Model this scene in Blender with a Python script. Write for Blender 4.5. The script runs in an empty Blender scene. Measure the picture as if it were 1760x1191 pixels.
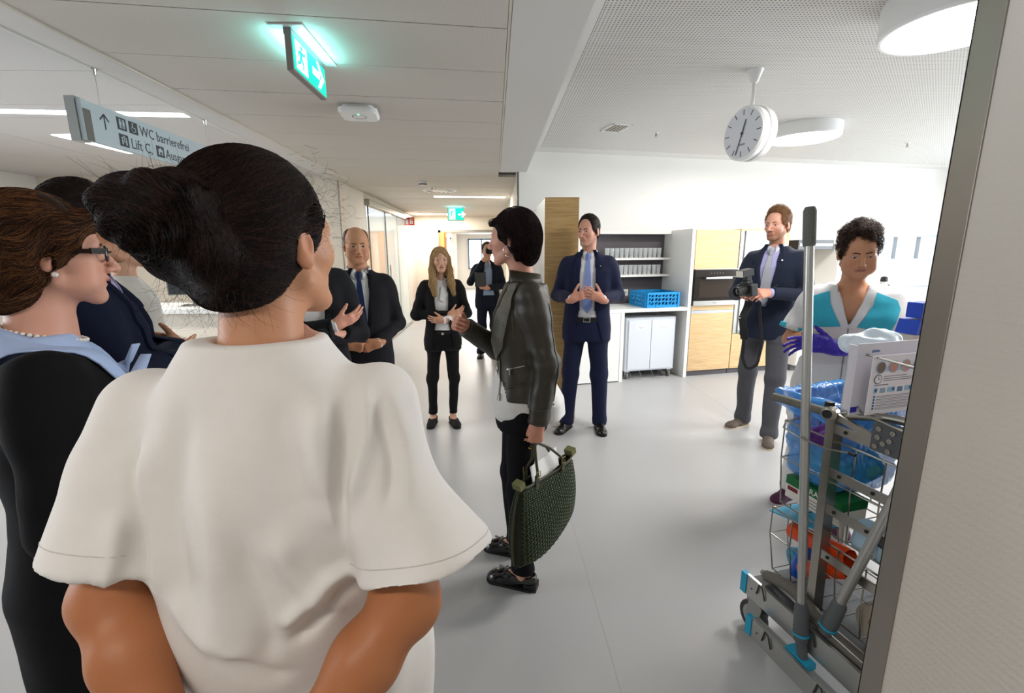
import bpy, bmesh, math, random
import numpy as np
from mathutils import Vector, Matrix
from mathutils.bvhtree import BVHTree

random.seed(7)
RNG = np.random.default_rng(7)
SC = bpy.context.scene
COL = SC.collection
rad = math.radians

# ------------------------------------------------------------------ camera
CAM_H = 1.53
YAW, PITCH, ROLL = rad(2.17), rad(11.48), rad(-0.4)
cam_d = bpy.data.cameras.new('camera')
cam = bpy.data.objects.new('camera', cam_d)
COL.objects.link(cam)
cam_d.sensor_width = 36.0
cam_d.lens = 16.0
cam_d.clip_start = 0.02
_f = Vector((math.sin(YAW)*math.cos(PITCH), math.cos(YAW)*math.cos(PITCH), -math.sin(PITCH)))
_r = Vector((math.cos(YAW), -math.sin(YAW), 0))
_u = _r.cross(_f)
_r2 = _r*math.cos(ROLL) + _u*math.sin(ROLL)
_u2 = -_r*math.sin(ROLL) + _u*math.cos(ROLL)
cam.matrix_world = Matrix(((_r2.x, _u2.x, -_f.x, 0), (_r2.y, _u2.y, -_f.y, 0), (_r2.z, _u2.z, -_f.z, CAM_H), (0, 0, 0, 1)))
SC.camera = cam

# ------------------------------------------------------------------ world, daylight, exposure
SC.view_settings.view_transform = 'Standard'
SC.view_settings.look = 'None'
SC.view_settings.gamma = 1.0
SC.view_settings.use_curve_mapping = False
SC.view_settings.exposure = 0.0
SC.cycles.adaptive_threshold = 0.02
SC.cycles.max_bounces = 7
SC.cycles.diffuse_bounces = 3
SC.cycles.glossy_bounces = 4
SC.cycles.transmission_bounces = 8
SC.cycles.transparent_max_bounces = 12
SC.cycles.sample_clamp_indirect = 6.0
world = bpy.data.worlds.new('World')
SC.world = world
world.use_nodes = True
_nt = world.node_tree
_bg = _nt.nodes['Background']
_bg.inputs['Color'].default_value = (0.80, 0.90, 1.0, 1)
_bg.inputs['Strength'].default_value = 1.5


def area(name, loc, rot, sx, sy, power, color=(1, 1, 1), spread=180):
    l = bpy.data.lights.new(name, 'AREA')
    l.shape = 'RECTANGLE'
    l.size, l.size_y = sx, sy
    l.energy = power
    l.color = color
    l.spread = rad(spread)
    o = bpy.data.objects.new(name, l)
    o.location = loc
    o.rotation_euler = rot
    COL.objects.link(o)
    return o


# daylight entering by the kitchen's big side window (right) and by the window of the rear wing (behind the camera, left)
area('window_daylight', (7.55, 3.6, 1.45), (0, rad(90), 0), 1.9, 3.6, 200, (0.86, 0.94, 1.0), 150)
area('window_daylight', (-5.3, 1.2, 1.5), (0, rad(-90), 0), 1.6, 3.0, 60, (0.85, 0.92, 1.0), 150)


# ------------------------------------------------------------------ materials
def lin(h):
    if isinstance(h, str):
        h = h.lstrip('#')
        h = [int(h[i:i+2], 16)/255 for i in (0, 2, 4)]
    return tuple(((c/12.92) if c <= 0.04045 else ((c+0.055)/1.055)**2.4) for c in h)


_MATS = {}


def mat(name, color='#888888', rough=0.6, metal=0.0, var=0.0, vscale=8.0, bump=0.0, bscale=60.0, stretch=(1, 1, 1),
        emit=None, estr=0.0, alpha=1.0, trans=0.0, spec=0.5, attr=None, sheen=0.0, ior=1.45, coat=0.0, coord='Object', bdist=0.01):
    if name in _MATS:
        return _MATS[name]
    m = bpy.data.materials.new(name)
    m.use_nodes = True
    nt = m.node_tree
    b = nt.nodes['Principled BSDF']
    c = lin(color) if not isinstance(color, tuple) else color
    b.inputs['Base Color'].default_value = (*c, 1)
    b.inputs['Roughness'].default_value = rough
    b.inputs['Metallic'].default_value = metal
    b.inputs['Specular IOR Level'].default_value = spec
    b.inputs['IOR'].default_value = ior
    b.inputs['Alpha'].default_value = alpha
    b.inputs['Transmission Weight'].default_value = trans
    b.inputs['Coat Weight'].default_value = coat
    if sheen:
        b.inputs['Sheen Weight'].default_value = sheen
        b.inputs['Sheen Roughness'].default_value = 0.5
    if emit is not None:
        e = lin(emit) if isinstance(emit, str) else emit
        b.inputs['Emission Color'].default_value = (*e, 1)
        b.inputs['Emission Strength'].default_value = estr
    N = nt.nodes.new
    L = nt.links.new
    src = None
    if attr:
        a = N('ShaderNodeAttribute')
        a.attribute_name = attr
        src = a.outputs['Color']
        L(src, b.inputs['Base Color'])
    if var > 0 or bump > 0:
        tc = N('ShaderNodeTexCoord')
        mp = N('ShaderNodeMapping')
        mp.inputs['Scale'].default_value = stretch
        L(tc.outputs[coord], mp.inputs['Vector'])
    if var > 0:
        n = N('ShaderNodeTexNoise')
        n.inputs['Scale'].default_value = vscale
        n.inputs['Detail'].default_value = 5
        L(mp.outputs[0], n.inputs['Vector'])
        mr = N('ShaderNodeMapRange')
        mr.inputs[3].default_value = 1-var
        mr.inputs[4].default_value = 1+var
        L(n.outputs['Fac'], mr.inputs[0])
        mx = N('ShaderNodeMix')
        mx.data_type = 'RGBA'
        mx.blend_type = 'MULTIPLY'
        mx.inputs[0].default_value = 1.0
        if src:
            L(src, mx.inputs[6])
        else:
            mx.inputs[6].default_value = (*c, 1)
        L(mr.outputs[0], mx.inputs[7])
        L(mx.outputs[2], b.inputs['Base Color'])
    if bump > 0:
        n2 = N('ShaderNodeTexNoise')
        n2.inputs['Scale'].default_value = bscale
        n2.inputs['Detail'].default_value = 3
        L(mp.outputs[0], n2.inputs['Vector'])
        bp = N('ShaderNodeBump')
        bp.inputs['Strength'].default_value = bump
        bp.inputs['Distance'].default_value = bdist
        L(n2.outputs['Fac'], bp.inputs['Height'])
        L(bp.outputs[0], b.inputs['Normal'])
    _MATS[name] = m
    return m


# ------------------------------------------------------------------ objects
def tag(o, label=None, cat=None, group=None, kind=None):
    for k, v in (('label', label), ('category', cat), ('group', group), ('kind', kind)):
        if v:
            o[k] = v
    return o


def empty(name, loc=(0, 0, 0), rz=0, label=None, cat=None, group=None, kind=None):
    o = bpy.data.objects.new(name, None)
    o.empty_display_size = 0.1
    o.location = loc
    o.rotation_euler = (0, 0, rz)
    COL.objects.link(o)
    return tag(o, label, cat, group, kind)


def mesh_obj(name, verts, faces, m, parent=None, smooth=False, colors=None, loc=None, rz=None):
    me = bpy.data.meshes.new(name)
    if isinstance(verts, np.ndarray):
        verts = verts.tolist()
    if isinstance(faces, np.ndarray):
        faces = faces.tolist()
    me.from_pydata(verts, [], faces)
    me.update()
    if smooth:
        me.polygons.foreach_set('use_smooth', [True]*len(me.polygons))
    if colors is not None:
        ca = me.color_attributes.new('Col', 'FLOAT_COLOR', 'POINT')
        a = np.ones((len(verts), 4), np.float32)
        a[:, :3] = colors
        ca.data.foreach_set('color', a.ravel())
    o = bpy.data.objects.new(name, me)
    if m is not None:
        me.materials.append(m)
    COL.objects.link(o)
    if parent is not None:
        o.parent = parent
    if loc is not None:
        o.location = loc
    if rz is not None:
        o.rotation_euler = (0, 0, rz)
    return o


class MB:
    """collects simple shapes into one mesh"""
    def __init__(s):
        s.v = []
        s.f = []

    def add(s, v, f):
        n = len(s.v)
        s.v += [tuple(map(float, p)) for p in v]
        s.f += [tuple(i+n for i in q) for q in f]
        return s

    def box(s, lo, hi, bev=0.0):
        x0, y0, z0 = lo
        x1, y1, z1 = hi
        if bev <= 0:
            v = [(x0, y0, z0), (x1, y0, z0), (x1, y1, z0), (x0, y1, z0), (x0, y0, z1), (x1, y0, z1), (x1, y1, z1), (x0, y1, z1)]
            return s.add(v, [(0, 3, 2, 1), (4, 5, 6, 7), (0, 1, 5, 4), (1, 2, 6, 5), (2, 3, 7, 6), (3, 0, 4, 7)])
        bm = bmesh.new()
        bmesh.ops.create_cube(bm, size=1)
        for q in bm.verts:
            q.co = Vector(((x0+x1)/2+q.co.x*(x1-x0), (y0+y1)/2+q.co.y*(y1-y0), (z0+z1)/2+q.co.z*(z1-z0)))
        bmesh.ops.bevel(bm, geom=bm.edges[:], offset=bev, segments=2, affect='EDGES', profile=0.6)
        bm.verts.ensure_lookup_table()
        v = [q.co[:] for q in bm.verts]
        f = [[q.index for q in p.verts] for p in bm.faces]
        bm.free()
        return s.add(v, f)

    def obox(s, c, ax, half):
        """oriented box: centre, three axis vectors, half sizes"""
        c = Vector(c)
        A = [Vector(a).normalized()*h for a, h in zip(ax, half)]
        v = [c+A[0]*i+A[1]*j+A[2]*k for k in (-1, 1) for j in (-1, 1) for i in (-1, 1)]
        return s.add(v, [(0, 2, 3, 1), (4, 5, 7, 6), (0, 1, 5, 4), (2, 6, 7, 3), (0, 4, 6, 2), (1, 3, 7, 5)])

    def bar(s, a, b, w, h, up=(0, 0, 1)):
        a, b = Vector(a), Vector(b)
        d = (b-a)
        L = d.length
        d.normalize()
        sd = d.cross(Vector(up))
        if sd.length < 1e-5:
            sd = Vector((1, 0, 0))
        sd.normalize()
        u = sd.cross(d)
        return s.obox((a+b)/2, (d, sd, u), (L/2, w/2, h/2))

    def tube(s, pts, r, seg=10, caps=True, closed=False):
        pts = [Vector(p) for p in pts]
        n = len(pts)
        rs = r if isinstance(r, (list, tuple)) else [r]*n
        base = len(s.v)
        prev = None
        for i, p in enumerate(pts):
            if closed:
                t = pts[(i+1) % n]-pts[i-1]
            else:
                t = pts[min(i+1, n-1)]-pts[max(i-1, 0)]
            t.normalize()
            if prev is None:
                a = Vector((0, 0, 1)) if abs(t.z) < 0.9 else Vector((1, 0, 0))
                nrm = t.cross(a).normalized()
            else:
                nrm = prev-t*prev.dot(t)
                nrm = nrm.normalized() if nrm.length > 1e-6 else t.orthogonal().normalized()
            prev = nrm
            bn = t.cross(nrm)
            for k in range(seg):
                a = 2*math.pi*k/seg
                s.v.append(tuple(p+(nrm*math.cos(a)+bn*math.sin(a))*rs[i]))
        m = n if closed else n-1
        for i in range(m):
            for k in range(seg):
                a = base+i*seg+k
                b = base+i*seg+(k+1) % seg
                j = ((i+1) % n)*seg
                s.f.append((a, b, base+j+(k+1) % seg, base+j+k))
        if caps and not closed:
            s.f.append(tuple(base+k for k in reversed(range(seg))))
            s.f.append(tuple(base+(n-1)*seg+k for k in range(seg)))
        return s

    def lathe(s, prof, c=(0, 0, 0), seg=24, axis=(0, 0, 1), cap=True):
        """prof: list of (r, h) along axis"""
        ax = Vector(axis).normalized()
        e1 = ax.orthogonal().normalized()
        e2 = ax.cross(e1)
        c = Vector(c)
        base = len(s.v)
        for r, h in prof:
            for k in range(seg):
                a = 2*math.pi*k/seg
                s.v.append(tuple(c+ax*h+(e1*math.cos(a)+e2*math.sin(a))*r))
        for i in range(len(prof)-1):
            for k in range(seg):
                a = base+i*seg+k
                b = base+i*seg+(k+1) % seg
                s.f.append((a, b, b+seg, a+seg))
        if cap:
            s.f.append(tuple(base+k for k in reversed(range(seg))))
            s.f.append(tuple(base+(len(prof)-1)*seg+k for k in range(seg)))
        return s

    def prism(s, poly, d):
        """poly: 3D points of a planar polygon, extruded by vector d"""
        d = Vector(d)
        n = len(poly)
        v = [Vector(p) for p in poly]+[Vector(p)+d for p in poly]
        f = [tuple(reversed(range(n))), tuple(range(n, 2*n))]
        for i in range(n):
            j = (i+1) % n
            f.append((i, j, n+j, n+i))
        return s.add(v, f)

    def build(s, name, m, parent=None, smooth=False, **kw):
        o = mesh_obj(name, s.v, s.f, m, parent, smooth, **kw)
        bm = bmesh.new()
        bm.from_mesh(o.data)
        bmesh.ops.recalc_face_normals(bm, faces=bm.faces[:])
        bm.to_mesh(o.data)
        bm.free()
        if smooth == 'auto':
            auto_smooth(o)
        return o


def auto_smooth(o, ang=40):
    me = o.data
    bm = bmesh.new()
    bm.from_mesh(me)
    for e in bm.edges:
        if len(e.link_faces) == 2 and e.calc_face_angle(0) > rad(ang):
            e.smooth = False
    for f in bm.faces:
        f.smooth = True
    bm.to_mesh(me)
    bm.free()


def text_obj(name, s, size, m, parent=None, loc=(0, 0, 0), rot=(0, 0, 0), align='LEFT', ext=0.0006, mw=None):
    cu = bpy.data.curves.new(name, 'FONT')
    cu.body = s
    cu.size = size
    cu.align_x = align
    cu.extrude = ext
    cu.resolution_u = 2
    cu.materials.append(m)
    o = bpy.data.objects.new(name, cu)
    COL.objects.link(o)
    if parent:
        o.parent = parent
    if mw is not None:
        o.matrix_local = mw
    else:
        o.location = loc
        o.rotation_euler = rot
    # plain mesh so that every letter is real geometry
    bpy.context.view_layer.update()
    me = bpy.data.meshes.new_from_object(o.evaluated_get(bpy.context.evaluated_depsgraph_get()))
    o2 = bpy.data.objects.new(name, me)
    ml = o.matrix_local.copy()
    bpy.data.objects.remove(o)
    o2.name = name
    COL.objects.link(o2)
    if parent:
        o2.parent = parent
    o2.matrix_local = ml
    return o2


def rounded_rect(w, h, r, n=4):
    out = []
    for cx, cy, a0 in ((w/2-r, h/2-r, 0), (-w/2+r, h/2-r, 90), (-w/2+r, -h/2+r, 180), (w/2-r, -h/2+r, 270)):
        for k in range(n+1):
            a = rad(a0+90*k/n)
            out.append((cx+r*math.cos(a), cy+r*math.sin(a)))
    return out


# ------------------------------------------------------------------ signed distance sculpting
def V3(p):
    return np.array(p, np.float32)


class Frame:
    def __init__(s, o=(0, 0, 0), R=None, k=1.0):
        s.o = np.array(o, float)
        s.R = np.eye(3) if R is None else np.array(R, float)   # columns = axes
        s.k = k

    def p(s, v):
        return s.o+s.R@(np.array(v, float)*s.k)


def eul(yaw=0, pitch=0, roll=0):
    """yaw about z, pitch about x (positive = nod down for a head facing -y), roll about y; degrees"""
    a, b, c = rad(yaw), rad(pitch), rad(roll)
    Rz = np.array([[math.cos(a), -math.sin(a), 0], [math.sin(a), math.cos(a), 0], [0, 0, 1]])
    Rx = np.array([[1, 0, 0], [0, math.cos(b), -math.sin(b)], [0, math.sin(b), math.cos(b)]])
    Ry = np.array([[math.cos(c), 0, math.sin(c)], [0, 1, 0], [-math.sin(c), 0, math.cos(c)]])
    return Rz@Rx@Ry


def cone(a, b, ra, rb=None):
    """tapered capsule"""
    rb = ra if rb is None else rb
    a, b = V3(a), V3(b)
    lo = np.minimum(a-ra, b-rb)
    hi = np.maximum(a+ra, b+rb)
    d = b-a
    L2 = float(d@d)+1e-12

    def fn(x, y, z):
        px, py, pz = x-a[0], y-a[1], z-a[2]
        t = np.clip((px*d[0]+py*d[1]+pz*d[2])/L2, 0, 1)
        return np.sqrt((px-t*d[0])**2+(py-t*d[1])**2+(pz-t*d[2])**2)-(ra+(rb-ra)*t)
    return fn, lo, hi


def ell(c, r, R=None):
    c = V3(c)
    r = V3(r if hasattr(r, '__len__') else (r, r, r))
    R = np.eye(3) if R is None else np.array(R)
    ext = np.sqrt(((R*r[None, :])**2).sum(1))
    Rt = R.T.astype(np.float32)

    def fn(x, y, z):
        px, py, pz = x-c[0], y-c[1], z-c[2]
        q = [(Rt[i, 0]*px+Rt[i, 1]*py+Rt[i, 2]*pz) for i in range(3)]
        k0 = np.sqrt(sum((q[i]/r[i])**2 for i in range(3)))
        k1 = np.sqrt(sum((q[i]/(r[i]*r[i]))**2 for i in range(3)))
        return k0*(k0-1)/np.maximum(k1, 1e-6)
    return fn, c-ext, c+ext


def rbox(c, h, rr=0.01, R=None):
    c = V3(c)
    h = V3(h)
    R = np.eye(3) if R is None else np.array(R)
    ext = (np.abs(R)*h[None, :]).sum(1)
    Rt = R.T.astype(np.float32)

    def fn(x, y, z):
        px, py, pz = x-c[0], y-c[1], z-c[2]
        q = [np.abs(Rt[i, 0]*px+Rt[i, 1]*py+Rt[i, 2]*pz)-(h[i]-rr) for i in range(3)]
        o = np.sqrt(sum(np.maximum(k, 0)**2 for k in q))
        return o+np.minimum(np.maximum(q[0], np.maximum(q[1], q[2])), 0)-rr
    return fn, c-ext, c+ext


def loft(rows, p=2.3, cap=0.01):
    """rows: (z, cx, cy, rx, ry) bottom to top; superelliptic horizontal sections"""
    T = np.array(rows, float)
    zs = T[:, 0]
    zf = np.linspace(zs[0], zs[-1], 240)
    F = [np.interp(zf, zs, T[:, i]) for i in range(1, 5)]
    w = 9
    ker = np.hanning(w+2)[1:-1]
    ker /= ker.sum()
    F = [np.convolve(np.pad(f, w//2, mode='edge'), ker, 'valid') for f in F]
    lo = np.array([(T[:, 1]-T[:, 3]).min(), (T[:, 2]-T[:, 4]).min(), zs[0]])
    hi = np.array([(T[:, 1]+T[:, 3]).max(), (T[:, 2]+T[:, 4]).max(), zs[-1]])

    def fn(x, y, z):
        cx, cy, rx, ry = [np.interp(z, zf, f).astype(np.float32) for f in F]
        k = (np.abs((x-cx)/rx)**p+np.abs((y-cy)/ry)**p)**(1/p)
        d = (k-1)*np.minimum(rx, ry)
        return np.maximum(d, np.maximum(zs[0]-z, z-zs[-1]))
    return fn, lo, hi


def half(pt, n):
    """half space: negative on the side against n"""
    pt, n = V3(pt), V3(n)
    n = n/np.linalg.norm(n)

    def fn(x, y, z):
        return (x-pt[0])*n[0]+(y-pt[1])*n[1]+(z-pt[2])*n[2]
    return fn, None, None


def prism_y(poly, y0, y1):
    """polygon in (x, z), between y0 and y1 (convex or not: winding test distance)"""
    P = np.array(poly, float)
    lo = np.array([P[:, 0].min(), y0, P[:, 1].min()])
    hi = np.array([P[:, 0].max(), y1, P[:, 1].max()])

    def fn(x, y, z):
        X, Z = np.broadcast_arrays(x, z)
        X = X[:, :1, :]
        Z = Z[:, :1, :]
        d = np.full(X.shape, 1e9, np.float32)
        ins = np.zeros(X.shape, bool)
        n = len(P)
        for i in range(n):
            a, b = P[i], P[(i+1) % n]
            e = b-a
            t = np.clip(((X-a[0])*e[0]+(Z-a[1])*e[1])/(e@e+1e-12), 0, 1)
            d = np.minimum(d, (X-a[0]-t*e[0])**2+(Z-a[1]-t*e[1])**2)
            c = (a[1] > Z) != (b[1] > Z)
            ins ^= c & (X < (b[0]-a[0])*(Z-a[1])/((b[1]-a[1]) if abs(b[1]-a[1]) > 1e-9 else 1e-9)+a[0])
        d = np.sqrt(d)
        d = np.where(ins, -d, d)
        return np.maximum(d, np.maximum(y0-y, y-y1))
    return fn, lo, hi


class Sdf:
    """list of operations evaluated on a grid: ('u'|'s'|'i', prim, k)"""
    def __init__(s):
        s.ops = []

    def u(s, prim, k=0.02):
        s.ops.append(('u', prim, k))
        return s

    def s(s, prim, k=0.005):
        s.ops.append(('s', prim, k))
        return s

    def i(s, prim, k=0.004):
        s.ops.append(('i', prim, k))
        return s

    def grid(s, vox, pad=0.03):
        lo = np.min([p[1] for o, p, k in s.ops if o == 'u'], 0)-pad
        hi = np.max([p[2] for o, p, k in s.ops if o == 'u'], 0)+pad
        n = np.ceil((hi-lo)/vox).astype(int)+1
        ax = [(lo[i]+vox*np.arange(n[i])).astype(np.float32) for i in range(3)]
        D = np.full(n, 0.3, np.float32)
        for o, (fn, a, b), k in s.ops:
            if a is None:
                sl = [slice(0, n[i]) for i in range(3)]
            else:
                m = k+3*vox if o == 'u' else k+2*vox
                if o == 'i':
                    sl = [slice(0, n[i]) for i in range(3)]
                else:
                    sl = [slice(max(0, int((a[i]-m-lo[i])/vox)), min(n[i], int((b[i]+m-lo[i])/vox)+2)) for i in range(3)]
            x = ax[0][sl[0]][:, None, None]
            y = ax[1][sl[1]][None, :, None]
            z = ax[2][sl[2]][None, None, :]
            if 0 in (x.size, y.size, z.size):
                continue
            d = fn(x, y, z).astype(np.float32)
            E = D[sl[0], sl[1], sl[2]]
            if o == 'u':
                if k > 0:
                    h = np.maximum(k-np.abs(E-d), 0)/k
                    E2 = np.minimum(E, d)-h*h*k*0.25
                else:
                    E2 = np.minimum(E, d)
            else:
                if o == 's':
                    d = -d
                if k > 0:
                    h = np.maximum(k-np.abs(E-d), 0)/k
                    E2 = np.maximum(E, d)+h*h*k*0.25
                else:
                    E2 = np.maximum(E, d)
            D[sl[0], sl[1], sl[2]] = E2
        return Fld(D, lo, vox)


class Fld:
    def __init__(s, D, lo, vox):
        s.D, s.lo, s.vox = D, np.array(lo, float), vox

    def sample(s, P):
        q = (P-s.lo)/s.vox
        n = np.array(s.D.shape)
        q = np.clip(q, 0, n-1.001)
        i = q.astype(int)
        f = q-i
        r = 0
        for a in (0, 1):
            for b in (0, 1):
                for c in (0, 1):
                    w = (f[:, 0] if a else 1-f[:, 0])*(f[:, 1] if b else 1-f[:, 1])*(f[:, 2] if c else 1-f[:, 2])
                    r = r+w*s.D[i[:, 0]+a, i[:, 1]+b, i[:, 2]+c]
        return r

    def grad(s, P):
        e = s.vox
        g = np.stack([s.sample(P+np.eye(3)[i]*e)-s.sample(P-np.eye(3)[i]*e) for i in range(3)], 1)
        return g/np.maximum(np.linalg.norm(g, axis=1, keepdims=True), 1e-9)

    def minus(s, other, off=0.0):
        """cut another field's volume (grown by off) out of this one"""
        n = s.D.shape
        I = np.stack(np.meshgrid(*[np.arange(k) for k in n], indexing='ij'), -1).reshape(-1, 3)
        near = np.abs(s.D.ravel()) < 0.06
        P = s.lo+I[near]*s.vox
        q = (P-other.lo)/other.vox
        inside = ((q >= 0) & (q <= np.array(other.D.shape)-1)).all(1)
        v = np.where(inside, other.sample(P), 0.3)
        d = s.D.ravel().copy()
        d[near] = np.maximum(d[near], -(v-off))
        s.D = d.reshape(n)
        return s

    def mesh(s, disp=None, relax=1):
        D = s.D
        S = D < 0
        nx, ny, nz = D.shape
        cnt = np.zeros((nx-1, ny-1, nz-1), np.uint8)
        for a in (0, 1):
            for b in (0, 1):
                for c in (0, 1):
                    cnt += S[a:nx-1+a, b:ny-1+b, c:nz-1+c]
        act = (cnt > 0) & (cnt < 8)
        idx = np.argwhere(act)
        vid = np.full(act.shape, -1, np.int32)
        vid[act] = np.arange(len(idx))
        cor = [(a, b, c) for a in (0, 1) for b in (0, 1) for c in (0, 1)]
        val = np.stack([D[idx[:, 0]+a, idx[:, 1]+b, idx[:, 2]+c] for a, b, c in cor], 1)
        acc = np.zeros((len(idx), 3))
        w = np.zeros(len(idx))
        for i in range(8):
            for j in range(i+1, 8):
                ca, cb = np.array(cor[i]), np.array(cor[j])
                if np.abs(ca-cb).sum() != 1:
                    continue
                va, vb = val[:, i], val[:, j]
                m = (va < 0) != (vb < 0)
                t = va/np.where(np.abs(va-vb) < 1e-12, 1e-12, va-vb)
                acc += np.where(m[:, None], ca+(cb-ca)*t[:, None], 0)
                w += m
        V = s.lo+(idx+acc/np.maximum(w, 1)[:, None])*s.vox
        faces = []
        for ax in range(3):
            b, c = [(1, 2), (2, 0), (0, 1)][ax]
            sh = [nx, ny, nz]
            sl0 = [slice(None)]*3
            sl1 = [slice(None)]*3
            sl0[ax] = slice(0, sh[ax]-1)
            sl1[ax] = slice(1, sh[ax])
            e = S[tuple(sl0)] != S[tuple(sl1)]
            rev = S[tuple(sl0)]
            I = np.argwhere(e)
            ok = (I[:, b] > 0) & (I[:, c] > 0) & (I[:, b] < sh[b]-1) & (I[:, c] < sh[c]-1)
            I = I[ok]
            r = rev[I[:, 0], I[:, 1], I[:, 2]]
            q = []
            for db, dc in ((0, 0), (-1, 0), (-1, -1), (0, -1)):
                J = I.copy()
                J[:, b] += db
                J[:, c] += dc
                q.append(vid[J[:, 0], J[:, 1], J[:, 2]])
            Q = np.stack(q, 1)
            Q[~r] = Q[~r][:, ::-1]
            faces.append(Q)
        F = np.concatenate(faces)
        F = F[(F >= 0).all(1)]
        for _ in range(relax):
            A = np.zeros_like(V)
            n = np.zeros(len(V))
            for i in range(4):
                for j in ((i+1) % 4, (i+3) % 4):
                    A += np.stack([np.bincount(F[:, i], V[F[:, j], k], len(V)) for k in range(3)], 1)
                    n += np.bincount(F[:, i], minlength=len(V))
            V = 0.5*V+0.5*A/np.maximum(n, 1)[:, None]
        if disp is not None:
            g = s.grad(V)
            V = V+g*disp(V, g)[:, None]
        return V, F


def waves(seed, n, freq, amp, aniso=(1, 1, 1)):
    """smooth pseudo-noise displacement"""
    r = np.random.default_rng(seed)
    K = r.normal(size=(n, 3))*freq*np.array(aniso)
    ph = r.uniform(0, 6.28, n)

    def f(P, g=None):
        s = 0
        for k, p in zip(K, ph):
            s = s+np.sin(P@k+p+0.6*np.sin(P@k[::-1]*0.5))
        return amp*s/math.sqrt(n)
    return f


def gauss(P, c, r):
    return np.exp(-(((P-np.array(c))/np.array(r))**2).sum(1))


def tubes(lines, radii, cols=None, seg=3):
    """many polylines (N, M, 3) as thin tubes, one mesh: verts, faces, colours"""
    N, M, _ = lines.shape
    T = np.zeros_like(lines)
    T[:, 1:-1] = lines[:, 2:]-lines[:, :-2]
    T[:, 0] = lines[:, 1]-lines[:, 0]
    T[:, -1] = lines[:, -1]-lines[:, -2]
    T /= np.maximum(np.linalg.norm(T, axis=2, keepdims=True), 1e-9)
    ref = np.where(np.abs(T[..., 2:3]) < 0.9, np.array([0, 0, 1.0]), np.array([1.0, 0, 0]))
    n1 = np.cross(T, ref)
    n1 /= np.maximum(np.linalg.norm(n1, axis=2, keepdims=True), 1e-9)
    n2 = np.cross(T, n1)
    taper = np.linspace(1, 0.35, M)[None, :, None]
    rr = np.asarray(radii).reshape(-1, 1, 1)*taper
    ring = [lines+(n1*math.cos(2*math.pi*k/seg)+n2*math.sin(2*math.pi*k/seg))*rr for k in range(seg)]
    V = np.stack(ring, 2).reshape(-1, 3)
    base = (np.arange(N)[:, None]*M+np.arange(M-1)[None, :])*seg
    F = []
    for k in range(seg):
        k2 = (k+1) % seg
        F.append(np.stack([base+k, base+k2, base+seg+k2, base+seg+k], -1).reshape(-1, 4))
    F = np.concatenate(F)
    C = None
    if cols is not None:
        C = np.repeat(cols, M*seg, 0)
    return V, F, C


def strands(fld, P, flow, steps, step, off, seed=1, wob=0.15):
    """march points P along flow(P) on the surface of fld, at height off above it"""
    r = np.random.default_rng(seed)
    N = len(P)
    J = r.normal(size=(N, 3))*wob
    out = []
    P = P.copy()
    for i in range(steps):
        g = fld.grad(P)
        d = fld.sample(P)
        o = off(i/(steps-1)) if callable(off) else off
        P = P-g*(d-o)[:, None]*0.8
        out.append(P.copy())
        f = flow(P, i/(steps-1))+J
        f = f-g*(f*g).sum(1, keepdims=True)
        f /= np.maximum(np.linalg.norm(f, axis=1, keepdims=True), 1e-9)
        P = P+f*step
    return np.stack(out, 1)


def skin_mesh(parts):
    """join several (V, F, C) into one"""
    V, F, C = [], [], []
    n = 0
    for v, f, c in parts:
        V.append(v)
        F.append(f+n)
        C.append(np.broadcast_to(c, v.shape) if c is not None else np.ones_like(v))
        n += len(v)
    return np.concatenate(V), np.concatenate(F), np.concatenate(C)
# ================================================================== setting
WA = rad(10.76)
KA = np.array((math.cos(WA), math.sin(WA), 0))
KN = np.array((-math.sin(WA), math.cos(WA), 0))
K0 = np.array((1.508, 5.286, 0))
ZC, ZK = 2.45, 2.68           # corridor and kitchen ceiling heights


def K(a, b, z=0.0):
    q = K0+KA*a+KN*b
    return (float(q[0]), float(q[1]), float(z))


m_wall = mat('white_paint', '#e9e6e0', rough=.75, var=.015, vscale=3, bump=.05, bscale=180, bdist=.002)
m_cream = mat('cream_paint', '#e8dfd0', rough=.75, var=.015, vscale=3)
m_gypsum = mat('gypsum', '#dedcd8', rough=.8, var=.015, vscale=4)
m_dark_gap = mat('shadow_gap', '#4b4845', rough=.9)


def floor_material():
    m = mat('vinyl_floor', '#aeadad', rough=.30, var=.03, vscale=60, bump=.03, bscale=300, spec=.45, bdist=.001)
    nt = m.node_tree
    b = nt.nodes['Principled BSDF']
    # cloudy wear in the polish
    n = nt.nodes.new('ShaderNodeTexNoise')
    n.inputs['Scale'].default_value = 1.4
    n.inputs['Detail'].default_value = 4
    tc = nt.nodes.new('ShaderNodeTexCoord')
    nt.links.new(tc.outputs['Object'], n.inputs['Vector'])
    mr = nt.nodes.new('ShaderNodeMapRange')
    mr.inputs[3].default_value = .30
    mr.inputs[4].default_value = .42
    nt.links.new(n.outputs['Fac'], mr.inputs[0])
    nt.links.new(mr.outputs[0], b.inputs['Roughness'])
    return m


def struct(name, mb, m, smooth=False):
    return tag(mb.build(name, m, None, smooth), kind='structure')


# floor in sheets with welded joints
fl = empty('floor', kind='structure')
m_floor = floor_material()
m_weld = mat('weld_joint', '#aaa7a2', rough=.5)
xs = [-7.0, -3.1, -1.35, .43, 2.3, 4.2, 8.0]
for i in range(len(xs)-1):
    MB().box((xs[i]+.002, -3.2, -.05), (xs[i+1]-.002, 22.0, 0)).build('floor_sheet', m_floor, fl)
for x in xs[1:-1]:
    MB().box((x-.002, -3.2, -.05), (x+.002, 22.0, -.0006)).build('weld_joint', m_weld, fl)


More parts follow.
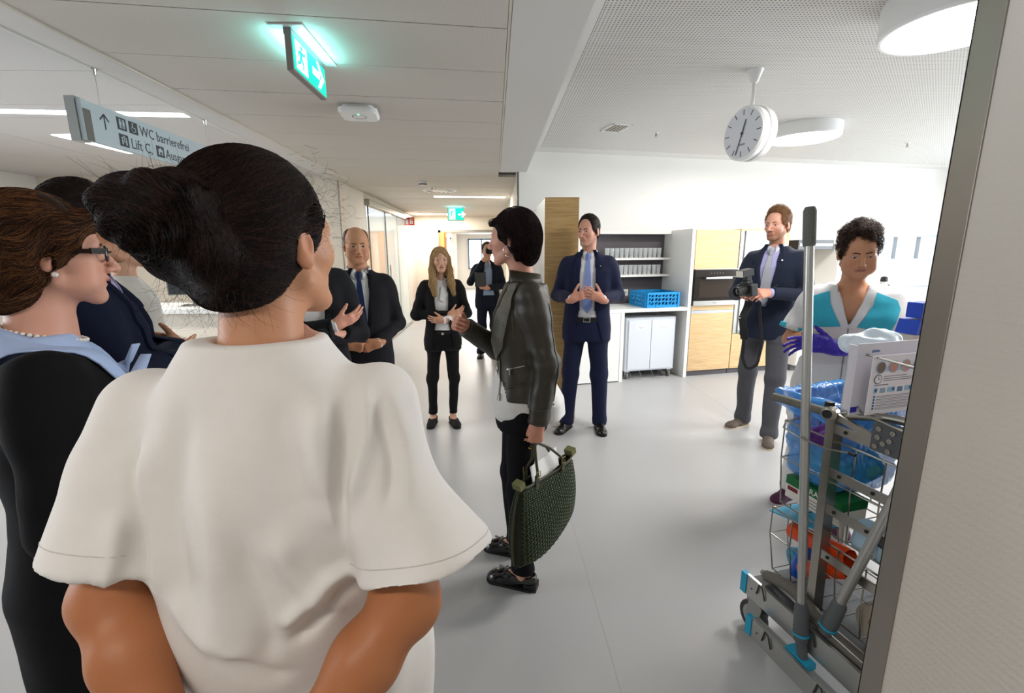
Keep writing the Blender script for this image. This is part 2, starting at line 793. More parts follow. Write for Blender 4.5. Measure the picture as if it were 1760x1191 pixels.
# perforated ceiling boards
def perforated(name, base, pitch, rfrac, depth=.55, rot=0.0, hole='#7d7b78'):
    m = mat(name, base, rough=.8)
    nt = m.node_tree
    b = nt.nodes['Principled BSDF']
    N, L = nt.nodes.new, nt.links.new
    tc = N('ShaderNodeTexCoord')
    mp = N('ShaderNodeMapping')
    mp.inputs['Scale'].default_value = (1/pitch, 1/pitch, 1)
    mp.inputs['Rotation'].default_value = (0, 0, rot)
    L(tc.outputs['Object'], mp.inputs['Vector'])
    fr = N('ShaderNodeVectorMath')
    fr.operation = 'FRACTION'
    L(mp.outputs[0], fr.inputs[0])
    sb = N('ShaderNodeVectorMath')
    sb.operation = 'SUBTRACT'
    sb.inputs[1].default_value = (.5, .5, 0)
    L(fr.outputs[0], sb.inputs[0])
    sx = N('ShaderNodeSeparateXYZ')
    L(sb.outputs[0], sx.inputs[0])
    cx = N('ShaderNodeCombineXYZ')
    L(sx.outputs[0], cx.inputs[0])
    L(sx.outputs[1], cx.inputs[1])
    ln = N('ShaderNodeVectorMath')
    ln.operation = 'LENGTH'
    L(cx.outputs[0], ln.inputs[0])
    mr = N('ShaderNodeMapRange')
    mr.inputs[1].default_value = rfrac-.05
    mr.inputs[2].default_value = rfrac+.05
    L(ln.outputs['Value'], mr.inputs[0])
    mx = N('ShaderNodeMix')
    mx.data_type = 'RGBA'
    L(mr.outputs[0], mx.inputs[0])
    mx.inputs[6].default_value = (*lin(hole), 1)
    mx.inputs[7].default_value = (*lin(base), 1)
    L(mx.outputs[2], b.inputs['Base Color'])
    bp = N('ShaderNodeBump')
    bp.inputs['Strength'].default_value = depth
    bp.inputs['Distance'].default_value = .003
    L(mr.outputs[0], bp.inputs['Height'])
    L(bp.outputs[0], b.inputs['Normal'])
    return m


m_perf = perforated('perforated_gypsum', '#dddad5', .020, .23)
m_metal_ceiling = perforated('fine_perforated_metal', '#d8d2c9', .0055, .22, .15, 0, '#b9b3aa')

ce = empty('ceiling', kind='structure')
SK = math.tan(rad(6.2))
# corridor: metal panels laid across, slightly skewed
y0 = 2.115-.465*8
k = 0
while y0 < 11.9:
    x0, x1 = (-1.795, .070) if y0 < 5.4 else (-1.93, .31)
    g = .003
    z0 = ZC+random.uniform(0, .0015)
    p = [(x0, y0+g+SK*x0, z0), (x1, y0+g+SK*x1, z0), (x1, y0+.465-g+SK*x1, z0), (x0, y0+.465-g+SK*x0, z0)]
    MB().prism(p, (0, 0, .03)).build('ceiling_panel', m_metal_ceiling, ce)
    y0 += .465
MB().box((-1.97, -3.2, ZC+.032), (.30, 12.1, ZC+.05)).build('ceiling_void', m_dark_gap, ce)
MB().box((.072, -3.2, ZC+.001), (.084, 5.5, ZC+.03)).build('edge_profile', mat('edge_profile', '#d9d0c2', rough=.5), ce)
MB().box((-1.806, -3.2, ZC-.006), (-1.793, 6.1, ZC+.03)).build('edge_profile', mat('edge_profile', '#d9d0c2', rough=.5), ce)
# bulkhead between corridor and kitchen
bt = Vector(K(-1.15, .43))
MB().prism([(.086, -3.2, ZC), (.39, -3.2, ZC), (.39, bt.y+.03, ZC), (.086, bt.y+.02, ZC)], (0, 0, .33)).build('bulkhead', m_gypsum, ce)
# narrow soffit on the left and the wing's ceiling beyond it
MB().box((-1.985, -3.2, ZC+.001), (-1.807, 6.1, ZC+.06)).build('soffit', m_gypsum, ce)
MB().box((-2.0, -3.2, ZC-.004), (-1.985, 6.1, ZC+.08)).build('shadow_profile', m_gypsum, ce)
m_wing_ceiling = perforated('wing_ceiling_board', '#dcdad8', .007, .22, .15, .3, '#c2c0be')
for i, (ya, yb) in enumerate(((-3.2, 1.2), (1.2, 2.75), (2.75, 3.32), (3.32, 3.62), (3.62, 4.9), (4.9, 6.12))):
    for (xa, xb) in ((-5.6, -3.9), (-3.9, -2.0)):
        MB().box((xa+.003, ya+.003, ZC+.05), (xb-.003, yb-.003, ZC+.08)).build('ceiling_panel', m_wing_ceiling, ce)
MB().box((-5.6, -3.2, ZC+.083), (-1.9, 6.12, ZC+.1)).build('ceiling_void', m_dark_gap, ce)
# kitchen ceiling: perforated field with a plain border
kc = [(.54, -3.2), (7.55, -3.2), (7.55, K(6.1, .25)[1]), (.54, K(-.85, .25)[1])]
MB().prism([(x, y, ZK) for x, y in kc], (0, 0, .03)).build('perforated_field', m_perf, ce)
MB().prism([(.39, -3.2, ZK), (.537, -3.2, ZK), (.537, K(-.85, .25)[1], ZK), (.39, K(-1.0, .25)[1], ZK)], (0, 0, .03)).build('border_board', m_gypsum, ce)
MB().prism([K(-1.05, .20, ZK-.002), K(6.2, .20, ZK-.002), K(6.2, .45, ZK-.002), K(-1.15, .45, ZK-.002)], (0, 0, .031)).build('border_board', m_gypsum, ce)
MB().box((-.2, -3.2, ZK+.035), (7.8, 7.3, ZK+.06)).build('ceiling_void', m_dark_gap, ce)

# kitchen wall, with a strip window
kw = empty('wall_kitchen', kind='structure')


def kbox(mb, a0, a1, b0, b1, z0, z1):
    mb.prism([K(a0, b0, z0), K(a1, b0, z0), K(a1, b1, z0), K(a0, b1, z0)], (0, 0, z1-z0))
    return mb


W0, W1, WZ0, WZ1 = 3.95, 5.95, 1.40, 1.76
mb = MB()
kbox(mb, -1.15, -.32, .424, .56, 0, ZK+.03)
kbox(mb, -.32, .88, .424, .56, 1.80, ZK+.03)
kbox(mb, -.32, .88, .60, .66, 0, 1.80)
kbox(mb, .88, W0, .424, .56, 0, ZK+.03)
kbox(mb, W1, 6.3, .424, .56, 0, ZK+.03)
kbox(mb, W0, W1, .424, .56, 0, WZ0)
kbox(mb, W0, W1, .424, .56, WZ1, ZK+.03)
mb.build('wall_board', m_wall, kw)
w1 = empty('window_1', kind='structure')
m_wframe = mat('window_frame', '#cfd6dc', rough=.4)
m_glass = mat('clear_glass', '#f2fbff', rough=.02, trans=1.0, ior=1.05, alpha=.25)
mb = MB()
kbox(mb, W0, W1, .44, .50, WZ0, WZ0+.025)
kbox(mb, W0, W1, .44, .50, WZ1-.025, WZ1)
for a in (W0, 4.52, 4.95, 5.45, W1-.03):
    kbox(mb, a, a+.03, .44, .50, WZ0+.02, WZ1-.02)
mb.build('window_frame', m_wframe, w1)
for a0, a1 in ((W0+.03, 4.52), (4.55, 4.95), (4.98, 5.45), (5.48, W1-.03)):
    kbox(MB(), a0, a1, .465, .471, WZ0+.025, WZ1-.025).build('pane', m_glass, w1)
# what the strip window looks on: grey-blue block and greenery across the yard
yd = tag(kbox(MB(), 3.0, 9.0, 7.0, 7.4, 0, 1.75).build('hedge_row', mat('far_hedge', '#9fb9a4', rough=.9, var=.4, vscale=2), None), 'pale green hedge seen through the strip window', 'hedge')
bl = empty('office_block', K(5.4, 6.2), WA, 'pale blue office block outside the strip window', 'building')
MB().box((-.6, 0, 0), (.6, .5, 2.6)).build('facade', mat('far_facade', '#7d93ad', rough=.8), bl)
for i in range(3):
    MB().box((-.5+i*.38, -.02, 1.2), (-.25+i*.38, .0, 2.2)).build('window', mat('far_pane', '#c9ddee', rough=.3), bl)

# tiled splashback under the strip window
tl = empty('trim_1', kind='structure')
m_tile = mat('white_tile', '#eceeef', rough=.25, var=.01, vscale=2)
tb = kbox(MB(), 3.0, 6.1, .418, .424, .20, 1.02)
tb.build('grout', mat('grout', '#b9bdc2', rough=.9), tl)
first = None
for i in range(7):
    for j in range(4):
        a0 = 3.02+i*.44
        z0 = .21+j*.2
        kbox(MB(), a0, a0+.435, .410, .419, z0, z0+.195).build('tile', m_tile, tl)

# corridor side walls and end wall
wr = struct('wall_corridor_right', MB().box((.296, K(-1.15, .45)[1], 0), (.42, 11.59, ZC+.03)), m_cream)
struct('trim_2', MB().box((.278, K(-1.15, .43)[1]-.012, 0), (.300, K(-1.15, .43)[1]+.004, ZC)), mat('corner_profile', '#8f8c88', rough=.35, metal=.8))
we = empty('wall_corridor_end', kind='structure')
mb = MB()
mb.box((-2.05, 11.6, 0), (-1.32, 11.8, ZC+.05))
mb.box((-1.32, 11.6, 2.10), (.15, 11.8, ZC+.05))
mb.box((.15, 11.6, 0), (.42, 11.8, ZC+.05))
mb.build('wall_board', m_cream, we)
mb = MB()
mb.box((-1.36, 11.56, 0), (-1.30, 11.84, 2.12))
mb.box((.11, 11.56, 0), (.17, 11.84, 2.12))
mb.box((-1.36, 11.56, 2.06), (.17, 11.84, 2.12))
mb.build('door_frame', mat('door_frame_grey', '#97928b', rough=.4, metal=.4), we)
fw = empty('wall_far_corridor', kind='structure')
MB().box((-1.75, 11.8, 0), (-1.65, 21.5, 2.6)).build('wall_board', m_cream, fw)
MB().box((.55, 11.8, 0), (.65, 21.5, 2.6)).build('wall_board', m_cream, fw)
MB().box((-1.75, 11.8, 2.42), (.65, 21.5, 2.52)).build('ceiling_board', m_gypsum, fw)
MB().box((-1.75, 21.4, 0), (.65, 21.5, 2.5)).build('wall_board', m_wall, fw)
m_oak = None


def oak_material(name, base, dark, sc=1.0, horiz=True):
    m = mat(name, base, rough=.45, spec=.35)
    nt = m.node_tree
    b = nt.nodes['Principled BSDF']
    N, L = nt.nodes.new, nt.links.new
    tc = N('ShaderNodeTexCoord')
    mp = N('ShaderNodeMapping')
    mp.inputs['Scale'].default_value = ((1.2, 1.2, 26) if horiz else (26, 26, 1.2))
    L(tc.outputs['Object'], mp.inputs['Vector'])
    n = N('ShaderNodeTexNoise')
    n.inputs['Scale'].default_value = 3*sc
    n.inputs['Detail'].default_value = 7
    n.inputs['Roughness'].default_value = .65
    n.inputs['Distortion'].default_value = .4
    L(mp.outputs[0], n.inputs['Vector'])
    cr = N('ShaderNodeValToRGB')
    cr.color_ramp.elements[0].position = .32
    cr.color_ramp.elements[0].color = (*lin(dark), 1)
    cr.color_ramp.elements[1].position = .62
    cr.color_ramp.elements[1].color = (*lin(base), 1)
    L(n.outputs['Fac'], cr.inputs[0])
    L(cr.outputs[0], b.inputs['Base Color'])
    return m


m_oak_dark = oak_material('oak_veneer', '#c9a876', '#a9854f')
m_oak = oak_material('pale_oak_veneer', '#dcbd90', '#c6a271')
m_steel = mat('brushed_steel', '#b5b2ad', rough=.32, metal=1.0, var=.08, vscale=4, stretch=(1, 1, 30))
m_chrome = mat('chrome', '#d6d6d6', rough=.15, metal=1.0)
m_white = mat('white_laminate', '#ebeae6', rough=.35)
m_white_plastic = mat('white_plastic', '#eeeeec', rough=.4)
m_black_plastic = mat('black_plastic', '#141414', rough=.45)
m_grey_plastic = mat('grey_plastic', '#6f716f', rough=.55)

for i, (x, ya, yb) in enumerate(((-1.66, 12.6, 13.6), (-1.66, 15.2, 16.2), (-1.66, 17.8, 18.8), (.56, 13.4, 14.4), (.56, 16.0, 17.0))):
    d = empty('door_%d' % (i+2), (x, (ya+yb)/2, 0), 0, kind='structure')
    sg = 1 if x < 0 else -1
    MB().box((-.02, -.5, 0), (.035*sg, .5, 2.1)).build('door_leaf', m_oak_dark, d)
    MB().tube([(.05*sg, .38, 1.02), (.09*sg, .38, 1.02), (.09*sg, .26, 1.02)], .011, 8).build('handle', m_steel, d)
    mb = MB()
    mb.box((-.02, -.56, 0), (.05*sg, -.5, 2.16)).box((-.02, .5, 0), (.05*sg, .56, 2.16)).box((-.02, -.56, 2.1), (.05*sg, .56, 2.16))
    mb.build('door_frame', m_steel, d)
w2 = empty('window_2', (-.55, 21.36, 0), kind='structure')
mb = MB()
for a in (-.62, -.03, .58):
    mb.box((a, -.04, .9), (a+.06, .03, 2.2))
mb.box((-.62, -.04, .86), (.64, .03, .92)).box((-.62, -.04, 2.16), (.64, .03, 2.22))
mb.build('window_frame', mat('blue_grey_frame', '#5c7389', rough=.5), w2)
for a in (-.56, .03):
    MB().box((a, -.01, .92), (a+.53, .005, 2.16)).build('pane', mat('daylit_pane', '#dfeeff', rough=.2, emit='#eaf4ff', estr=7), w2)
# half-open door leaf at the corridor end
d = empty('door_1', (-1.33, 11.6, 0), rad(-72), kind='structure')
MB().box((0, -.02, .01), (.62, .02, 2.05)).build('door_leaf', mat('orange_oak', '#c98a3e', rough=.5, var=.1, vscale=4), d)
MB().tube([(.55, -.02, 1.02), (.55, -.06, 1.02), (.43, -.06, 1.02)], .011, 8).build('handle', m_steel, d)

# left: wing wall and the sliding glass front
XL = -1.94
struct('wall_wing', MB().box((-5.6, 6.1, 0), (XL, 6.25, ZC+.09)), m_cream)
wl = empty('wall_corridor_left', kind='structure')
mb = MB()
mb.box((XL-.12, 6.255, 0), (XL, 7.3, ZC+.03)).box((XL-.12, 7.3, 2.36), (XL, 10.45, ZC+.03)).box((XL-.12, 10.45, 0), (XL, 11.59, ZC+.03))
mb.build('wall_board', m_wall, wl)
MB().tube([(XL-.004, 6.095, 0), (XL-.004, 6.095, ZC)], .012, 8).build('corner_profile', m_steel, wl)
gd_ = empty('door_7', (XL, 7.3, 0), kind='structure')
MB().box((-.02, -.05, 2.27), (.075, 3.2, 2.36), .008).build('header_rail', mat('anodised_rail', '#a5a29b', rough=.4, metal=.7), gd_)
m_door_glass = mat('door_glass', '#dfe9e6', rough=.04, alpha=.32, spec=.6)
for i, (ya, yb, x) in enumerate(((.0, 1.05, .02), (1.05, 2.1, .035), (2.1, 3.15, .02))):
    p = MB().box((x, ya+.01, .02), (x+.012, yb-.01, 2.27)).build('glass_leaf', m_door_glass, gd_)
    MB().box((x-.004, ya+.004, .02), (x+.016, ya+.014, 2.27)).build('edge_seal', mat('edge_seal', '#77807e', rough=.5), p)
MB().tube([(.06, 1.18, .85), (.06, 1.18, 1.35)], .012, 8).build('pull_handle', m_steel, gd_)
MB().box((-.02, 0, 0), (.06, 3.15, .018)).build('floor_rail', m_steel, gd_)
# room behind the glass
struct('wall_ward', MB().box((-4.3, 6.26, 0), (-4.2, 11.7, ZC)).box((-4.3, 11.7, 0), (-2.06, 11.8, ZC)), m_wall)
struct('trim_3', MB().box((-3.6, 11.64, 0), (-2.7, 11.7, 2.1)), mat('apricot_door', '#e0a77a', rough=.5))
struct('wall_outer_left', MB().box((-5.7, -3.2, 0), (-5.6, 6.2, .7)).box((-5.7, -3.2, 2.3), (-5.6, 6.2, 2.6)).box((-5.7, 2.9, .7), (-5.605, 6.2, 2.3)).box((-5.7, -3.2, .7), (-5.6, -.5, 2.3)), m_wall)
struct('wall_rear', MB().box((-5.7, -3.3, 0), (7.8, -3.2, 2.75)), m_wall)
struct('wall_outer_right', MB().box((7.6, -3.2, 0), (7.75, 1.7, 2.75)).box((7.6, 5.5, 0), (7.75, 7.3, 2.75)).box((7.6, 1.7, 0), (7.75, 5.5, .45)).box((7.6, 1.7, 2.45), (7.75, 5.5, 2.75)), m_wall)

# wall end beside the camera: textured wall covering with a steel edge guard
XW, YW = .80, .812


def weave_material():
    m = mat('textured_wall_covering', '#d9d3ca', rough=.8)
    nt = m.node_tree
    b = nt.nodes['Principled BSDF']
    N, L = nt.nodes.new, nt.links.new
    tc = N('ShaderNodeTexCoord')
    mp = N('ShaderNodeMapping')
    mp.inputs['Scale'].default_value = (1, 1, 2.2)
    L(tc.outputs['Object'], mp.inputs['Vector'])
    n = N('ShaderNodeTexNoise')
    n.inputs['Scale'].default_value = 170
    n.inputs['Detail'].default_value = 2
    L(mp.outputs[0], n.inputs['Vector'])
    n2 = N('ShaderNodeTexWave')
    n2.bands_direction = 'Z'
    n2.inputs['Scale'].default_value = 22
    n2.inputs['Distortion'].default_value = 3.0
    n2.inputs['Detail Scale'].default_value = 6
    L(tc.outputs['Object'], n2.inputs['Vector'])
    ad = N('ShaderNodeMath')
    L(n.outputs['Fac'], ad.inputs[0])
    L(n2.outputs['Fac'], ad.inputs[1])
    bp = N('ShaderNodeBump')
    bp.inputs['Strength'].default_value = .35
    bp.inputs['Distance'].default_value = .0016
    L(ad.outputs[0], bp.inputs['Height'])
    L(bp.outputs[0], b.inputs['Normal'])
    return m


wn = empty('wall_near_right', kind='structure')
MB().box((XW, -3.2, 0), (XW+.16, YW-.004, ZK+.03)).build('wall_board', weave_material(), wn)
mb = MB()
mb.box((XW-.003, YW-.050, 0), (XW+.002, YW, ZK), .001)
mb.box((XW-.003, YW-.004, 0), (XW+.163, YW, ZK), .001)
mb.build('edge_guard', mat('edge_guard_steel', '#9c968e', rough=.38, metal=.75, var=.12, vscale=3), wn)
# ================================================================== ceiling fittings and signs
m_lamp = mat('lamp_diffuser', '#ffffff', rough=.5, emit='#ffffff', estr=9.0)


def round_lamp(x, y, z, r, label, power):
    o = empty('ceiling_lamp', (x, y, z), 0, label, 'lamp', 'round kitchen ceiling lamps')
    h = ZK-z
    MB().lathe([(r+.018, .012), (r+.018, h), (r-.05, h)], (0, 0, 0), 48, cap=False).build('housing', m_white_plastic, o, 'auto')
    MB().lathe([(r+.018, .012), (r+.012, 0), (r, 0), (r, .014)], (0, 0, 0), 48, cap=False).build('rim', m_white_plastic, o, 'auto')
    MB().lathe([(.001, .006), (r, .006), (r, .012), (.001, .012)], (0, 0, 0), 48, cap=False).build('diffuser', m_lamp, o, 'auto')
    l = bpy.data.lights.new('lamp_light', 'AREA')
    l.shape = 'DISK'
    l.size = 2*r
    l.energy = power
    l.color = (1.0, .97, .93)
    lo = bpy.data.objects.new('lamp_light', l)
    lo.location = (0, 0, -.008)
    lo.parent = o
    COL.objects.link(lo)
    return o


round_lamp(2.15, 2.26, 2.53, .28, 'round white ceiling lamp above the cleaning trolley, half hidden by the near wall', 40)
round_lamp(2.93, 4.48, 2.57, .285, 'round white ceiling lamp just behind the hanging clock', 40)
round_lamp(5.3, 3.6, 2.50, .27, 'added unseen round white ceiling lamp deeper in the kitchen toward the side window', 45)  # out of view, added as a further light source for the kitchen
round_lamp(4.9, 1.6, 2.50, .27, 'added unseen round white ceiling lamp behind the near wall', 40)  # likewise an extra lamp out of view, added for its light


def strip_light(x0, y0, x1, y1, w, z, label, power, skew=0.0):
    o = empty('strip_light', ((x0+x1)/2, (y0+y1)/2, z), math.atan2(y1-y0, x1-x0), label, 'lamp', 'recessed strip lights')
    L = math.hypot(x1-x0, y1-y0)
    MB().box((-L/2-.01, -w/2-.01, .0), (L/2+.01, w/2+.01, .02)).build('trim_frame', m_white_plastic, o)
    MB().box((-L/2, -w/2, -.003), (L/2, w/2, .01)).build('diffuser', m_lamp, o)
    l = bpy.data.lights.new('lamp_light', 'AREA')
    l.shape = 'RECTANGLE'
    l.size, l.size_y = L, w
    l.energy = power
    l.color = (1.0, .94, .86)
    lo = bpy.data.objects.new('lamp_light', l)
    lo.location = (0, 0, -.01)
    lo.parent = o
    COL.objects.link(lo)


strip_light(-4.6, 3.36, -2.13, 3.52, .085, ZC+.045, 'long strip light in the wing ceiling behind the hanging direction sign', 28)
strip_light(-3.42, 4.05, -3.34, 4.75, .24, ZC+.045, 'short wide strip light just under the direction sign', 20)
strip_light(-.95, 7.70, .20, 7.82, .11, ZC-.004, 'strip light across the corridor ceiling above the jacket woman\'s head', 34)
strip_light(-1.8, 10.9, -.75, 11.0, .12, ZC-.004, 'strip light across the corridor ceiling before the far exit sign', 45)
strip_light(-1.2, 5.65, -.25, 5.75, .10, ZC-.004, 'strip light across the corridor ceiling near the smoke detector', 0.01) if False else None
strip_light(-1.1, 14.0, .0, 14.0, .12, 2.415, 'strip light in the corridor beyond the end doorway', 110)
strip_light(-1.1, 18.0, .0, 18.0, .12, 2.415, 'strip light at the far end of the corridor beyond the doorway', 110)
strip_light(-3.3, 8.0, -2.7, 9.6, .2, ZC-.02, 'strip light in the room behind the glass front', 70)
strip_light(-1.3, -.75, -.3, -.65, .11, ZC-.004, 'added unseen strip light across the corridor ceiling behind the camera', 20)  # added out of view to brighten the nurse's back

# lit exit sign hung from the corridor ceiling
m_green = mat('lit_green', '#00c79a', rough=.4, emit='#00d9a6', estr=1.25)
m_lit_white = mat('lit_white', '#ffffff', rough=.4, emit='#e8fff8', estr=1.7)


def exit_sign(x, y0, y1, ztop, h, label, parent_rz=0.0, glow=.7):
    """plate along local +x from 0 to L, face toward -y local (both sides lit)"""
    L = y1-y0
    o = empty('exit_sign', (x, y0, ztop), parent_rz, label, 'exit sign', 'green running-man exit signs')
    MB().box((-.02, -.07, -.006), (L+.02, .07, .0), .002).build('ceiling_plate', mat('sign_plate', '#d5d5d2', rough=.4), o)
    MB().box((0, -.016, -.03), (L, .016, -.005)).build('top_rail', mat('sign_rail', '#8d8b88', rough=.4, metal=.6), o)
    b = MB().box((0, -.013, -h), (L, .013, -.03)).build('panel', mat('sign_edge', '#8b8180', rough=.5), o)
    for s in (-1, 1):
        MB().box((.008, min(s*.0131, s*.016), -h+.01), (L-.006, max(s*.0131, s*.016), -.03)).build('lit_face', m_green, b)

        def pg(pts, nm):
            mb = MB()
            mb.prism([((u if s < 0 else L-u), s*.0163, -h+v) for u, v in pts], (0, s*.0008, 0))
            mb.build(nm, m_lit_white, b)
        H = h-.03
        # doorway block
        pg([(.03, .02), (.15, .02), (.15, H-.005), (.03, H-.005)], 'doorway_mark')
        # arrow
        ax, ay = .21, .02+H*.42
        pg([(ax, ay-.016), (ax+.085, ay-.016), (ax+.085, ay+.016), (ax, ay+.016)], 'arrow_shaft')
        pg([(ax+.055, ay-.055), (ax+.085, ay-.055), (ax+.145, ay), (ax+.085, ay+.055), (ax+.055, ay+.055), (ax+.105, ay)], 'arrow_head')
        # running figure (green, over the doorway)
        g = MB()

        def gp(pts):
            g.prism([((u if s < 0 else L-u), s*.0172, -h+v) for u, v in pts], (0, s*.0008, 0))

        def limb(a, b_, w):
            a, b_ = Vector(a), Vector(b_)
            d = (b_-a).normalized()
            n = Vector((-d.y, d.x))*w
            gp([tuple(a+n), tuple(a-n), tuple(b_-n), tuple(b_+n)])
        c = (.092, H-.02)
        gp([(c[0]+.011*math.cos(t), c[1]+.011*math.sin(t)) for t in np.linspace(0, 6.1, 10)])
        limb((.090, H-.036), (.078, .02+H*.40), .012)
        limb((.090, H-.040), (.062, .02+H*.55), .005)
        limb((.062, .02+H*.55), (.055, .02+H*.40), .005)
        limb((.092, H-.040), (.115, .02+H*.55), .005)
        limb((.115, .02+H*.55), (.128, .02+H*.62), .005)
        limb((.080, .02+H*.40), (.105, .02+H*.26), .007)
        limb((.105, .02+H*.26), (.098, .03), .006)
        limb((.076, .02+H*.40), (.068, .02+H*.22), .007)
        limb((.068, .02+H*.22), (.042, .02+H*.20), .006)
        g.build('running_figure', m_green, b)
        pl = bpy.data.lights.new('sign_light', 'AREA')
        pl.shape = 'RECTANGLE'
        pl.size, pl.size_y = L*.9, .05
        pl.energy = glow
        pl.color = (.25, .95, .95)
        po = bpy.data.objects.new('sign_light', pl)
        po.location = (L/2, s*.05, -.045)
        po.rotation_euler = (rad(180-s*25), 0, 0)
        po.parent = o
        COL.objects.link(po)
    return o


exit_sign(-.83, 2.11, 2.49, ZC-.001, .165, 'green lit exit sign with running figure and arrow on near corridor ceiling', rad(90))
o = exit_sign(-.90, 9.4, 9.72, ZC-.001, .26, 'small green exit sign far down the corridor', 0)

# wireless access point
o = empty('access_point', (-.85, 3.20, ZC), rad(8), 'white wireless access point with green light on corridor ceiling', 'access point')
q = rounded_rect(.24, .24, .05, 5)
mb = MB()
n = len(q)
rings = [(.78, 0), (.80, -.018), (1.0, -.020), (1.0, -.034), (.90, -.048)]
for sc_, z in rings:
    mb.v += [(x*sc_, y*sc_, z) for x, y in q]
for i in range(len(rings)-1):
    for k_ in range(n):
        mb.f.append((i*n+k_, i*n+(k_+1) % n, (i+1)*n+(k_+1) % n, (i+1)*n+k_))
mb.f.append(tuple((len(rings)-1)*n+k_ for k_ in range(n)))
mb.build('shell', m_white_plastic, o, 'auto')
MB().lathe([(.045, 0), (.045, .0015), (.040, .0015), (.040, 0)], (0, 0, -.0495), 24, (0, 0, 1), False).build('ring', mat('pale_grey', '#cfcfcf', rough=.4), o)
MB().lathe([(.006, 0), (.006, .002)], (.0, -.05, -.0495), 12).build('status_light', mat('led_green', '#3cff9c', emit='#4dffb0', estr=6), o)

# direction sign hung on wires
m_sign = mat('sign_face', '#b9c6cc', rough=.45)
m_sign_dark = mat('sign_print', '#43474b', rough=.5)
sg_ = empty('direction_sign', (-1.98, 2.45, 2.09), rad(90), 'grey hanging direction sign with black lettering and arrow', 'sign')
SL, SH = 1.15, .185
MB().box((.0, -.012, 0), (SL, .012, SH)).build('panel', m_sign, sg_)
MB().box((-.005, .014, -.004), (.055, .06, SH+.012)).build('end_profile', mat('sign_profile', '#9fa3a0', rough=.4, metal=.5), sg_)
MB().box((.002, -.0135, -.002), (.045, -.0122, SH-.04)).build('dark_band', mat('sign_band', '#6d6a66', rough=.5), sg_)
for u in (.13, 1.02):
    MB().tube([(u, 0, SH), (u, 0, ZC-2.09)], .0018, 6).build('wire', m_steel, sg_)
    MB().lathe([(.008, 0), (.012, .03)], (u, 0, ZC-2.09-.03), 10).build('wire_anchor', m_steel, sg_)


def stext(s, u, v, size):
    M = Matrix.Translation((u, -.0125, v)) @ Matrix.Rotation(rad(90), 4, 'X')
    t = text_obj('lettering', s, size, m_sign_dark, sg_, mw=M @ Matrix.Diagonal((.84, 1, 1, 1)), ext=.0006)
    return t


def sbox(u, v, kind):
    b = MB().box((u, -.0135, v), (u+.062, -.0122, v+.062)).build('pictogram', m_sign_dark, sg_)
    g = MB()

    def blob(cx, cz, r):
        g.lathe([(r, 0), (r, .0008)], (u+cx, -.0137, v+cz), 10, (0, -1, 0))

    def bx_(x0, z0, x1, z1):
        g.box((u+x0, -.0145, v+z0), (u+x1, -.0137, v+z1))
    if kind == 'wc':
        for c in (.019, .043):
            blob(c, .050, .005)
            bx_(c-.007, .024, c+.007, .044)
            bx_(c-.005, .008, c-.001, .026)
            bx_(c+.001, .008, c+.005, .026)
        bx_(.0295, .008, .0315, .055)
    elif kind == 'wheel':
        blob(.026, .052, .005)
        bx_(.023, .028, .029, .046)
        bx_(.023, .028, .043, .033)
        bx_(.040, .012, .045, .032)
        for t in np.linspace(2.2, 6.2, 12):
            blob(.029+.015*math.cos(t), .024+.015*math.sin(t), .0022)
    elif kind == 'lift':
        for c in (.018, .044):
            bx_(c-.004, .01, c+.004, .035)
            blob(c, .042, .0045)
        bx_(.0285, .02, .0335, .052)
        g.prism([(u+.022, -.0137, v+.046), (u+.040, -.0137, v+.046), (u+.031, -.0137, v+.057)], (0, -.0008, 0))
    else:
        bx_(.014, .012, .048, .036)
        g.prism([(u+.010, -.0137, v+.036), (u+.052, -.0137, v+.036), (u+.031, -.0137, v+.053)], (0, -.0008, 0))
        b2 = MB().box((u+.024, -.0155, v+.013), (u+.038, -.0146, v+.028)).build('pictogram_detail', m_sign_dark, b)
    g.build('pictogram_shape', m_sign, b)


ar = MB()
for a, b in (((.125, .075), (.125, .145)), ((.125, .148), (.098, .118)), ((.125, .148), (.152, .118))):
    d = Vector((b[0]-a[0], 0, b[1]-a[1])).normalized()
    ar.bar((a[0], -.013, a[1]), (b[0], -.013, b[1]), .002, .006, up=d.cross(Vector((0, 1, 0))))
ar.build('arrow', m_sign_dark, sg_)
sbox(.205, .100, 'wc')
sbox(.285, .100, 'wheel')
stext('WC barrierefrei', .362, .105, .075)
sbox(.205, .018, 'lift')
stext('Lift C,', .283, .022, .075)
sbox(.475, .018, 'house')
stext('Ausgang', .550, .022, .075)

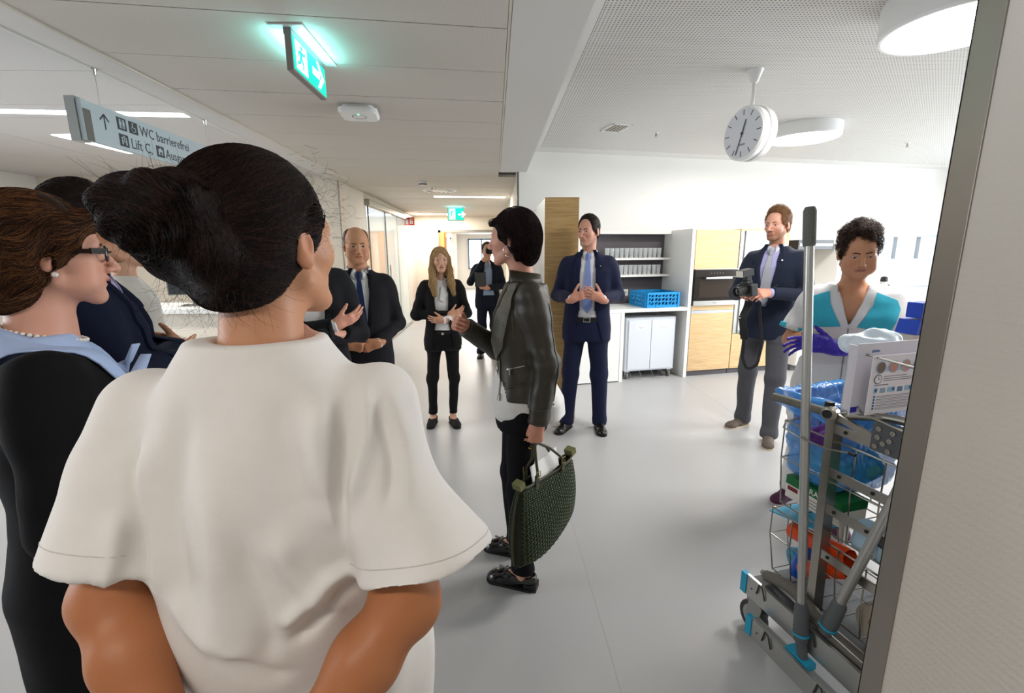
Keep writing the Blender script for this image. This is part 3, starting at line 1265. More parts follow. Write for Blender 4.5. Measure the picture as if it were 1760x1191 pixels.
# station clock hung from the kitchen ceiling
ck = empty('ceiling_clock', (1.70, 3.16, 0), rad(-72), 'white double-sided clock hanging from the kitchen ceiling', 'clock')
CZ, CR = 2.295, .168
MB().lathe([(.022, -.075), (.05, 0)], (0, 0, ZK), 16).build('ceiling_cup', m_white_plastic, ck, 'auto')
MB().tube([(0, 0, CZ+CR-.01), (0, 0, ZK-.05)], .011, 10).build('stem', m_white_plastic, ck, 'auto')
MB().lathe([(CR-.012, -.062), (CR, -.05), (CR, .05), (CR-.012, .062)], (0, 0, CZ), 48, (0, 1, 0)).build('case', m_white_plastic, ck, 'auto')
MB().lathe([(CR+.003, -.008), (CR+.003, .008)], (0, 0, CZ), 48, (0, 1, 0), False).build('case_joint', mat('pale_grey', '#cfcfcf'), ck, 'auto')
for s in (-1, 1):
    fc = MB().lathe([(.001, s*.0625), (CR-.018, s*.0625), (CR-.016, s*.060)], (0, 0, CZ), 48, (0, 1, 0), False).build('dial', mat('clock_dial', '#e3e4ea', rough=.4), ck)
    for h in range(12):
        t = rad(30*h)
        x, z = math.sin(t)*(1 if s < 0 else -1), math.cos(t)
        MB().bar((x*CR*.66, s*.0635, CZ+z*CR*.66), (x*CR*.86, s*.0635, CZ+z*CR*.86), .002, .0055, up=(z, 0, -x)).build('hour_mark', mat('ink', '#33343a', rough=.5), fc)
    for ang_, ln, w, nm in ((12.55*30, .50, .011, 'hour_hand'), (33*6, .80, .008, 'minute_hand')):
        t = rad(ang_)
        x, z = math.sin(t)*(1 if s < 0 else -1), math.cos(t)
        MB().bar((-x*.02, s*.066, CZ-z*.02), (x*CR*ln, s*.066, CZ+z*CR*ln), .002, w, up=(z, 0, -x)).build(nm, mat('ink', '#33343a'), fc)
    MB().lathe([(.009, 0), (.009, .006)], (0, s*.064, CZ), 12, (0, s, 0)).build('hub', mat('ink', '#33343a'), fc)
    MB().box((-.028, min(s*.063, s*.0636), CZ-.075), (.028, max(s*.063, s*.0636), CZ-.063)).build('maker_mark', mat('faint_print', '#8b8d95'), fc)
    MB().lathe([(.001, s*.069), (CR-.012, s*.0675)], (0, 0, CZ), 48, (0, 1, 0), False).build('glass', mat('clock_glass', '#ffffff', rough=.03, alpha=.12, spec=.6), ck, 'auto')

# vent grille, sprinklers, detector, diffuser
vt = empty('ceiling_vent', (1.16, 4.53, ZK), rad(14), 'small slotted vent grille in the kitchen ceiling', 'vent')
MB().box((-.10, -.13, -.008), (-.085, .13, 0)).box((.085, -.13, -.008), (.10, .13, 0)).box((-.10, -.13, -.008), (.10, -.115, 0)).box((-.10, .115, -.008), (.10, .13, 0)).build('frame', m_white_plastic, vt)
MB().box((-.085, -.115, -.002), (.085, .115, -.0005)).build('backing', mat('vent_dark', '#6d675f', rough=.8), vt)
for i in range(5):
    MB().box((-.075+i*.034, -.115, -.007), (-.063+i*.034, .115, -.002)).build('slat', mat('vent_slat', '#cfc9bd', rough=.5), vt)


def sprinkler(x, y, z, label):
    o = empty('sprinkler_head', (x, y, z), 0, label, 'sprinkler', 'ceiling sprinklers')
    MB().lathe([(.028, -.004), (.03, 0)], (0, 0, 0), 16).build('escutcheon', m_white_plastic, o, 'auto')
    MB().lathe([(.008, -.035), (.01, 0)], (0, 0, 0), 10).build('body', m_steel, o, 'auto')
    MB().lathe([(.016, -.045), (.016, -.042)], (0, 0, 0), 12).build('deflector', m_steel, o, 'auto')
    MB().tube([(.008, 0, -.02), (.012, 0, -.034), (.006, 0, -.043)], .002, 6).tube([(-.008, 0, -.02), (-.012, 0, -.034), (-.006, 0, -.043)], .002, 6).build('yoke', m_steel, o)


sprinkler(1.60, 4.70, ZK, 'sprinkler head in the kitchen ceiling beside the vent grille')
sprinkler(4.50, 5.10, ZK, 'sprinkler head in the kitchen ceiling right of the round lamp')
sprinkler(-.84, 6.65, ZC, 'sprinkler head in the corridor ceiling before the round diffuser')
o = empty('smoke_detector', (-.90, 6.2, ZC), 0, 'round white smoke detector on the corridor ceiling', 'detector')
MB().lathe([(.03, -.05), (.045, -.045), (.05, -.02), (.055, -.018), (.055, 0)], (0, 0, 0), 20).build('dome', m_white_plastic, o, 'auto')
MB().lathe([(.0505, -.042), (.0505, -.026)], (0, 0, 0), 20, cap=False).build('chamber', mat('vent_dark', '#6d675f'), o)
o = empty('air_diffuser', (-.78, 7.05, ZC), 0, 'round slotted air diffuser in the corridor ceiling', 'vent')
MB().lathe([(.24, -.004), (.25, 0)], (0, 0, 0), 32).build('plate', m_white_plastic, o, 'auto')
for i in range(14):
    t = 2*math.pi*i/14
    MB().obox((.17*math.cos(t), .17*math.sin(t), -.005), ((math.cos(t+.5), math.sin(t+.5), 0), (-math.sin(t+.5), math.cos(t+.5), 0), (0, 0, 1)), (.05, .008, .002)).build('slot', mat('slot_grey', '#a9a49b'), o)
# red fire equipment sign on the corridor wall
o = empty('fire_sign', (XL, 10.35, 2.16), 0, 'small red fire equipment sign standing out from the corridor wall', 'sign')
MB().box((0, -.006, 0), (.22, .006, .17)).build('plate', mat('fire_red', '#d8301f', rough=.4), o)
g = MB()
g.box((.03, -.0075, .02), (.09, -.006, .13)).box((.12, -.0075, .03), (.15, -.006, .15)).box((.16, -.0075, .03), (.19, -.006, .10)).box((.115, -.0075, .12), (.195, -.006, .14))
g.build('pictogram', mat('sign_white', '#f3f3f0'), o)
# ================================================================== kitchen furniture (frame: a along the wall, b into it)
def kthing(name, a, b, z, label, cat, group=None):
    return empty(name, K(a, b, z), WA, label, cat, group)


m_anth = mat('anthracite_board', '#5b565a', rough=.7, var=.05, vscale=20)
m_drink_glass = mat('drinking_glass', '#f4fafa', rough=.03, alpha=.22, spec=.8)
m_glass_rim = mat('glass_rim', '#ffffff', rough=.05, alpha=.55, spec=.9)

# white wing with an oak end panel, left of the niche
wg = empty('wing_partition', (.445, 4.05, 0), 0, 'tall white partition with a pale oak end panel beside the blue-suited man', 'partition')
MB().box((.004, .022, 0), (.29, 1.42, 2.0)).build('core', m_white, wg)
MB().box((0, 0, .005), (.295, .022, 2.003), .001).build('oak_panel', m_oak_dark, wg)

# low white cupboard left of the open counter
lc = kthing('base_cupboard', -.62, .0, 0, 'low white cupboard between the oak panel and the open counter', 'cupboard')
MB().box((0, .01, .08), (.60, .40, .84)).build('body', m_white, lc)
MB().box((.003, -.008, .012), (.297, .01, .84), .001).build('door', m_white, lc)
MB().box((.303, -.008, .012), (.597, .01, .84), .001).build('door', m_white, lc)
MB().box((0, .03, 0), (.60, .38, .08)).build('plinth', m_anth, lc)
MB().box((0, -.01, .842), (.5995, .42, .882), .001).box((.31, .42, .842), (.5995, .585, .882)).build('worktop', m_white, lc)

# open counter with side panels
ct = kthing('counter', -.02, 0, 0, 'white open counter over the grey waste cabinet', 'counter')
MB().box((0, -.01, .842), (.87, .585, .882), .001).build('worktop', m_white, ct)
MB().box((0.0, -.01, 0), (.045, .42, .841), .001).build('side_panel', m_white, ct)
tp = kthing('tall_side_panel', .852, -.012, 0, 'tall white side panel between the glass shelves and the oven cabinet', 'panel')
MB().box((0, 0, 0), (.044, .43, 1.81), .001).box((0.0, .43, 0), (.02, .61, 1.80)).build('board', m_white, tp)

# niche shelves with glasses
sh = kthing('wall_shelf', -.32, .424, 0, 'white niche shelf unit with dark back and rows of drinking glasses', 'shelf')
MB().box((.012, .165, .882), (1.165, .176, 1.765)).build('back_panel', m_anth, sh)
MB().box((0, 0, 1.765), (1.17, .176, 1.80), .001).build('top_board', m_white, sh)
MB().box((0, 0, .884), (.012, .176, 1.765)).build('side_board', m_white, sh)
for z in (1.446, 1.236):
    MB().box((.012, -.005, z), (1.165, .165, z+.026), .001).build('shelf_board', m_white, sh)
gproto = None
for row, (z, words) in enumerate(((1.4735, 'upper'), (1.2635, 'lower'))):
    for i in range(12):
        a = .002+i*.0655
        lab = '%s clear drinking glass from the tall side panel on the %s niche shelf' % (('first', 'second', 'third', 'fourth', 'fifth', 'sixth', 'seventh', 'eighth', 'ninth', 'tenth', 'eleventh', 'twelfth')[11-i], words)
        if gproto is None:
            g = kthing('drinking_glass', a, .49, z, lab, 'glass', 'glasses on the upper shelf')
            bd = MB().lathe([(.024, .001), (.026, .008), (.030, .118), (.028, .118), (.0235, .012), (.001, .010)], (0, 0, 0), 14, cap=False).build('body', m_drink_glass, g, 'auto')
            bs = MB().lathe([(.0235, 0), (.0242, .010), (.001, .0105)], (0, 0, 0), 14).build('base', m_glass_rim, g, 'auto')
            rm = MB().tube([(.029*math.cos(t), .029*math.sin(t), .118) for t in np.linspace(0, 2*math.pi, 14, endpoint=False)], .0012, 5, closed=True).build('rim', m_glass_rim, g)
            gproto = (g, bd, bs, rm)
        else:
            g = gproto[0].copy()
            COL.objects.link(g)
            g.location = K(a, .49+random.uniform(-.006, .006), z)
            g['label'] = lab
            g['group'] = 'glasses on the %s shelf' % words
            for p in gproto[1:]:
                c = p.copy()
                c.parent = g
                COL.objects.link(c)
# socket on the splashback
so = kthing('wall_socket', .20, .586, .985, 'white double wall socket on the dark niche back', 'socket')
MB().box((0, 0, 0), (.16, .012, .082), .003).build('plate', m_white_plastic, so)
for x in (.041, .119):
    MB().lathe([(.027, 0), (.027, .003), (.022, .003), (.020, -.004)], (x, 0, .041), 20, (0, -1, 0)).build('insert', mat('socket_insert', '#d8d8d6', rough=.4), so)

# blue glass rack
rk = kthing('dish_rack', .325, .035, .883, 'bright blue plastic dishwasher rack on the white counter', 'rack')
m_blue = mat('blue_plastic', '#0f8fd0', rough=.45, var=.04, vscale=10)
RW, RD, RH = .435, .42, .185


def rack_side(mb, P, L):
    """lattice side in a frame P(u, z, t) of length L: rails, posts and slanting bars"""
    def bar(u0, z0, u1, z1, w):
        mb.bar(P(u0, z0), P(u1, z1), w, .010)
    mb.bar(P(0, .016), P(L, .016), .012, .032)
    mb.bar(P(0, RH-.014), P(L, RH-.014), .014, .028)
    for z in (.075, .122):
        mb.bar(P(0, z), P(L, z), .008, .010)
    for u in (.014, L-.014):
        mb.bar(P(u, 0), P(u, RH), .020, .024)
    n = 8
    for i in range(n):
        u = .03+(L-.06)*(i+.5)/n
        for z0, z1 in ((.032, .072), (.078, .118), (.126, RH-.026)):
            bar(u-.014, z0, u+.014, z1, .008)
            bar(u+.014, z0, u-.014, z1, .008) if (i % 2) else None


for nm, Pf, L in (('lattice_side', lambda u, z: (u, 0, z), RW), ('lattice_side', lambda u, z: (u, RD, z), RW), ('lattice_side', lambda u, z: (0, u, z), RD), ('lattice_side', lambda u, z: (RW, u, z), RD)):
    mb = MB()
    rack_side(mb, Pf, L)
    mb.build(nm, m_blue, rk)
mb = MB()
for i in range(9):
    mb.bar((RW*i/8, 0, .008), (RW*i/8, RD, .008), .007, .010)
    mb.bar((0, RD*i/8, .008), (RW, RD*i/8, .008), .007, .010)
mb.build('base_grid', m_blue, rk)
mb = MB()
for i in range(1, 5):
    mb.bar((RW*i/5, .012, RH-.05), (RW*i/5, RD-.012, RH-.05), .006, .03)
    mb.bar((.012, RD*i/5, RH-.05), (RW-.012, RD*i/5, RH-.05), .006, .03)
mb.build('divider_grid', mat('navy_plastic', '#0b4f86', rough=.5), rk)
MB().box((.12, -.012, .004), (.24, 0, .026), .002).build('handle_lip', m_blue, rk)

# rolling waste cabinet under the counter
wc = kthing('waste_cabinet', .085, .035, 0, 'light grey two-door waste cabinet on castors under the counter', 'cabinet')
m_wgrey = mat('light_grey_steel', '#d3d7de', rough=.4)
MB().box((0, .02, .105), (.66, .37, .765), .004).build('body', m_wgrey, wc)
for x0, x1, nm in ((.03, .325, 'Papier'), (.332, .625, 'Restmüll')):
    d = MB().box((x0, .004, .125), (x1, .021, .735), .002).build('door', m_wgrey, wc)
    lb = MB().box((x0+.09, .002, .625), (x0+.225, .0042, .685)).build('paper_label', mat('paper', '#f7f7f5', rough=.7), d)
    text_obj('lettering', nm, .030, mat('ink_grey', '#6a6a70'), d, (x0+.158, .0018, .638), (rad(90), 0, 0), 'CENTER', .0003)
    MB().tube([(x0+.06, .10, .105), (x0+.06, .03, .045), (x0+.06, -.02, .028), (x0+.20, -.02, .028), (x0+.20, .03, .045), (x0+.20, .10, .105)], .005, 6).build('pedal', m_chrome, d)
for x in (.045, .615):
    for y in (.06, .33):
        c = MB().lathe([(.036, -.012), (.040, -.008), (.040, .008), (.036, .012)], (x, y, .040), 20, (1, 0, 0)).build('castor_wheel', m_grey_plastic, wc, 'auto')
        MB().bar((x-.018, y, .03), (x-.018, y, .10), .004, .03).bar((x+.018, y, .03), (x+.018, y, .10), .004, .03).box((x-.025, y-.025, .09), (x+.025, y+.025, .106)).build('castor_fork', m_chrome, c)
        MB().lathe([(.014, -.016), (.014, .016)], (x, y, .040), 12, (1, 0, 0)).build('hub', m_chrome, c)

# oven cabinet
oc = kthing('oven_cabinet', .905, 0, 0, 'tall pale oak cabinet housing the built-in oven', 'cabinet')
MB().box((0, .012, .07), (.004, .42, 1.80)).box((.596, .012, .07), (.60, .42, 1.80)).box((0, .405, .07), (.60, .42, 1.80)).box((0, .012, .07), (.60, .40, .89)).box((0, .012, 1.345), (.60, .40, 1.80)).build('carcass', m_white, oc)
MB().box((.002, -.01, 1.335), (.598, .012, 1.80), .001).build('upper_door', m_oak, oc)
dr = MB().box((.002, -.01, .075), (.598, .012, .80), .001).build('lower_door', m_oak, oc)
MB().box((.002, -.010, .80), (.598, .004, .835)).build('grip_channel', mat('alu_channel', '#b9bcc4', rough=.35, metal=.8), dr)
MB().box((.002, -.01, .838), (.598, .012, .895), .001).build('drawer', m_oak, oc)
MB().box((0, .03, 0), (.60, .40, .07)).build('plinth', m_anth, oc)
ov = kthing('built_in_oven', .91, -.022, .897, 'black glass built-in oven with steel bar handle', 'oven')
MB().box((0, 0.006, 0), (.59, .34, .435)).build('body', mat('oven_body', '#3a3a3a', rough=.5), ov)
dv = MB().box((.002, -.012, .06), (.588, .006, .345), .001).build('door', mat('oven_glass', '#17120f', rough=.06, spec=.8), ov)
MB().box((.07, -.0135, .10), (.52, -.012, .30)).build('window', mat('oven_window', '#2b2019', rough=.05, spec=.9), dv)
MB().bar((.12, -.055, .335), (.48, -.055, .335), .012, .022).bar((.135, -.055, .335), (.135, -.01, .335), .012, .014).bar((.465, -.055, .335), (.465, -.01, .335), .012, .014).build('handle', m_steel, dv)
MB().box((.002, -.012, .35), (.588, .006, .432), .001).build('control_panel', mat('oven_panel', '#231f1c', rough=.08, spec=.8), ov)
for i in range(5):
    MB().lathe([(.006, 0), (.006, .001)], (.22+i*.04, -.0125, .39), 10, (0, -1, 0)).build('touch_key', mat('touch_key', '#6b6660'), ov)
MB().box((.002, -.012, 0), (.588, .006, .056), .001).build('steel_trim', m_steel, ov)
MB().box((.27, -.0135, .024), (.32, -.012, .036)).build('badge', mat('badge_grey', '#8e8a86'), ov)
MB().box((.002, -.012, .434), (.588, .0, .442)).build('top_trim', m_steel, ov)

# fridge niche with an open glass door, oak surround
fg = kthing('fridge_cabinet', 1.515, 0, 0, 'oak-framed tall fridge with glazed steel door behind the bearded man', 'fridge')
MB().box((.62, -.01, .07), (.70, .42, 1.80), .001).build('end_panel', m_oak, fg)
MB().box((0, -.01, 1.785), (.70, .42, 1.81), .001).build('top_board', m_oak, fg)
MB().box((.01, .38, .55), (.62, .42, 1.785)).build('interior', mat('fridge_inner', '#e8eef2', rough=.3), fg)
MB().box((0, -.01, .075), (.62, .40, .52), .001).build('lower_door', m_oak, fg)
MB().box((0, .03, 0), (.70, .40, .07)).build('plinth', m_anth, fg)
MB().box((.008, 0.0, .525), (.07, .40, 1.785), .002).build('steel_frame', m_steel, fg)
fd = MB().box((.075, -.012, .54), (.61, .006, 1.78), .002).build('glass_door', mat('fridge_glass', '#dbe7ee', rough=.05, alpha=.5, spec=.7), fg)
MB().box((.07, -.016, .53), (.115, .01, 1.785), .002).box((.57, -.016, .53), (.615, .01, 1.785), .002).box((.07, -.016, 1.745), (.615, .01, 1.785)).box((.07, -.016, .53), (.615, .01, .57)).build('door_frame', mat('fridge_frame', '#c7ccd0', rough=.35, metal=.6), fd)
for z in (.80, 1.05, 1.30, 1.55):
    MB().box((.08, .02, z), (.60, .37, z+.012)).build('shelf', mat('fridge_shelf', '#cfe0e8', rough=.1, alpha=.6), fg)

# back counter run toward the window: base units, worktop, dishwasher, coffee machine
for i in range(5):
    a = 2.40+i*.62
    u = kthing('base_unit', a, -.12, 0, 'white base cupboard in the window-side counter run, %s from the fridge' % ('first', 'second', 'third', 'fourth', 'fifth')[i], 'cupboard', 'white base cupboards by the window')
    MB().box((0, .0, .08), (.61, .52, .85)).build('body', m_white, u)
    MB().box((.003, -.02, .085), (.607, 0, .845), .001).build('door', m_white, u)
    MB().bar((.18, -.04, .80), (.43, -.04, .80), .008, .014).bar((.19, -.04, .80), (.19, -.02, .80), .008, .008).bar((.42, -.04, .80), (.42, -.02, .80), .008, .008).build('handle', m_steel, u)
    MB().box((0, .05, 0), (.61, .5, .08)).build('plinth', m_anth, u)
wt = tag(MB().prism([K(2.38, -.15, .852), K(5.55, -.15, .852), K(5.55, .408, .852), K(2.38, .408, .852)], (0, 0, .035)).build('worktop', m_white, None), 'long white worktop along the kitchen window wall', 'worktop')
hd = kthing('hood_dishwasher', 3.02, .0, .888, 'white dishwashing machine with slotted front on the back worktop', 'dishwasher')
MB().box((0, 0, .02), (.56, .40, .74), .006).build('body', m_white_plastic, hd)
MB().box((.02, -.006, .46), (.54, 0, .70), .002).build('upper_panel', mat('soft_white', '#e4e7ea', rough=.35), hd)
MB().box((.15, -.010, .60), (.24, -.006, .622)).build('badge', mat('badge_blue', '#3c3f78', rough=.4), hd)
for x in (.04, .34):
    for j in range(4):
        MB().box((x, -.004, .33+j*.032), (x+.13, .0005, .342+j*.032)).build('vent_slot', mat('slot_dark', '#8f959c', rough=.6), hd)
MB().box((.215, -.004, .31), (.225, .0005, .45)).box((.275, -.004, .31), (.285, .0005, .45)).build('grip_slot', mat('slot_dark', '#8f959c'), hd)
MB().box((0, -.02, 0), (.56, .40, .02)).build('base_tray', mat('slot_black', '#2d2f30', rough=.5), hd)
bb = kthing('extractor_hood', 2.42, .0, 1.56, 'black flat extractor hood right of the fridge', 'hood')
MB().box((0, .05, 0), (.55, .415, .12), .004).build('canopy', mat('hood_black', '#262626', rough=.3), bb)
MB().box((.02, .045, .045), (.53, .05, .075)).build('control_strip', m_steel, bb)
kt = kthing('vacuum_flask', 4.05, .18, .888, 'steel vacuum flask with black lid on the window-side worktop', 'flask')
MB().lathe([(.05, 0), (.055, .01), (.055, .20), (.04, .23)], (0, 0, 0), 20).build('body', m_steel, kt, 'auto')
MB().lathe([(.042, .23), (.045, .24), (.04, .29), (.02, .30)], (0, 0, 0), 20).build('lid', m_black_plastic, kt, 'auto')
MB().tube([(.05, 0, .19), (.10, 0, .18), (.10, 0, .08), (.054, 0, .06)], .009, 8).build('handle', m_black_plastic, kt, 'auto')
# ================================================================== people: sculpting helpers
def nrm(v):
    v = np.array(v, float)
    return v/np.linalg.norm(v)


SKIN = {'fair': lin('#d9a88c'), 'warm': lin('#c68e6c'), 'tan': lin('#b87b58'), 'pink': lin('#d39c86')}


def m_skin():
    return mat('skin', attr='Col', rough=0.48, var=0.06, vscale=30, bump=0.12, bscale=220, spec=0.4, bdist=0.002)


def m_cloth(name, color, rough=0.85, bs=420, bump=0.25, sheen=0.0, var=0.05):
    return mat(name, color, rough=rough, var=var, vscale=25, bump=bump, bscale=bs, spec=0.2, sheen=sheen*.2, bdist=0.003)


def m_hair():
    return mat('hair', attr='Col', rough=0.5, var=0.25, vscale=60, bump=0.5, bscale=160, spec=0.18, bdist=0.003)


def head_ops(S, fr, o):
    p, k, R = fr.p, fr.k, fr.R
    jw = o.get('jaw', 1.0)
    ns = o.get('nose', 1.0)
    ch = o.get('chin', 1.0)
    fat = o.get('fat', 0.0)

    def E(c, r, kk):
        S.u(ell(p(c), np.array(r)*k, R), kk)

    def Cn(a, b, ra, rb, kk):
        S.u(cone(p(a), p(b), ra*k, rb*k), kk)
    E((0, .016, .148), (.074, .094, .084), .02)
    E((0, -.027, .098), (.0585*jw, .060, .080), .03)
    E((0, -.026, .048), (.049*jw+fat*.5, .052, .036), .022)
    E((0, -.068, .018), (.024*jw, .019, .017*ch), .020)
    for s in (-1, 1):
        Cn((s*.056*jw, .000, .058), (s*.018, -.066, .017), .015, .013, .020)
    Cn((-.038, -.0655, .1315), (.038, -.0655, .1315), .0145, .0145, .012)
    for s in (-1, 1):
        E((s*.043*jw, -.050, .091), (.019, .024, .019), .025)
        if fat:
            E((s*.042, -.050, .052), (.022+fat, .026, .026+fat), .02)
        # eye socket and opening
        S.s(ell(p((s*.030, -.108, .1175)), np.array((.020, .027, .014))*k, R), .014*k)
        S.s(ell(p((s*.031, -.091, .1165)), np.array((.0182, .017, .0092))*k, R), .003*k)
        Cn((s*.017, -.0805, .1240), (s*.044, -.0745, .1235), .0040, .0042, .004)
        Cn((s*.019, -.0785, .1075), (s*.042, -.0735, .1085), .0034, .0036, .004)
    Cn((0, -.080, .128), (0, -.080-.026*ns, .084), .0085, .0105, .010)
    E((0, -.083-.022*ns, .0805), (.0105, .011, .0085), .006)
    for s in (-1, 1):
        E((s*.0125, -.083-.010*ns, .0775), (.0075, .010, .0070), .006)
        S.s(ell(p((s*.006, -.086-.014*ns, .0705)), np.array((.0035, .005, .003))*k, R), .003)
    Cn((-.013, -.0845, .0585), (.013, -.0845, .0585), .0075, .0075, .010)
    Cn((-.022, -.079, .0535), (0, -.0885, .0560), .0050, .0058, .005)
    Cn((.022, -.079, .0535), (0, -.0885, .0560), .0050, .0058, .005)
    Cn((-.016, -.0800, .0455), (.016, -.0800, .0455), .0066, .0066, .008)
    S.s(cone(p((-.025, -.0875, .0505)), p((.025, -.0875, .0505)), .0028*k, .0028*k), .003)
    # ears
    for s in (-1, 1):
        Rr = R@eul(s*22, 0, s*-6)
        S.u(ell(p((s*.076, .018, .108)), np.array((.008, .0175, .031))*k, Rr), .006)
        S.u(ell(p((s*.073, .012, .085)), np.array((.007, .010, .012))*k, Rr), .006)
        S.s(ell(p((s*.087, .013, .112)), np.array((.008, .009, .017))*k, Rr), .005)


def neck_ops(S, fr, nb, r0=.050, r1=.056):
    S.u(cone(fr.p((0, .026, .08)), nb, r0*fr.k, r1*fr.k), .025)
    S.u(cone(fr.p((0, .012, .03)), np.array(nb)+np.array((0, -.022, 0)), .030*fr.k, .036*fr.k), .025)


def face_colors(V, fr, base, o):
    q = (V-fr.o)@fr.R/fr.k
    c = np.tile(np.array(base), (len(V), 1))
    x, y, z = q[:, 0], q[:, 1], q[:, 2]
    front = y < -.05
    lip = np.exp(-((x/.023)**4+((z-.0515)/.0085)**4)) * front
    lc = np.array(o.get('lip', np.array(base)*np.array((.80, .55, .55))))
    c = c*(1-lip[:, None])+lc*lip[:, None]
    for s in (-1, 1):
        ck = np.exp(-(((x-s*.042)/.022)**2+((z-.075)/.02)**2))*front*.35
        c = c*(1-ck[:, None])+c*np.array((1.05, .82, .78))*ck[:, None]
        ear = np.exp(-(((x-s*.078)/.012)**2+((y-.016)/.02)**2+((z-.105)/.03)**2))*.5
        c = c*(1-ear[:, None])+c*np.array((1.05, .78, .72))*ear[:, None]
    if 'beard' in o:
        col, amt = o['beard']
        b = (1/(1+np.exp((z-.062)/.006)))*(1/(1+np.exp((y+.000)/.01)))*(z > -.03)
        tash = np.exp(-((x/.026)**4+((z-.0655)/.006)**4))*front
        b = np.clip(b+tash, 0, 1)*(1-lip)*amt
        c = c*(1-b[:, None])+np.array(col)*b[:, None]
    if 'scalp' in o:
        col, amt = o['scalp']
        b = (1/(1+np.exp(-(z-.12-.5*np.clip(-y-.02, 0, .1))/.008)))*(1/(1+np.exp(-(y+.03)/.01)))*amt
        c = c*(1-b[:, None])+np.array(col)*b[:, None]
    return c


def eyes_brows(root, fr, o):
    gaze = o.get('gaze', (0, 0))
    for s in (-1, 1):
        V, F = Sdf().u(ell(fr.p((s*.031, -.0690, .1165)), .0125*fr.k), 0).grid(.0022, .008).mesh()
        q = (V-fr.o)@fr.R/fr.k-np.array((s*.031, -.0690, .1165))
        g = nrm((gaze[0], -1, gaze[1]))
        d = (q/np.linalg.norm(q, axis=1, keepdims=True))@g
        col = np.where((d > .885)[:, None], np.array(o.get('iris', (.03, .02, .015))), np.array((.42, .39, .37)))
        mesh_obj('eye', V, F, mat('eye', attr='Col', rough=.15, spec=.6), root, True, col)
    bc = o.get('brow', (.03, .02, .015))
    if bc is not None:
        by = -.003 if o.get('fat') else 0.0
        t = o.get('browthick', .0034)
        for s in (-1, 1):
            S = Sdf()
            pts = [(s*.011, -.0845, .1325), (s*.030, -.0822, .1370), (s*.049, -.0695, .1325)]
            pts = [(a, b+by, c_) for a, b, c_ in pts]
            S.u(cone(fr.p(pts[0]), fr.p(pts[1]), t*fr.k, t*fr.k*.95), .002)
            S.u(cone(fr.p(pts[1]), fr.p(pts[2]), t*fr.k*.95, t*fr.k*.5), .002)
            V, F = S.grid(.0025, .008).mesh()
            mesh_obj('eyebrow', V, F, m_hair(), root, True, np.tile(np.array(bc), (len(V), 1)))


def hand_ops(S, w, d, t, side, curls=(25, 30, 20), spread=6, k=1.0, thumb=(35, 25), fc=None, kk=.006, per=None):
    """w wrist point, d finger direction, t thumb side; side 'L'/'R'; curls MCP/PIP/DIP in degrees (or per finger list)"""
    d = nrm(d)
    t = np.array(t, float)
    t = nrm(t-d*(t@d))
    n = np.cross(d, t)*(1 if side == 'L' else -1)      # palm faces n
    w = np.array(w, float)

    def P(a, b, c):   # along d, toward thumb, along palm normal
        return w+k*(d*a+t*b+n*c)
    # palm
    for b, r in ((.026, .0145), (.009, .0145), (-.009, .014), (-.025, .0125)):
        S.u(cone(P(.0, b*.55, 0), P(.088-abs(b-.01)*.18, b, 0), r*k*1.15, r*k*.86), .016)
    S.u(cone(P(.012, .022, .008), P(.05, .030, .008), .016*k, .013*k), .014)
    S.u(cone(P(-.03, 0, 0), P(.02, 0, 0), .025*k, .024*k), .02)
    L = ((.043, .026, .020), (.047, .030, .021), (.043, .028, .021), (.034, .021, .018))
    base = ((.090, .029), (.093, .0095), (.089, -.010), (.081, -.027))
    rr = (.0092, .0094, .0088, .0078)
    tips = []
    for i in range(4):
        cu = per[i] if per is not None else curls
        ang = 0.0
        sp = rad(spread*(1.5-i)*.66)
        pos = P(base[i][0]-.006, base[i][1], 0)
        for j in range(3):
            ang += rad(cu[j])
            dirv = (d*math.cos(sp)+t*math.sin(sp))*math.cos(ang)+n*math.sin(ang)
            q = pos+dirv*L[i][j]*k
            r0 = rr[i]*(1-.08*j)*k
            S.u(cone(pos, q, r0, r0*.9), kk if j == 0 else .003)
            pos = q
        tips.append(pos)
    a1, a2 = rad(thumb[0]), rad(thumb[1])
    b0 = P(.022, .026, .006)
    dv = nrm(d*math.cos(a1)+t*math.sin(a1)+n*.35)
    p1 = b0+dv*.042*k
    dv2 = nrm(dv+d*math.sin(a2)*.8+n*math.sin(a2)*.3)
    p2 = p1+dv2*.030*k
    p3 = p2+nrm(dv2+n*.2)*.024*k
    S.u(cone(b0, p1, .0145*k, .011*k), .012)
    S.u(cone(p1, p2, .0108*k, .0098*k), .004)
    S.u(cone(p2, p3, .0098*k, .0080*k), .004)
    return tips, p3


def cut_end(S, a, b, w=.09, k=.004):
    """cut flat at b across the direction a->b"""
    a, b = np.array(a, float), np.array(b, float)
    d = nrm(b-a)
    e = nrm(np.cross(d, (0.31, .52, .8)))
    g = np.cross(d, e)
    S.s(rbox(b+d*.06, (.06, w, w), .002, np.stack([d, e, g], 1)), k)


def resample(pts, n):
    P = np.array(pts, float)
    L = np.concatenate([[0], np.cumsum(np.linalg.norm(np.diff(P, axis=0), axis=1))])
    t = np.linspace(0, L[-1], n)
    return np.stack([np.interp(t, L, P[:, i]) for i in range(P.shape[1])], 1)


def bvh_of(*meshes):
    V, F = [], []
    n = 0
    for v, f in meshes:
        V += v.tolist()
        F += (f+n).tolist()
        n += len(v)
    return BVHTree.FromPolygons(V, F)


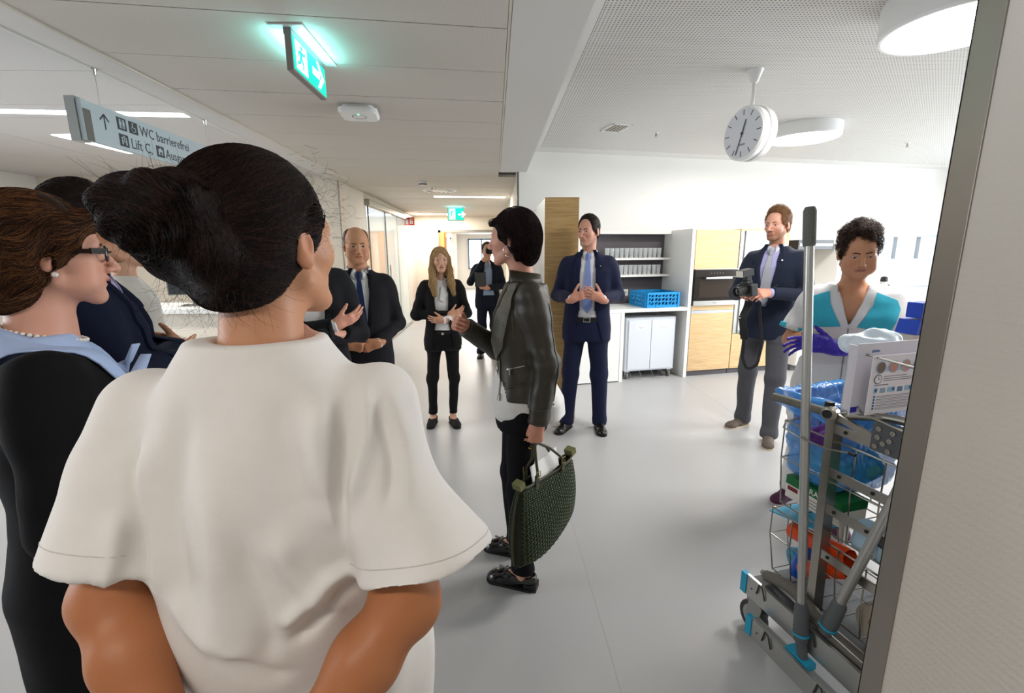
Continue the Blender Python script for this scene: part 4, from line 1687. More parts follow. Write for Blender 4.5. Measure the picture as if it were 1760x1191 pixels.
def drape(bvh, A, B, nu, nv, off=.004, thick=.004, ang=0, back=1.0, edge=True):
    """a cloth strip between polylines A and B given as (x, z) in the frontal plane turned by ang degrees, laid on bvh"""
    a = resample(A, nu)
    b = resample(B, nu)
    ca, sa = math.cos(rad(ang)), math.sin(rad(ang))
    ux = np.array((ca, sa, 0))
    dr = np.array((-sa, ca, 0))
    top = []
    dist = np.full((nu, nv), np.nan)
    org = np.zeros((nu, nv, 3))
    for i in range(nu):
        for j in range(nv):
            q = a[i]+(b[i]-a[i])*j/(nv-1)
            o = ux*q[0]+np.array((0, 0, q[1]))-dr*back
            org[i, j] = o
            h = bvh.ray_cast(Vector(o), Vector(dr))
            if h[0] is not None and h[3] < back+.02:
                dist[i, j] = h[3]
    ok = np.argwhere(~np.isnan(dist))
    if len(ok) == 0:
        dist[:] = back
    else:
        for i, j in np.argwhere(np.isnan(dist)):
            k = ok[np.argmin(((ok-np.array((i, j)))**2).sum(1))]
            dist[i, j] = dist[k[0], k[1]]
    T = org+dr*(dist-off)[..., None]
    # light smoothing along depth
    V = np.concatenate([(T-dr*thick).reshape(-1, 3), (T+dr*.006).reshape(-1, 3)])
    F = []
    n = nu*nv
    for i in range(nu-1):
        for j in range(nv-1):
            q = (i*nv+j, i*nv+j+1, (i+1)*nv+j+1, (i+1)*nv+j)
            F.append(q)
            F.append(tuple(n+k for k in reversed(q)))
    bd = [(0, j) for j in range(nv)]+[(i, nv-1) for i in range(1, nu)]+[(nu-1, j) for j in range(nv-2, -1, -1)]+[(i, 0) for i in range(nu-2, 0, -1)]
    bd = [i*nv+j for i, j in bd]
    for i in range(len(bd)):
        p, q = bd[i], bd[(i+1) % len(bd)]
        F.append((p, n+p, n+q, q))
    return V, F


def patch(name, bvh, A, B, nu, nv, m, parent, off=.003, thick=.004, ang=0, label=None):
    V, F = drape(bvh, A, B, nu, nv, off, thick, ang)
    mb = MB()
    mb.v = [tuple(v) for v in V]
    mb.f = F
    o = mb.build(name, m, parent, 'auto')
    if label:
        o['label'] = label
    return o


def collar(name, c, r, h, m, parent, tilt=.25, open_=28, tip=.05, drop=.03, thick=.004, flare=.010, Rm=None, ry=1.0):
    """turned down shirt collar around neck centre c (radius r); front is -y"""
    Rm = np.eye(3) if Rm is None else Rm
    n = 40
    V = []
    rows = 4
    for i in range(n+1):
        t = -180+open_*.5+(360-open_)*i/n      # angle from back(180)...
        a = rad(t)
        # a = 0 is the back; front is +-180
        fr_ = abs(t)/180
        tipf = max(0, (fr_-.62)/.38)**2
        for k in range(rows):
            u = k/(rows-1)
            if u < .34:
                rr = r+.001+u*.006
                z = h*(.55+u*.45/.34*1.0)-fr_*h*.35
            else:
                v = (u-.34)/.66
                rr = r+.006+flare*v+tip*.35*tipf*v
                z = h-fr_*h*.35-v*(h*.75+drop*tipf+tip*.6*tipf)
            x = rr*math.sin(a)
            y = rr*math.cos(a)*ry-tilt*0
            V.append(Rm@np.array((x, y, z-tilt*(-math.cos(a))*r*.5))+np.array(c))
    V = np.array(V)
    F = []
    for i in range(n):
        for k in range(rows-1):
            F.append((i*rows+k, (i+1)*rows+k, (i+1)*rows+k+1, i*rows+k+1))
    o = mesh_obj(name, V, F, m, parent, True)
    md = o.modifiers.new('s', 'SOLIDIFY')
    md.thickness = thick
    md.offset = 1
    return o


def shoe(root, heel, fwd, L=.27, w=.048, m=None, sole=None, h=.062, name='shoe', ankle=.042, heelh=.0, low=False):
    """heel point on the ground, forward direction"""
    heel = np.array(heel, float)
    f = nrm((fwd[0], fwd[1], 0))
    s = np.array((-f[1], f[0], 0))
    R = np.stack([f, s, np.array((0, 0, 1.0))], 1)

    def P(a, b, c):
        return heel+f*a+s*b+np.array((0, 0, c))
    S = Sdf()
    S.u(cone(P(.035, 0, .040+heelh), P(.12, 0, .034+heelh*.5), .034, .037), .02)
    S.u(cone(P(.12, 0, .034+heelh*.5), P(L-.055, .004, .026), .037, .034), .02)
    S.u(ell(P(L-.06, .002, .022), (.058, w*.92, .028), R), .02)
    if not low:
        S.u(cone(P(.045, 0, .05), P(.045, 0, h+.03), .036, ankle), .02)
        S.s(ell(P(.04, 0, h+.045), (.035, .03, .03), R), .006)
    else:
        S.s(ell(P(.075, 0, .075+heelh), (.075, .032, .032), R), .006)
    S.i(half(P(0, 0, .006), (0, 0, -1)), .004)
    V, F = S.grid(.006, .015).mesh()
    o = mesh_obj(name, V, F, m, root, True)
    # sole
    q = rounded_rect(L, w*1.9, w*.9, 6)
    mb = MB()
    poly = []
    for x, y in q:
        u = (x+L/2)/L
        poly.append(P(x+L/2, y*(.78+.22*math.sin(math.pi*min(1, u*.75+.1))), 0))
    mb.prism(poly, (0, 0, .012))
    if heelh > 0:
        mb.prism([P(a, b, 0) for a, b in ((.0, -.028), (.06, -.03), (.06, .03), (.0, .028))], (0, 0, .02+heelh))
    mb.build('sole', sole or m, o, False)
    return o


def fabric_mesh(S, vox, disp=None, cut=None, off=0.0, relax=1):
    f = S.grid(vox)
    if cut is not None:
        f.minus(cut, off)
    V, F = f.mesh(disp, relax)
    return f, V, F


def yz_folds(seed, amp=.004, freq=(18, 18, 60)):
    return waves(seed, 5, 1.0, amp, freq)


def scalp_points(V, n, cond, seed=3):
    r = np.random.default_rng(seed)
    ok = np.where(cond(V))[0]
    return V[r.choice(ok, n)]
# ================================================================== people
def base_joints(s):
    J = dict(nb=(0, .02, 1.49), sh=(.185, .015, 1.435), el=(.25, .035, 1.15), wr=(.26, -.02, .91),
             hip=(.088, .0, .93), kn=(.10, -.015, .50), an=(.10, .02, .08))
    return {k: np.array(v)*s for k, v in J.items()}


def mir(v, s):
    return np.array((v[0]*s, v[1], v[2]))


MALE_ROWS = [(.78, 0, .0, .195, .132), (.90, 0, .0, .196, .136), (1.03, 0, -.004, .182, .130), (1.13, 0, -.006, .174, .124), (1.25, 0, -.004, .182, .128),
             (1.36, 0, .0, .192, .126), (1.43, 0, .008, .178, .108), (1.475, 0, .014, .125, .084), (1.53, 0, .02, .066, .062)]
FEM_ROWS = [(.78, 0, .004, .182, .130), (.90, 0, .004, .184, .134), (1.03, 0, 0, .156, .110), (1.12, 0, -.002, .146, .102), (1.24, 0, -.012, .158, .120),
            (1.33, 0, -.010, .164, .116), (1.41, 0, .006, .155, .096), (1.465, 0, .014, .112, .078), (1.52, 0, .02, .060, .056)]


def rows_scaled(rows, s, grow=0.0, zlo=None, zhi=None, lean=(0, 0), wx=1.0, wy=1.0, belly=0.0, z0=.93):
    out = []
    for z, cx, cy, rx, ry in rows:
        b = belly*math.exp(-((z-1.06)/.14)**2)
        out.append((z*s, cx*s+lean[0]*(z-z0)*s, (cy-b*.55)*s+lean[1]*(z-z0)*s, rx*s*wx+grow, (ry+b*.5)*s*wy+grow))
    zs = [o[0] for o in out]
    T = np.array(out)

    def at(z):
        return (z,)+tuple(np.interp(z, zs, T[:, i]) for i in range(1, 5))
    lo = zs[0] if zlo is None else zlo
    hi = zs[-1] if zhi is None else zhi
    return [at(lo)]+[o for o in out if lo+1e-4 < o[0] < hi-1e-4]+[at(hi)]


class Suit:
    """a suited standing figure; P holds pose and colours"""
    def __init__(S, name, label, loc, rz, H, P):
        S.P = P
        s = S.s = H/1.8
        S.root = empty(name, (loc[0], loc[1], 0), rz, label, 'person')
        J = S.J = base_joints(s)
        g = P.get
        S.rows = g('rows', MALE_ROWS)
        S.kw = dict(lean=g('lean', (0, 0)), wx=g('wx', 1.0), wy=g('wy', 1.0), belly=g('belly', 0.0))
        S.side = {}
        for sd, sg in (('L', 1), ('R', -1)):
            S.side[sd] = dict(
                sh=np.array(g('sh'+sd, mir((.162*g('wx', 1.0), .015, 1.42), sg)))*s, el=np.array(g('el'+sd, mir((.25, .035, 1.15), sg)))*s,
                wr=np.array(g('wr'+sd, mir((.26, -.02, .91), sg)))*s,
                hip=np.array(g('hip'+sd, mir((.088, 0, .93), sg)))*s, kn=np.array(g('kn'+sd, mir((.10, -.015, .50), sg)))*s,
                an=np.array(g('an'+sd, mir((.105, .02, .085), sg)))*s, ft=g('ft'+sd, (sg*.25, -1)))
        S.nb = np.array(g('nb', (0, .02, 1.49)))*s
        hp = np.array(g('head_at', (0, -.014, 1.560)))*s
        S.fr = Frame(hp, eul(*g('head', (0, 0, 0))), g('headk', 1.0)*s)

    def body(S, vox=.005, arms=None, hands=('L', 'R'), hvox=.0042, avox=.007):
        P, s = S.P, S.s
        o = P.get('face', {})
        base = np.array(P.get('skin', SKIN['fair']))
        A = Sdf()
        head_ops(A, S.fr, o)
        neck_ops(A, S.fr, S.nb, P.get('neck', .052), P.get('neck1', .058))
        A.u(ell(S.nb+np.array((0, .005, -.04))*s, (.11*s, .06*s, .05*s)), .04)
        f = A.grid(vox)
        V, F = f.mesh(waves(5, 4, 90, .0004))
        S.headfld = f
        parts = [(V, F, face_colors(V, S.fr, base, o))]
        # hidden core joining neck, arms and hands
        C = Sdf()
        C.u(loft(rows_scaled(S.rows, s, -.03, .9*s, 1.46*s, **S.kw)), .02)
        for sd in 'LR':
            q = S.side[sd]
            C.u(cone(q['sh'], q['el'], .04*s, .034*s), .03)
            C.u(cone(q['el'], q['wr'], .034*s, .024*s), .02)
        V, F = C.grid(.014).mesh()
        parts.append((V, F, base))
        for sd in hands:
            h = P.get('hand'+sd)
            if h is None:
                continue
            B = Sdf()
            q = S.side[sd]
            B.u(cone(q['wr']+(q['el']-q['wr'])*.25, q['wr'], .031*s, .026*s), .01)
            hand_ops(B, q['wr'], h['d'], h['t'], sd, h.get('curl', (25, 30, 20)), h.get('spread', 6), h.get('k', .98)*s, h.get('thumb', (35, 25)), per=h.get('per'))
            V, F = B.grid(h.get('vox', hvox), .02).mesh()
            cc = np.tile(base*np.array((.97, .88, .85)), (len(V), 1))
            parts.append((V, F, cc))
        V, F, C = skin_mesh(parts)
        S.body_o = mesh_obj('body', V, F, m_skin(), S.root, True, C)
        eyes_brows(S.root, S.fr, o)

    def shirt(S, m, zlo=.93, grow=-.012, vox=.007, sleeves=False, seed=1):
        s = S.s
        A = Sdf().u(loft(rows_scaled(S.rows, s, grow, zlo*s, 1.50*s, **S.kw)), .02)
        S.shirt_f, V, F = fabric_mesh(A, vox, waves(seed, 5, 26, .0018, (1, 1, .5)))
        S.shirt_m = (V, F)
        S.shirt_o = mesh_obj('shirt', V, F, m, S.root, True)

    def cuffs(S, m, sides='LR', d=.016):
        for sd in sides:
            q = S.side[sd]
            dr = nrm(q['wr']-q['el'])
            A = Sdf().u(cone(q['wr']-dr*.05, q['wr']+dr*.012, .036*S.s, .0345*S.s), 0)
            cut_end(A, q['el'], q['wr']+dr*d*.6)
            V, F = A.grid(.005).mesh()
            mesh_obj('cuff', V, F, m, S.root, True)

    def jacket(S, m, zlo=.78, vcut=None, vox=.007, folds=.0035, arm=(.064, .054, .044), seed=2, name='jacket', sleeve_back=.012, extra=None, grow=.004, armk=.05, disp=None, ztop=1.515):
        s = S.s
        A = Sdf().u(loft(rows_scaled(S.rows, s, grow, zlo*s, ztop*s, **S.kw), 2.4), .02)
        for sd in 'LR':      # shoulder caps belong to the torso
            q = S.side[sd]
            A.u(cone(q['sh'], q['sh']+(q['el']-q['sh'])*.3, arm[0]*s, arm[0]*s*.95), armk)
        if vcut is not None:
            A.s(prism_y([(x*s, z*s) for x, z in vcut], -.6, S.P.get('lean', (0, 0))[1]*.4*s-.01), .006)
        for sd in 'LR':
            q = S.side[sd]
            A.u(cone(q['sh']+(q['el']-q['sh'])*.2, q['el'], arm[0]*s*.97, arm[1]*s), .03)
            A.u(cone(q['el'], q['wr'], arm[1]*s, arm[2]*s), .02)
            dr = nrm(q['wr']-q['el'])
            cut_end(A, q['el'], q['wr']-dr*sleeve_back, .06)
        if extra:
            extra(A)
        A.s(cone(S.nb+np.array((0, -.01, -.01)), S.nb+np.array((0, -.02, .08)), .062*s, .075*s), .008)
        w = waves(seed, 6, 20, folds, (1, 1, .8))
        w2 = waves(seed+9, 4, 55, folds*.45)
        E = [S.side[k]['el'] for k in 'LR']

        def dd(V, g):
            k = .35+sum(gauss(V, e, (.12, .12, .12)) for e in E)*.9
            r = w(V)*k+w2(V)*k
            if disp is not None:
                r = r+disp(V, g)
            return r
        f, V, F = fabric_mesh(A, vox, dd, getattr(S, 'shirt_f', None), -.001)
        S.jacket_f = f
        S.jacket_m = (V, F)
        S.jacket_o = mesh_obj(name, V, F, m, S.root, True)
        S.bvh = bvh_of(*([S.shirt_m] if hasattr(S, 'shirt_m') else []), S.jacket_m)
        return S.jacket_o

    def trousers(S, m, top=.98, r=(.092, .070, .058), hem=.045, vox=.008, folds=.004, seed=4, rows=None, name='trousers', grow=-.006):
        s = S.s
        A = Sdf().u(loft(rows_scaled(rows or S.rows, s, grow, .80*s, top*s, **S.kw), 2.3), .03)
        for sd in 'LR':
            q = S.side[sd]
            A.u(cone(q['hip'], q['kn'], r[0]*s, r[1]*s), .04)
            A.u(cone(q['kn'], q['an'], r[1]*s, r[2]*s), .03)
            A.u(cone(q['an'], q['an']+np.array((0, 0, -.03)), r[2]*s, r[2]*s*1.02), .02)
        A.i(half((0, 0, hem), (0, 0, -1)), .003)
        w = waves(seed, 5, 24, folds, (1, 1, .6))

        def dd(V, g):
            k = .35
            for sd in 'LR':
                q = S.side[sd]
                k = k+.8*gauss(V, q['kn'], (.12, .12, .14))+.9*gauss(V, q['an'], (.1, .1, .12))
            return w(V)*k
        f, V, F = fabric_mesh(A, vox, dd)
        S.tr_m = (V, F)
        S.trousers_o = mesh_obj(name, V, F, m, S.root, True)
        return S.trousers_o

    def shoes(S, m, sole=None, sides='LR', **kw):
        for sd in sides:
            q = S.side[sd]
            d = nrm((q['ft'][0], q['ft'][1], 0))
            heel = np.array((q['an'][0], q['an'][1], 0))-d*.07
            heel[2] = S.P.get('z'+sd, 0)
            shoe(S.root, heel, d, m=m, sole=sole, **kw)

    def tie(S, m, z0=1.475, z1=1.06, w=.042):
        s = S.s
        lx, ly = S.kw['lean']

        def X(z):
            return lx*(z-.93)*s
        zs = [z0-.035, z0-.10, z1+.05]
        A = [(X(z)-q*s, z*s) for z, q in zip(zs, (.014, .020, w))]+[(X(z1), z1*s)]
        B = [(X(z)+q*s, z*s) for z, q in zip(zs, (.014, .020, w))]+[(X(z1)+.001, z1*s)]
        t = patch('tie', S.bvh, A, B, 26, 7, m, S.root, .005, .006)
        k = Sdf()
        h = S.bvh.ray_cast(Vector((X(z0), -1, (z0-.03)*s)), Vector((0, 1, 0)))
        y = h[0].y if h[0] else -.1
        k.u(cone((X(z0), y+.002, (z0+.005)*s), (X(z0), y-.004, (z0-.035)*s), .021*s, .015*s), .005)
        V, F = k.grid(.004).mesh()
        mesh_obj('knot', V, F, m, t, True)

    def lapels(S, m, V0=1.495, notch=1.36, low=1.10, inner_top=.062, wide=.125, half_open=0.0, both='LR', collar_back=True):
        s = S.s
        lx = S.kw['lean'][0]
        for sd, g in (('L', 1), ('R', -1)):
            if sd not in both:
                continue

            def X(x, z):
                return (g*x+lx*(z-.93))*s
            inn = [(X(inner_top, V0), V0*s), (X(inner_top*.86+half_open*.3, notch), notch*s), (X(half_open*.6+.025, (notch+low)/2), (notch+low)/2*s), (X(half_open, low), low*s)]
            out = [(X(inner_top+.020, V0), V0*s), (X(wide, notch+.015), (notch+.015)*s), (X(half_open*.6+.085, (notch+low)/2+.01), ((notch+low)/2+.01)*s), (X(half_open+.004, low), low*s)]
            patch('lapel', S.bvh, inn, out, 18, 6, m, S.jacket_o, .003, .006)
            inn = [(X(.035, V0+.03), (V0+.03)*s), (X(inner_top-.004, V0-.03), (V0-.03)*s), (X(inner_top-.004, notch+.045), (notch+.045)*s)]
            out = [(X(.060, V0+.03), (V0+.03)*s), (X(.098, V0-.05), (V0-.05)*s), (X(.112, notch+.052), (notch+.052)*s)]
            patch('lapel_collar', S.bvh, inn, out, 10, 4, m, S.jacket_o, .006, .006)
        # collar at the back of the neck
        if collar_back:
            c = S.nb
            mb = MB()
            pts = []
            for i in range(15):
                a = rad(-118+236*i/14)
                r = .072*s
                pts.append((c[0]+r*math.sin(a), c[1]+r*math.cos(a)*.95-.004, c[2]+(.018-.024*(1-math.cos(a)))*s))
            mb.tube(pts, .012*s, 8)
            mb.build('collar', m, S.jacket_o, 'auto')

    def button(S, x, z, m, r=.009):
        h = S.bvh.ray_cast(Vector((x*S.s, -1, z*S.s)), Vector((0, 1, 0)))
        if h[0]:
            MB().lathe([(r*.8, 0), (r, .002), (r, .004), (r*.7, .005)], h[0]+Vector((0, .001, 0)), 10, (0, -1, 0)).build('button', m, S.jacket_o, 'auto')


def cap_hair(S, fr, col, ops, vox=.004, n=700, length=.03, flow=None, rad_=.0009, disp=None, name='hair', seed=3, off=None, steps=6, colvar=.35, wob=.25, cond=None, colt=None, seg=3):
    """hair = sculpted volume plus fine strands over it, one mesh"""
    A = Sdf()
    ops(A)
    f = A.grid(vox)
    V, F = f.mesh((lambda V, g: disp(V, g)-.0035) if disp is not None else None)
    col = np.array(col)
    parts = [(V, F, np.tile(col, (len(V), 1)))]
    if n:
        P0 = scalp_points(V, n, cond or (lambda v: np.ones(len(v), bool)), seed)
        fl = flow or (lambda P, t: np.tile(fr.R@np.array((0, .3, -1.0)), (len(P), 1)))
        L = strands(f, P0, fl, steps, length/steps, off or (lambda t: .0012+.002*t), seed, wob)
        r = np.random.default_rng(seed)
        cv = col*(1+colvar*r.uniform(-1, 1.6, (n, 1)))
        if colt is not None:
            mm = r.uniform(size=(n, 1)) < colt[1]
            cv = np.where(mm, np.array(colt[0])*(1+.3*r.uniform(-1, 1, (n, 1))), cv)
        v, ff, c = tubes(L, r.uniform(.6, 1.3, n)*rad_, np.clip(cv, 0, 1), seg)
        parts.append((v, ff, c))
    V, F, C = skin_mesh(parts)
    o = mesh_obj(name, V, F, m_hair(), S, True, C)
    return o, f


def short_hair(fr, top=.012, side=.006, hairline=.182, front=-.036, sideburn=.10, nape=.045, recede=0.0):
    p, k, R = fr.p, fr.k, fr.R

    def ops(A):
        A.u(ell(p((0, .017, .148)), np.array((.074+side, .094+side, .086+side))*k, R), .01)
        A.u(ell(p((0, .005, .165+top*.2)), np.array((.066, .086, .076+top*.6))*k, R), .03)
        A.u(ell(p((0, .055, .085)), np.array((.062, .052, .05))*k, R), .02)
        A.s(rbox(p((0, -.165+front+.02, .02+hairline/2-.1)), np.array((.2, .145, .1+hairline/2-.01+.1-.01))*k, .02*k, R), .012)
        A.s(rbox(p((0, -.158, sideburn-.2)), np.array((.2, .155, .2))*k, .01*k, R), .006)
        for s in (-1, 1):
            A.s(ell(p((s*.083, .016, .103)), np.array((.016, .024, .036))*k, R), .006)
            if recede:
                A.s(ell(p((s*.046, -.075, .19)), np.array((.024, .03+recede, .04))*k, R), .012)
        A.s(rbox(p((0, 0, nape-.2)), np.array((.2, .3, .2))*k, .01*k, R), .01)
    return ops
m_black_shoe = mat('black_leather', '#121111', rough=.28, spec=.6, bump=.05, bscale=90)
m_sole = mat('shoe_sole', '#1c1a19', rough=.6)
m_white_shirt = m_cloth('white_shirt', '#e9e8ea', .7, 500, .12, .05)
STEEP = dict(curl=(12, 14, 8), spread=5)

# ---------------------------------------------------------------- man in the blue suit
b = Suit('person', 'man in a blue suit and pale blue tie with steepled fingers', (.78, 3.80), rad(-12), 1.835, dict(
    head=(-32, 4, 0), skin=SKIN['pink'], face=dict(jaw=.98, nose=1.05, brow=lin('#2a1d17'), browthick=.004, beard=(lin('#8a6a5c'), .25), gaze=(-.15, 0)),
    elL=(.245, .03, 1.165), wrL=(.115, -.245, 1.155), elR=(-.245, .03, 1.165), wrR=(-.115, -.245, 1.155),
    handL=dict(d=(-.80, -.18, .34), t=(-.15, -.1, 1), per=[(5, 10, 6), (8, 12, 8), (12, 14, 10), (18, 16, 12)], thumb=(48, 10)),
    handR=dict(d=(.80, -.18, .34), t=(.15, -.1, 1), per=[(5, 10, 6), (8, 12, 8), (12, 14, 10), (18, 16, 12)], thumb=(48, 10)),
    hipL=(.085, 0, .93), knL=(.115, -.02, .50), anL=(.13, .03, .085), ftL=(.15, -1), knR=(-.125, -.02, .50), anR=(-.15, .0, .085), ftR=(-.42, -1)))
m_blue_suit = m_cloth('blue_suit', '#161c38', .75, 500, .15, .25)
b.body(vox=.0042)
b.shirt(m_white_shirt)
b.jacket(m_blue_suit, .80, [(-.060, 1.55), (.060, 1.55), (.060, 1.42), (.062, 1.25), (.058, 1.08), (.10, .90), (.13, .78), (-.13, .78), (-.09, .90), (-.058, 1.08), (-.062, 1.25), (-.060, 1.42)])
b.cuffs(m_white_shirt)
collar('shirt_collar', b.nb+np.array((0, -.006, .004)), .060, .044, m_white_shirt, b.root)
b.tie(m_cloth('pale_blue_tie', '#8094cc', .5, 600, .1, .1), 1.482, 1.03, .040)
b.lapels(m_blue_suit, 1.50, 1.345, 1.05, .058, .118, .058)
b.trousers(m_blue_suit, 1.0)
b.shoes(m_black_shoe, m_sole)
bt_ = Sdf().u(loft(rows_scaled(MALE_ROWS, b.s, -.001, .962*b.s, .998*b.s)), .004)
V, F = bt_.grid(.006).mesh()
bo = mesh_obj('belt', V, F, m_black_shoe, b.root, True)
hh = bvh_of((V, F)).ray_cast(Vector((0, -1, .98*b.s)), Vector((0, 1, 0)))[0]
MB().tube([(x*.026, hh.y-.006, .98*b.s+z*.017) for x, z in ((-1, -1), (1, -1), (1, 1), (-1, 1))], .0035, 6, closed=True).build('buckle', m_chrome, bo)
b.button(-.085, 1.02, mat('dark_button', '#15161c', rough=.4))
MB().lathe([(.005, 0), (.005, .003)], (.098*b.s, -.130, 1.405*b.s), 10, (0, -1, 0)).build('lapel_pin', m_chrome, b.jacket_o)
cap_hair(b.root, b.fr, lin('#241a15'), short_hair(b.fr, .012, .005, .180, -.046, .102), n=1500, length=.020, rad_=.0007, flow=lambda P, t: np.tile(b.fr.R@np.array((.1, -.6, -.5)), (len(P), 1)))

# ---------------------------------------------------------------- bald man in the dark suit
d = Suit('person', 'balding man in a dark suit and navy tie with clasped hands', (-.895, 3.08), rad(16), 1.705, dict(
    head=(6, 6, 0), headk=1.04, skin=SKIN['warm'], wx=1.05, wy=1.08, belly=.05, face=dict(jaw=1.10, nose=1.05, fat=.006, brow=lin('#5d4a3f'), browthick=.003, scalp=(lin('#7a6a60'), .0), gaze=(.1, 0)),
    neck=.058, neck1=.064, elL=(.25, .0, 1.13), wrL=(.095, -.235, 1.03), elR=(-.25, .0, 1.13), wrR=(-.095, -.235, 1.03),
    handL=dict(d=(-.85, -.15, -.28), t=(0, -.3, 1), curl=(35, 40, 20), thumb=(30, 20)), handR=dict(d=(.85, -.22, -.22), t=(0, -.3, 1), curl=(40, 45, 25), thumb=(30, 20))))
m_dark_suit = m_cloth('dark_suit', '#17151b', .8, 500, .15, .2)
d.body(vox=.0042)
d.shirt(m_white_shirt)
d.jacket(m_dark_suit, .80, [(-.064, 1.55), (.064, 1.55), (.066, 1.42), (.050, 1.20), (.022, .98), (-.022, .98), (-.050, 1.20), (-.066, 1.42)])
d.cuffs(m_white_shirt)
collar('shirt_collar', d.nb+np.array((0, -.006, .004)), .068, .046, m_white_shirt, d.root)
d.tie(m_cloth('navy_tie', '#1f2c52', .5, 600, .1, .1), 1.482, 1.02, .042)
d.lapels(m_dark_suit, 1.50, 1.35, .99, .062, .125, .02)
d.trousers(m_dark_suit, .98)
d.shoes(m_black_shoe, m_sole)
d.button(.0, .955, mat('dark_button', '#15161c'))


def bald_ring(fr):
    f0 = short_hair(fr, .0, .003, .18, -.01, .10)

    def ops(A):
        f0(A)
        A.s(ell(fr.p((0, -.045, .215)), np.array((.066, .118, .082))*fr.k, fr.R), .012)
    return ops


cap_hair(d.root, d.fr, lin('#6f645c'), bald_ring(d.fr), n=900, length=.014, rad_=.0006)

# ---------------------------------------------------------------- man with crossed arms, mostly behind the nurse
e = Suit('person', 'man in a black suit with folded arms, half hidden behind the white-shirted nurse', (-1.00, 2.50), rad(28), 1.77, dict(
    head=(10, 0, 0), skin=SKIN['pink'], face=dict(jaw=1.0),
    elL=(.25, -.06, 1.12), wrL=(-.01, -.245, 1.14), elR=(-.25, -.06, 1.13), wrR=(.10, -.18, 1.19),
    handL=dict(d=(-.9, .28, .15), t=(0, -.2, 1), curl=(25, 25, 15)), handR=dict(d=(.85, .05, .30), t=(-.3, -.5, .8), curl=(12, 18, 10), spread=5)))
m_black_suit = m_cloth('black_suit', '#131318', .8, 500, .15, .2)
e.body(vox=.006)
e.shirt(m_white_shirt)
e.jacket(m_black_suit, .80, [(-.060, 1.55), (.060, 1.55), (.062, 1.42), (.055, 1.2), (.08, 1.0), (.10, .78), (-.10, .78), (-.08, 1.0), (-.055, 1.2), (-.062, 1.42)])
e.cuffs(m_white_shirt)
e.lapels(m_black_suit, 1.50, 1.35, 1.08, .060, .118, .058)
collar('shirt_collar', e.nb+np.array((0, -.006, .004)), .060, .044, m_white_shirt, e.root)
e.trousers(m_black_suit, 1.0)
e.shoes(m_black_shoe, m_sole)
cap_hair(e.root, e.fr, lin('#2a211c'), short_hair(e.fr), n=500, length=.02)
for i in range(3):
    q = e.side['R']
    p0 = q['wr']-nrm(q['wr']-q['el'])*(.03+.016*i)+np.array((0, -.047, -.012))
    MB().lathe([(.006, 0), (.006, .004)], p0, 8, (0, -1, -.2)).build('sleeve_button', mat('grey_button', '#6c6c74'), e.jacket_o)

# ---------------------------------------------------------------- blonde woman in black
w = Suit('person', 'blonde woman in a black trouser suit with folded arms', (-.46, 3.98), rad(6), 1.60, dict(
    rows=FEM_ROWS, head=(8, 3, 0), head_at=(0, -.014, 1.556), skin=SKIN['fair'], face=dict(jaw=.90, nose=.85, brow=lin('#8a6a45'), browthick=.0026, lip=lin('#b0695f'), gaze=(.1, 0)),
    neck=.044, neck1=.048, shL=(.152, .015, 1.425), shR=(-.152, .015, 1.425),
    elL=(.245, -.05, 1.155), wrL=(-.015, -.205, 1.165), elR=(-.245, -.05, 1.155), wrR=(.005, -.235, 1.17),
    handL=dict(d=(-.85, .15, .1), t=(0, -.2, 1), curl=(20, 25, 15), k=.9), handR=dict(d=(-.9, -.1, .05), t=(0, -.2, 1), curl=(20, 25, 15), k=.9),
    hipL=(.08, 0, .92), knL=(.095, -.01, .5), anL=(.075, .02, .09), ftL=(.25, -1), hipR=(-.08, 0, .92), knR=(-.115, .0, .5), anR=(-.13, .06, .09), ftR=(-.2, -1)))
w.P['handL'] = None
w.P['handR'] = None
w.side['L']['wr'] = np.array((.02, -.222, 1.115))*w.s
w.side['R']['wr'] = np.array((.075, -.150, 1.155))*w.s
w.P['handL'] = dict(d=(-.98, .12, .03), t=(0, -.3, 1), curl=(10, 18, 12), k=.9)
w.P['handR'] = dict(d=(.88, .12, .28), t=(-.3, -.5, .8), curl=(10, 16, 10), k=.9)
m_black_wool = m_cloth('black_wool', '#131213', .85, 450, .2, .3)
w.body(vox=.0042)
w.shirt(m_cloth('white_blouse', '#eeecea', .6, 300, .1, .1), .93)
w.jacket(m_black_wool, .83, [(-.056, 1.54), (.056, 1.54), (.068, 1.40), (.062, 1.22), (.055, 1.1), (.085, .95), (.10, .80), (-.10, .80), (-.085, .95), (-.055, 1.1), (-.062, 1.22), (-.068, 1.40)],
         arm=(.058, .049, .040))
w.lapels(m_black_wool, 1.49, 1.33, 1.08, .06, .115, .055, collar_back=False)
collar('blouse_collar', w.nb+np.array((0, -.008, -.004)), .052, .034, mat('white_blouse', '#eeecea'), w.root, open_=70, tip=.03)
patch('blouse_bow', w.bvh, [(.0, 1.42*w.s), (-.012, 1.30*w.s)], [(.025, 1.42*w.s), (.022, 1.28*w.s)], 8, 4, mat('white_blouse', '#eeecea'), w.shirt_o, .006, .008)
w.cuffs(m_white_shirt, 'L', .03)
w.trousers(m_black_wool, 1.0, (.080, .054, .040), .10, rows=FEM_ROWS, seed=6)
for sd in 'LR':
    q = w.side[sd]
    f_ = nrm((q['ft'][0], q['ft'][1], 0))
    A = Sdf().u(cone(q['an']+np.array((0, 0, .05)), q['an']+np.array((0, 0, -.03)), .032, .028), .01)
    A.u(cone(q['an']+np.array((0, 0, -.035)), q['an']+f_*.10+np.array((0, 0, -.055)), .026, .022), .02)
    V, F = A.grid(.006).mesh()
    mesh_obj('foot', V, F, m_skin(), w.root, True, np.tile(np.array(SKIN['fair']), (len(V), 1)))
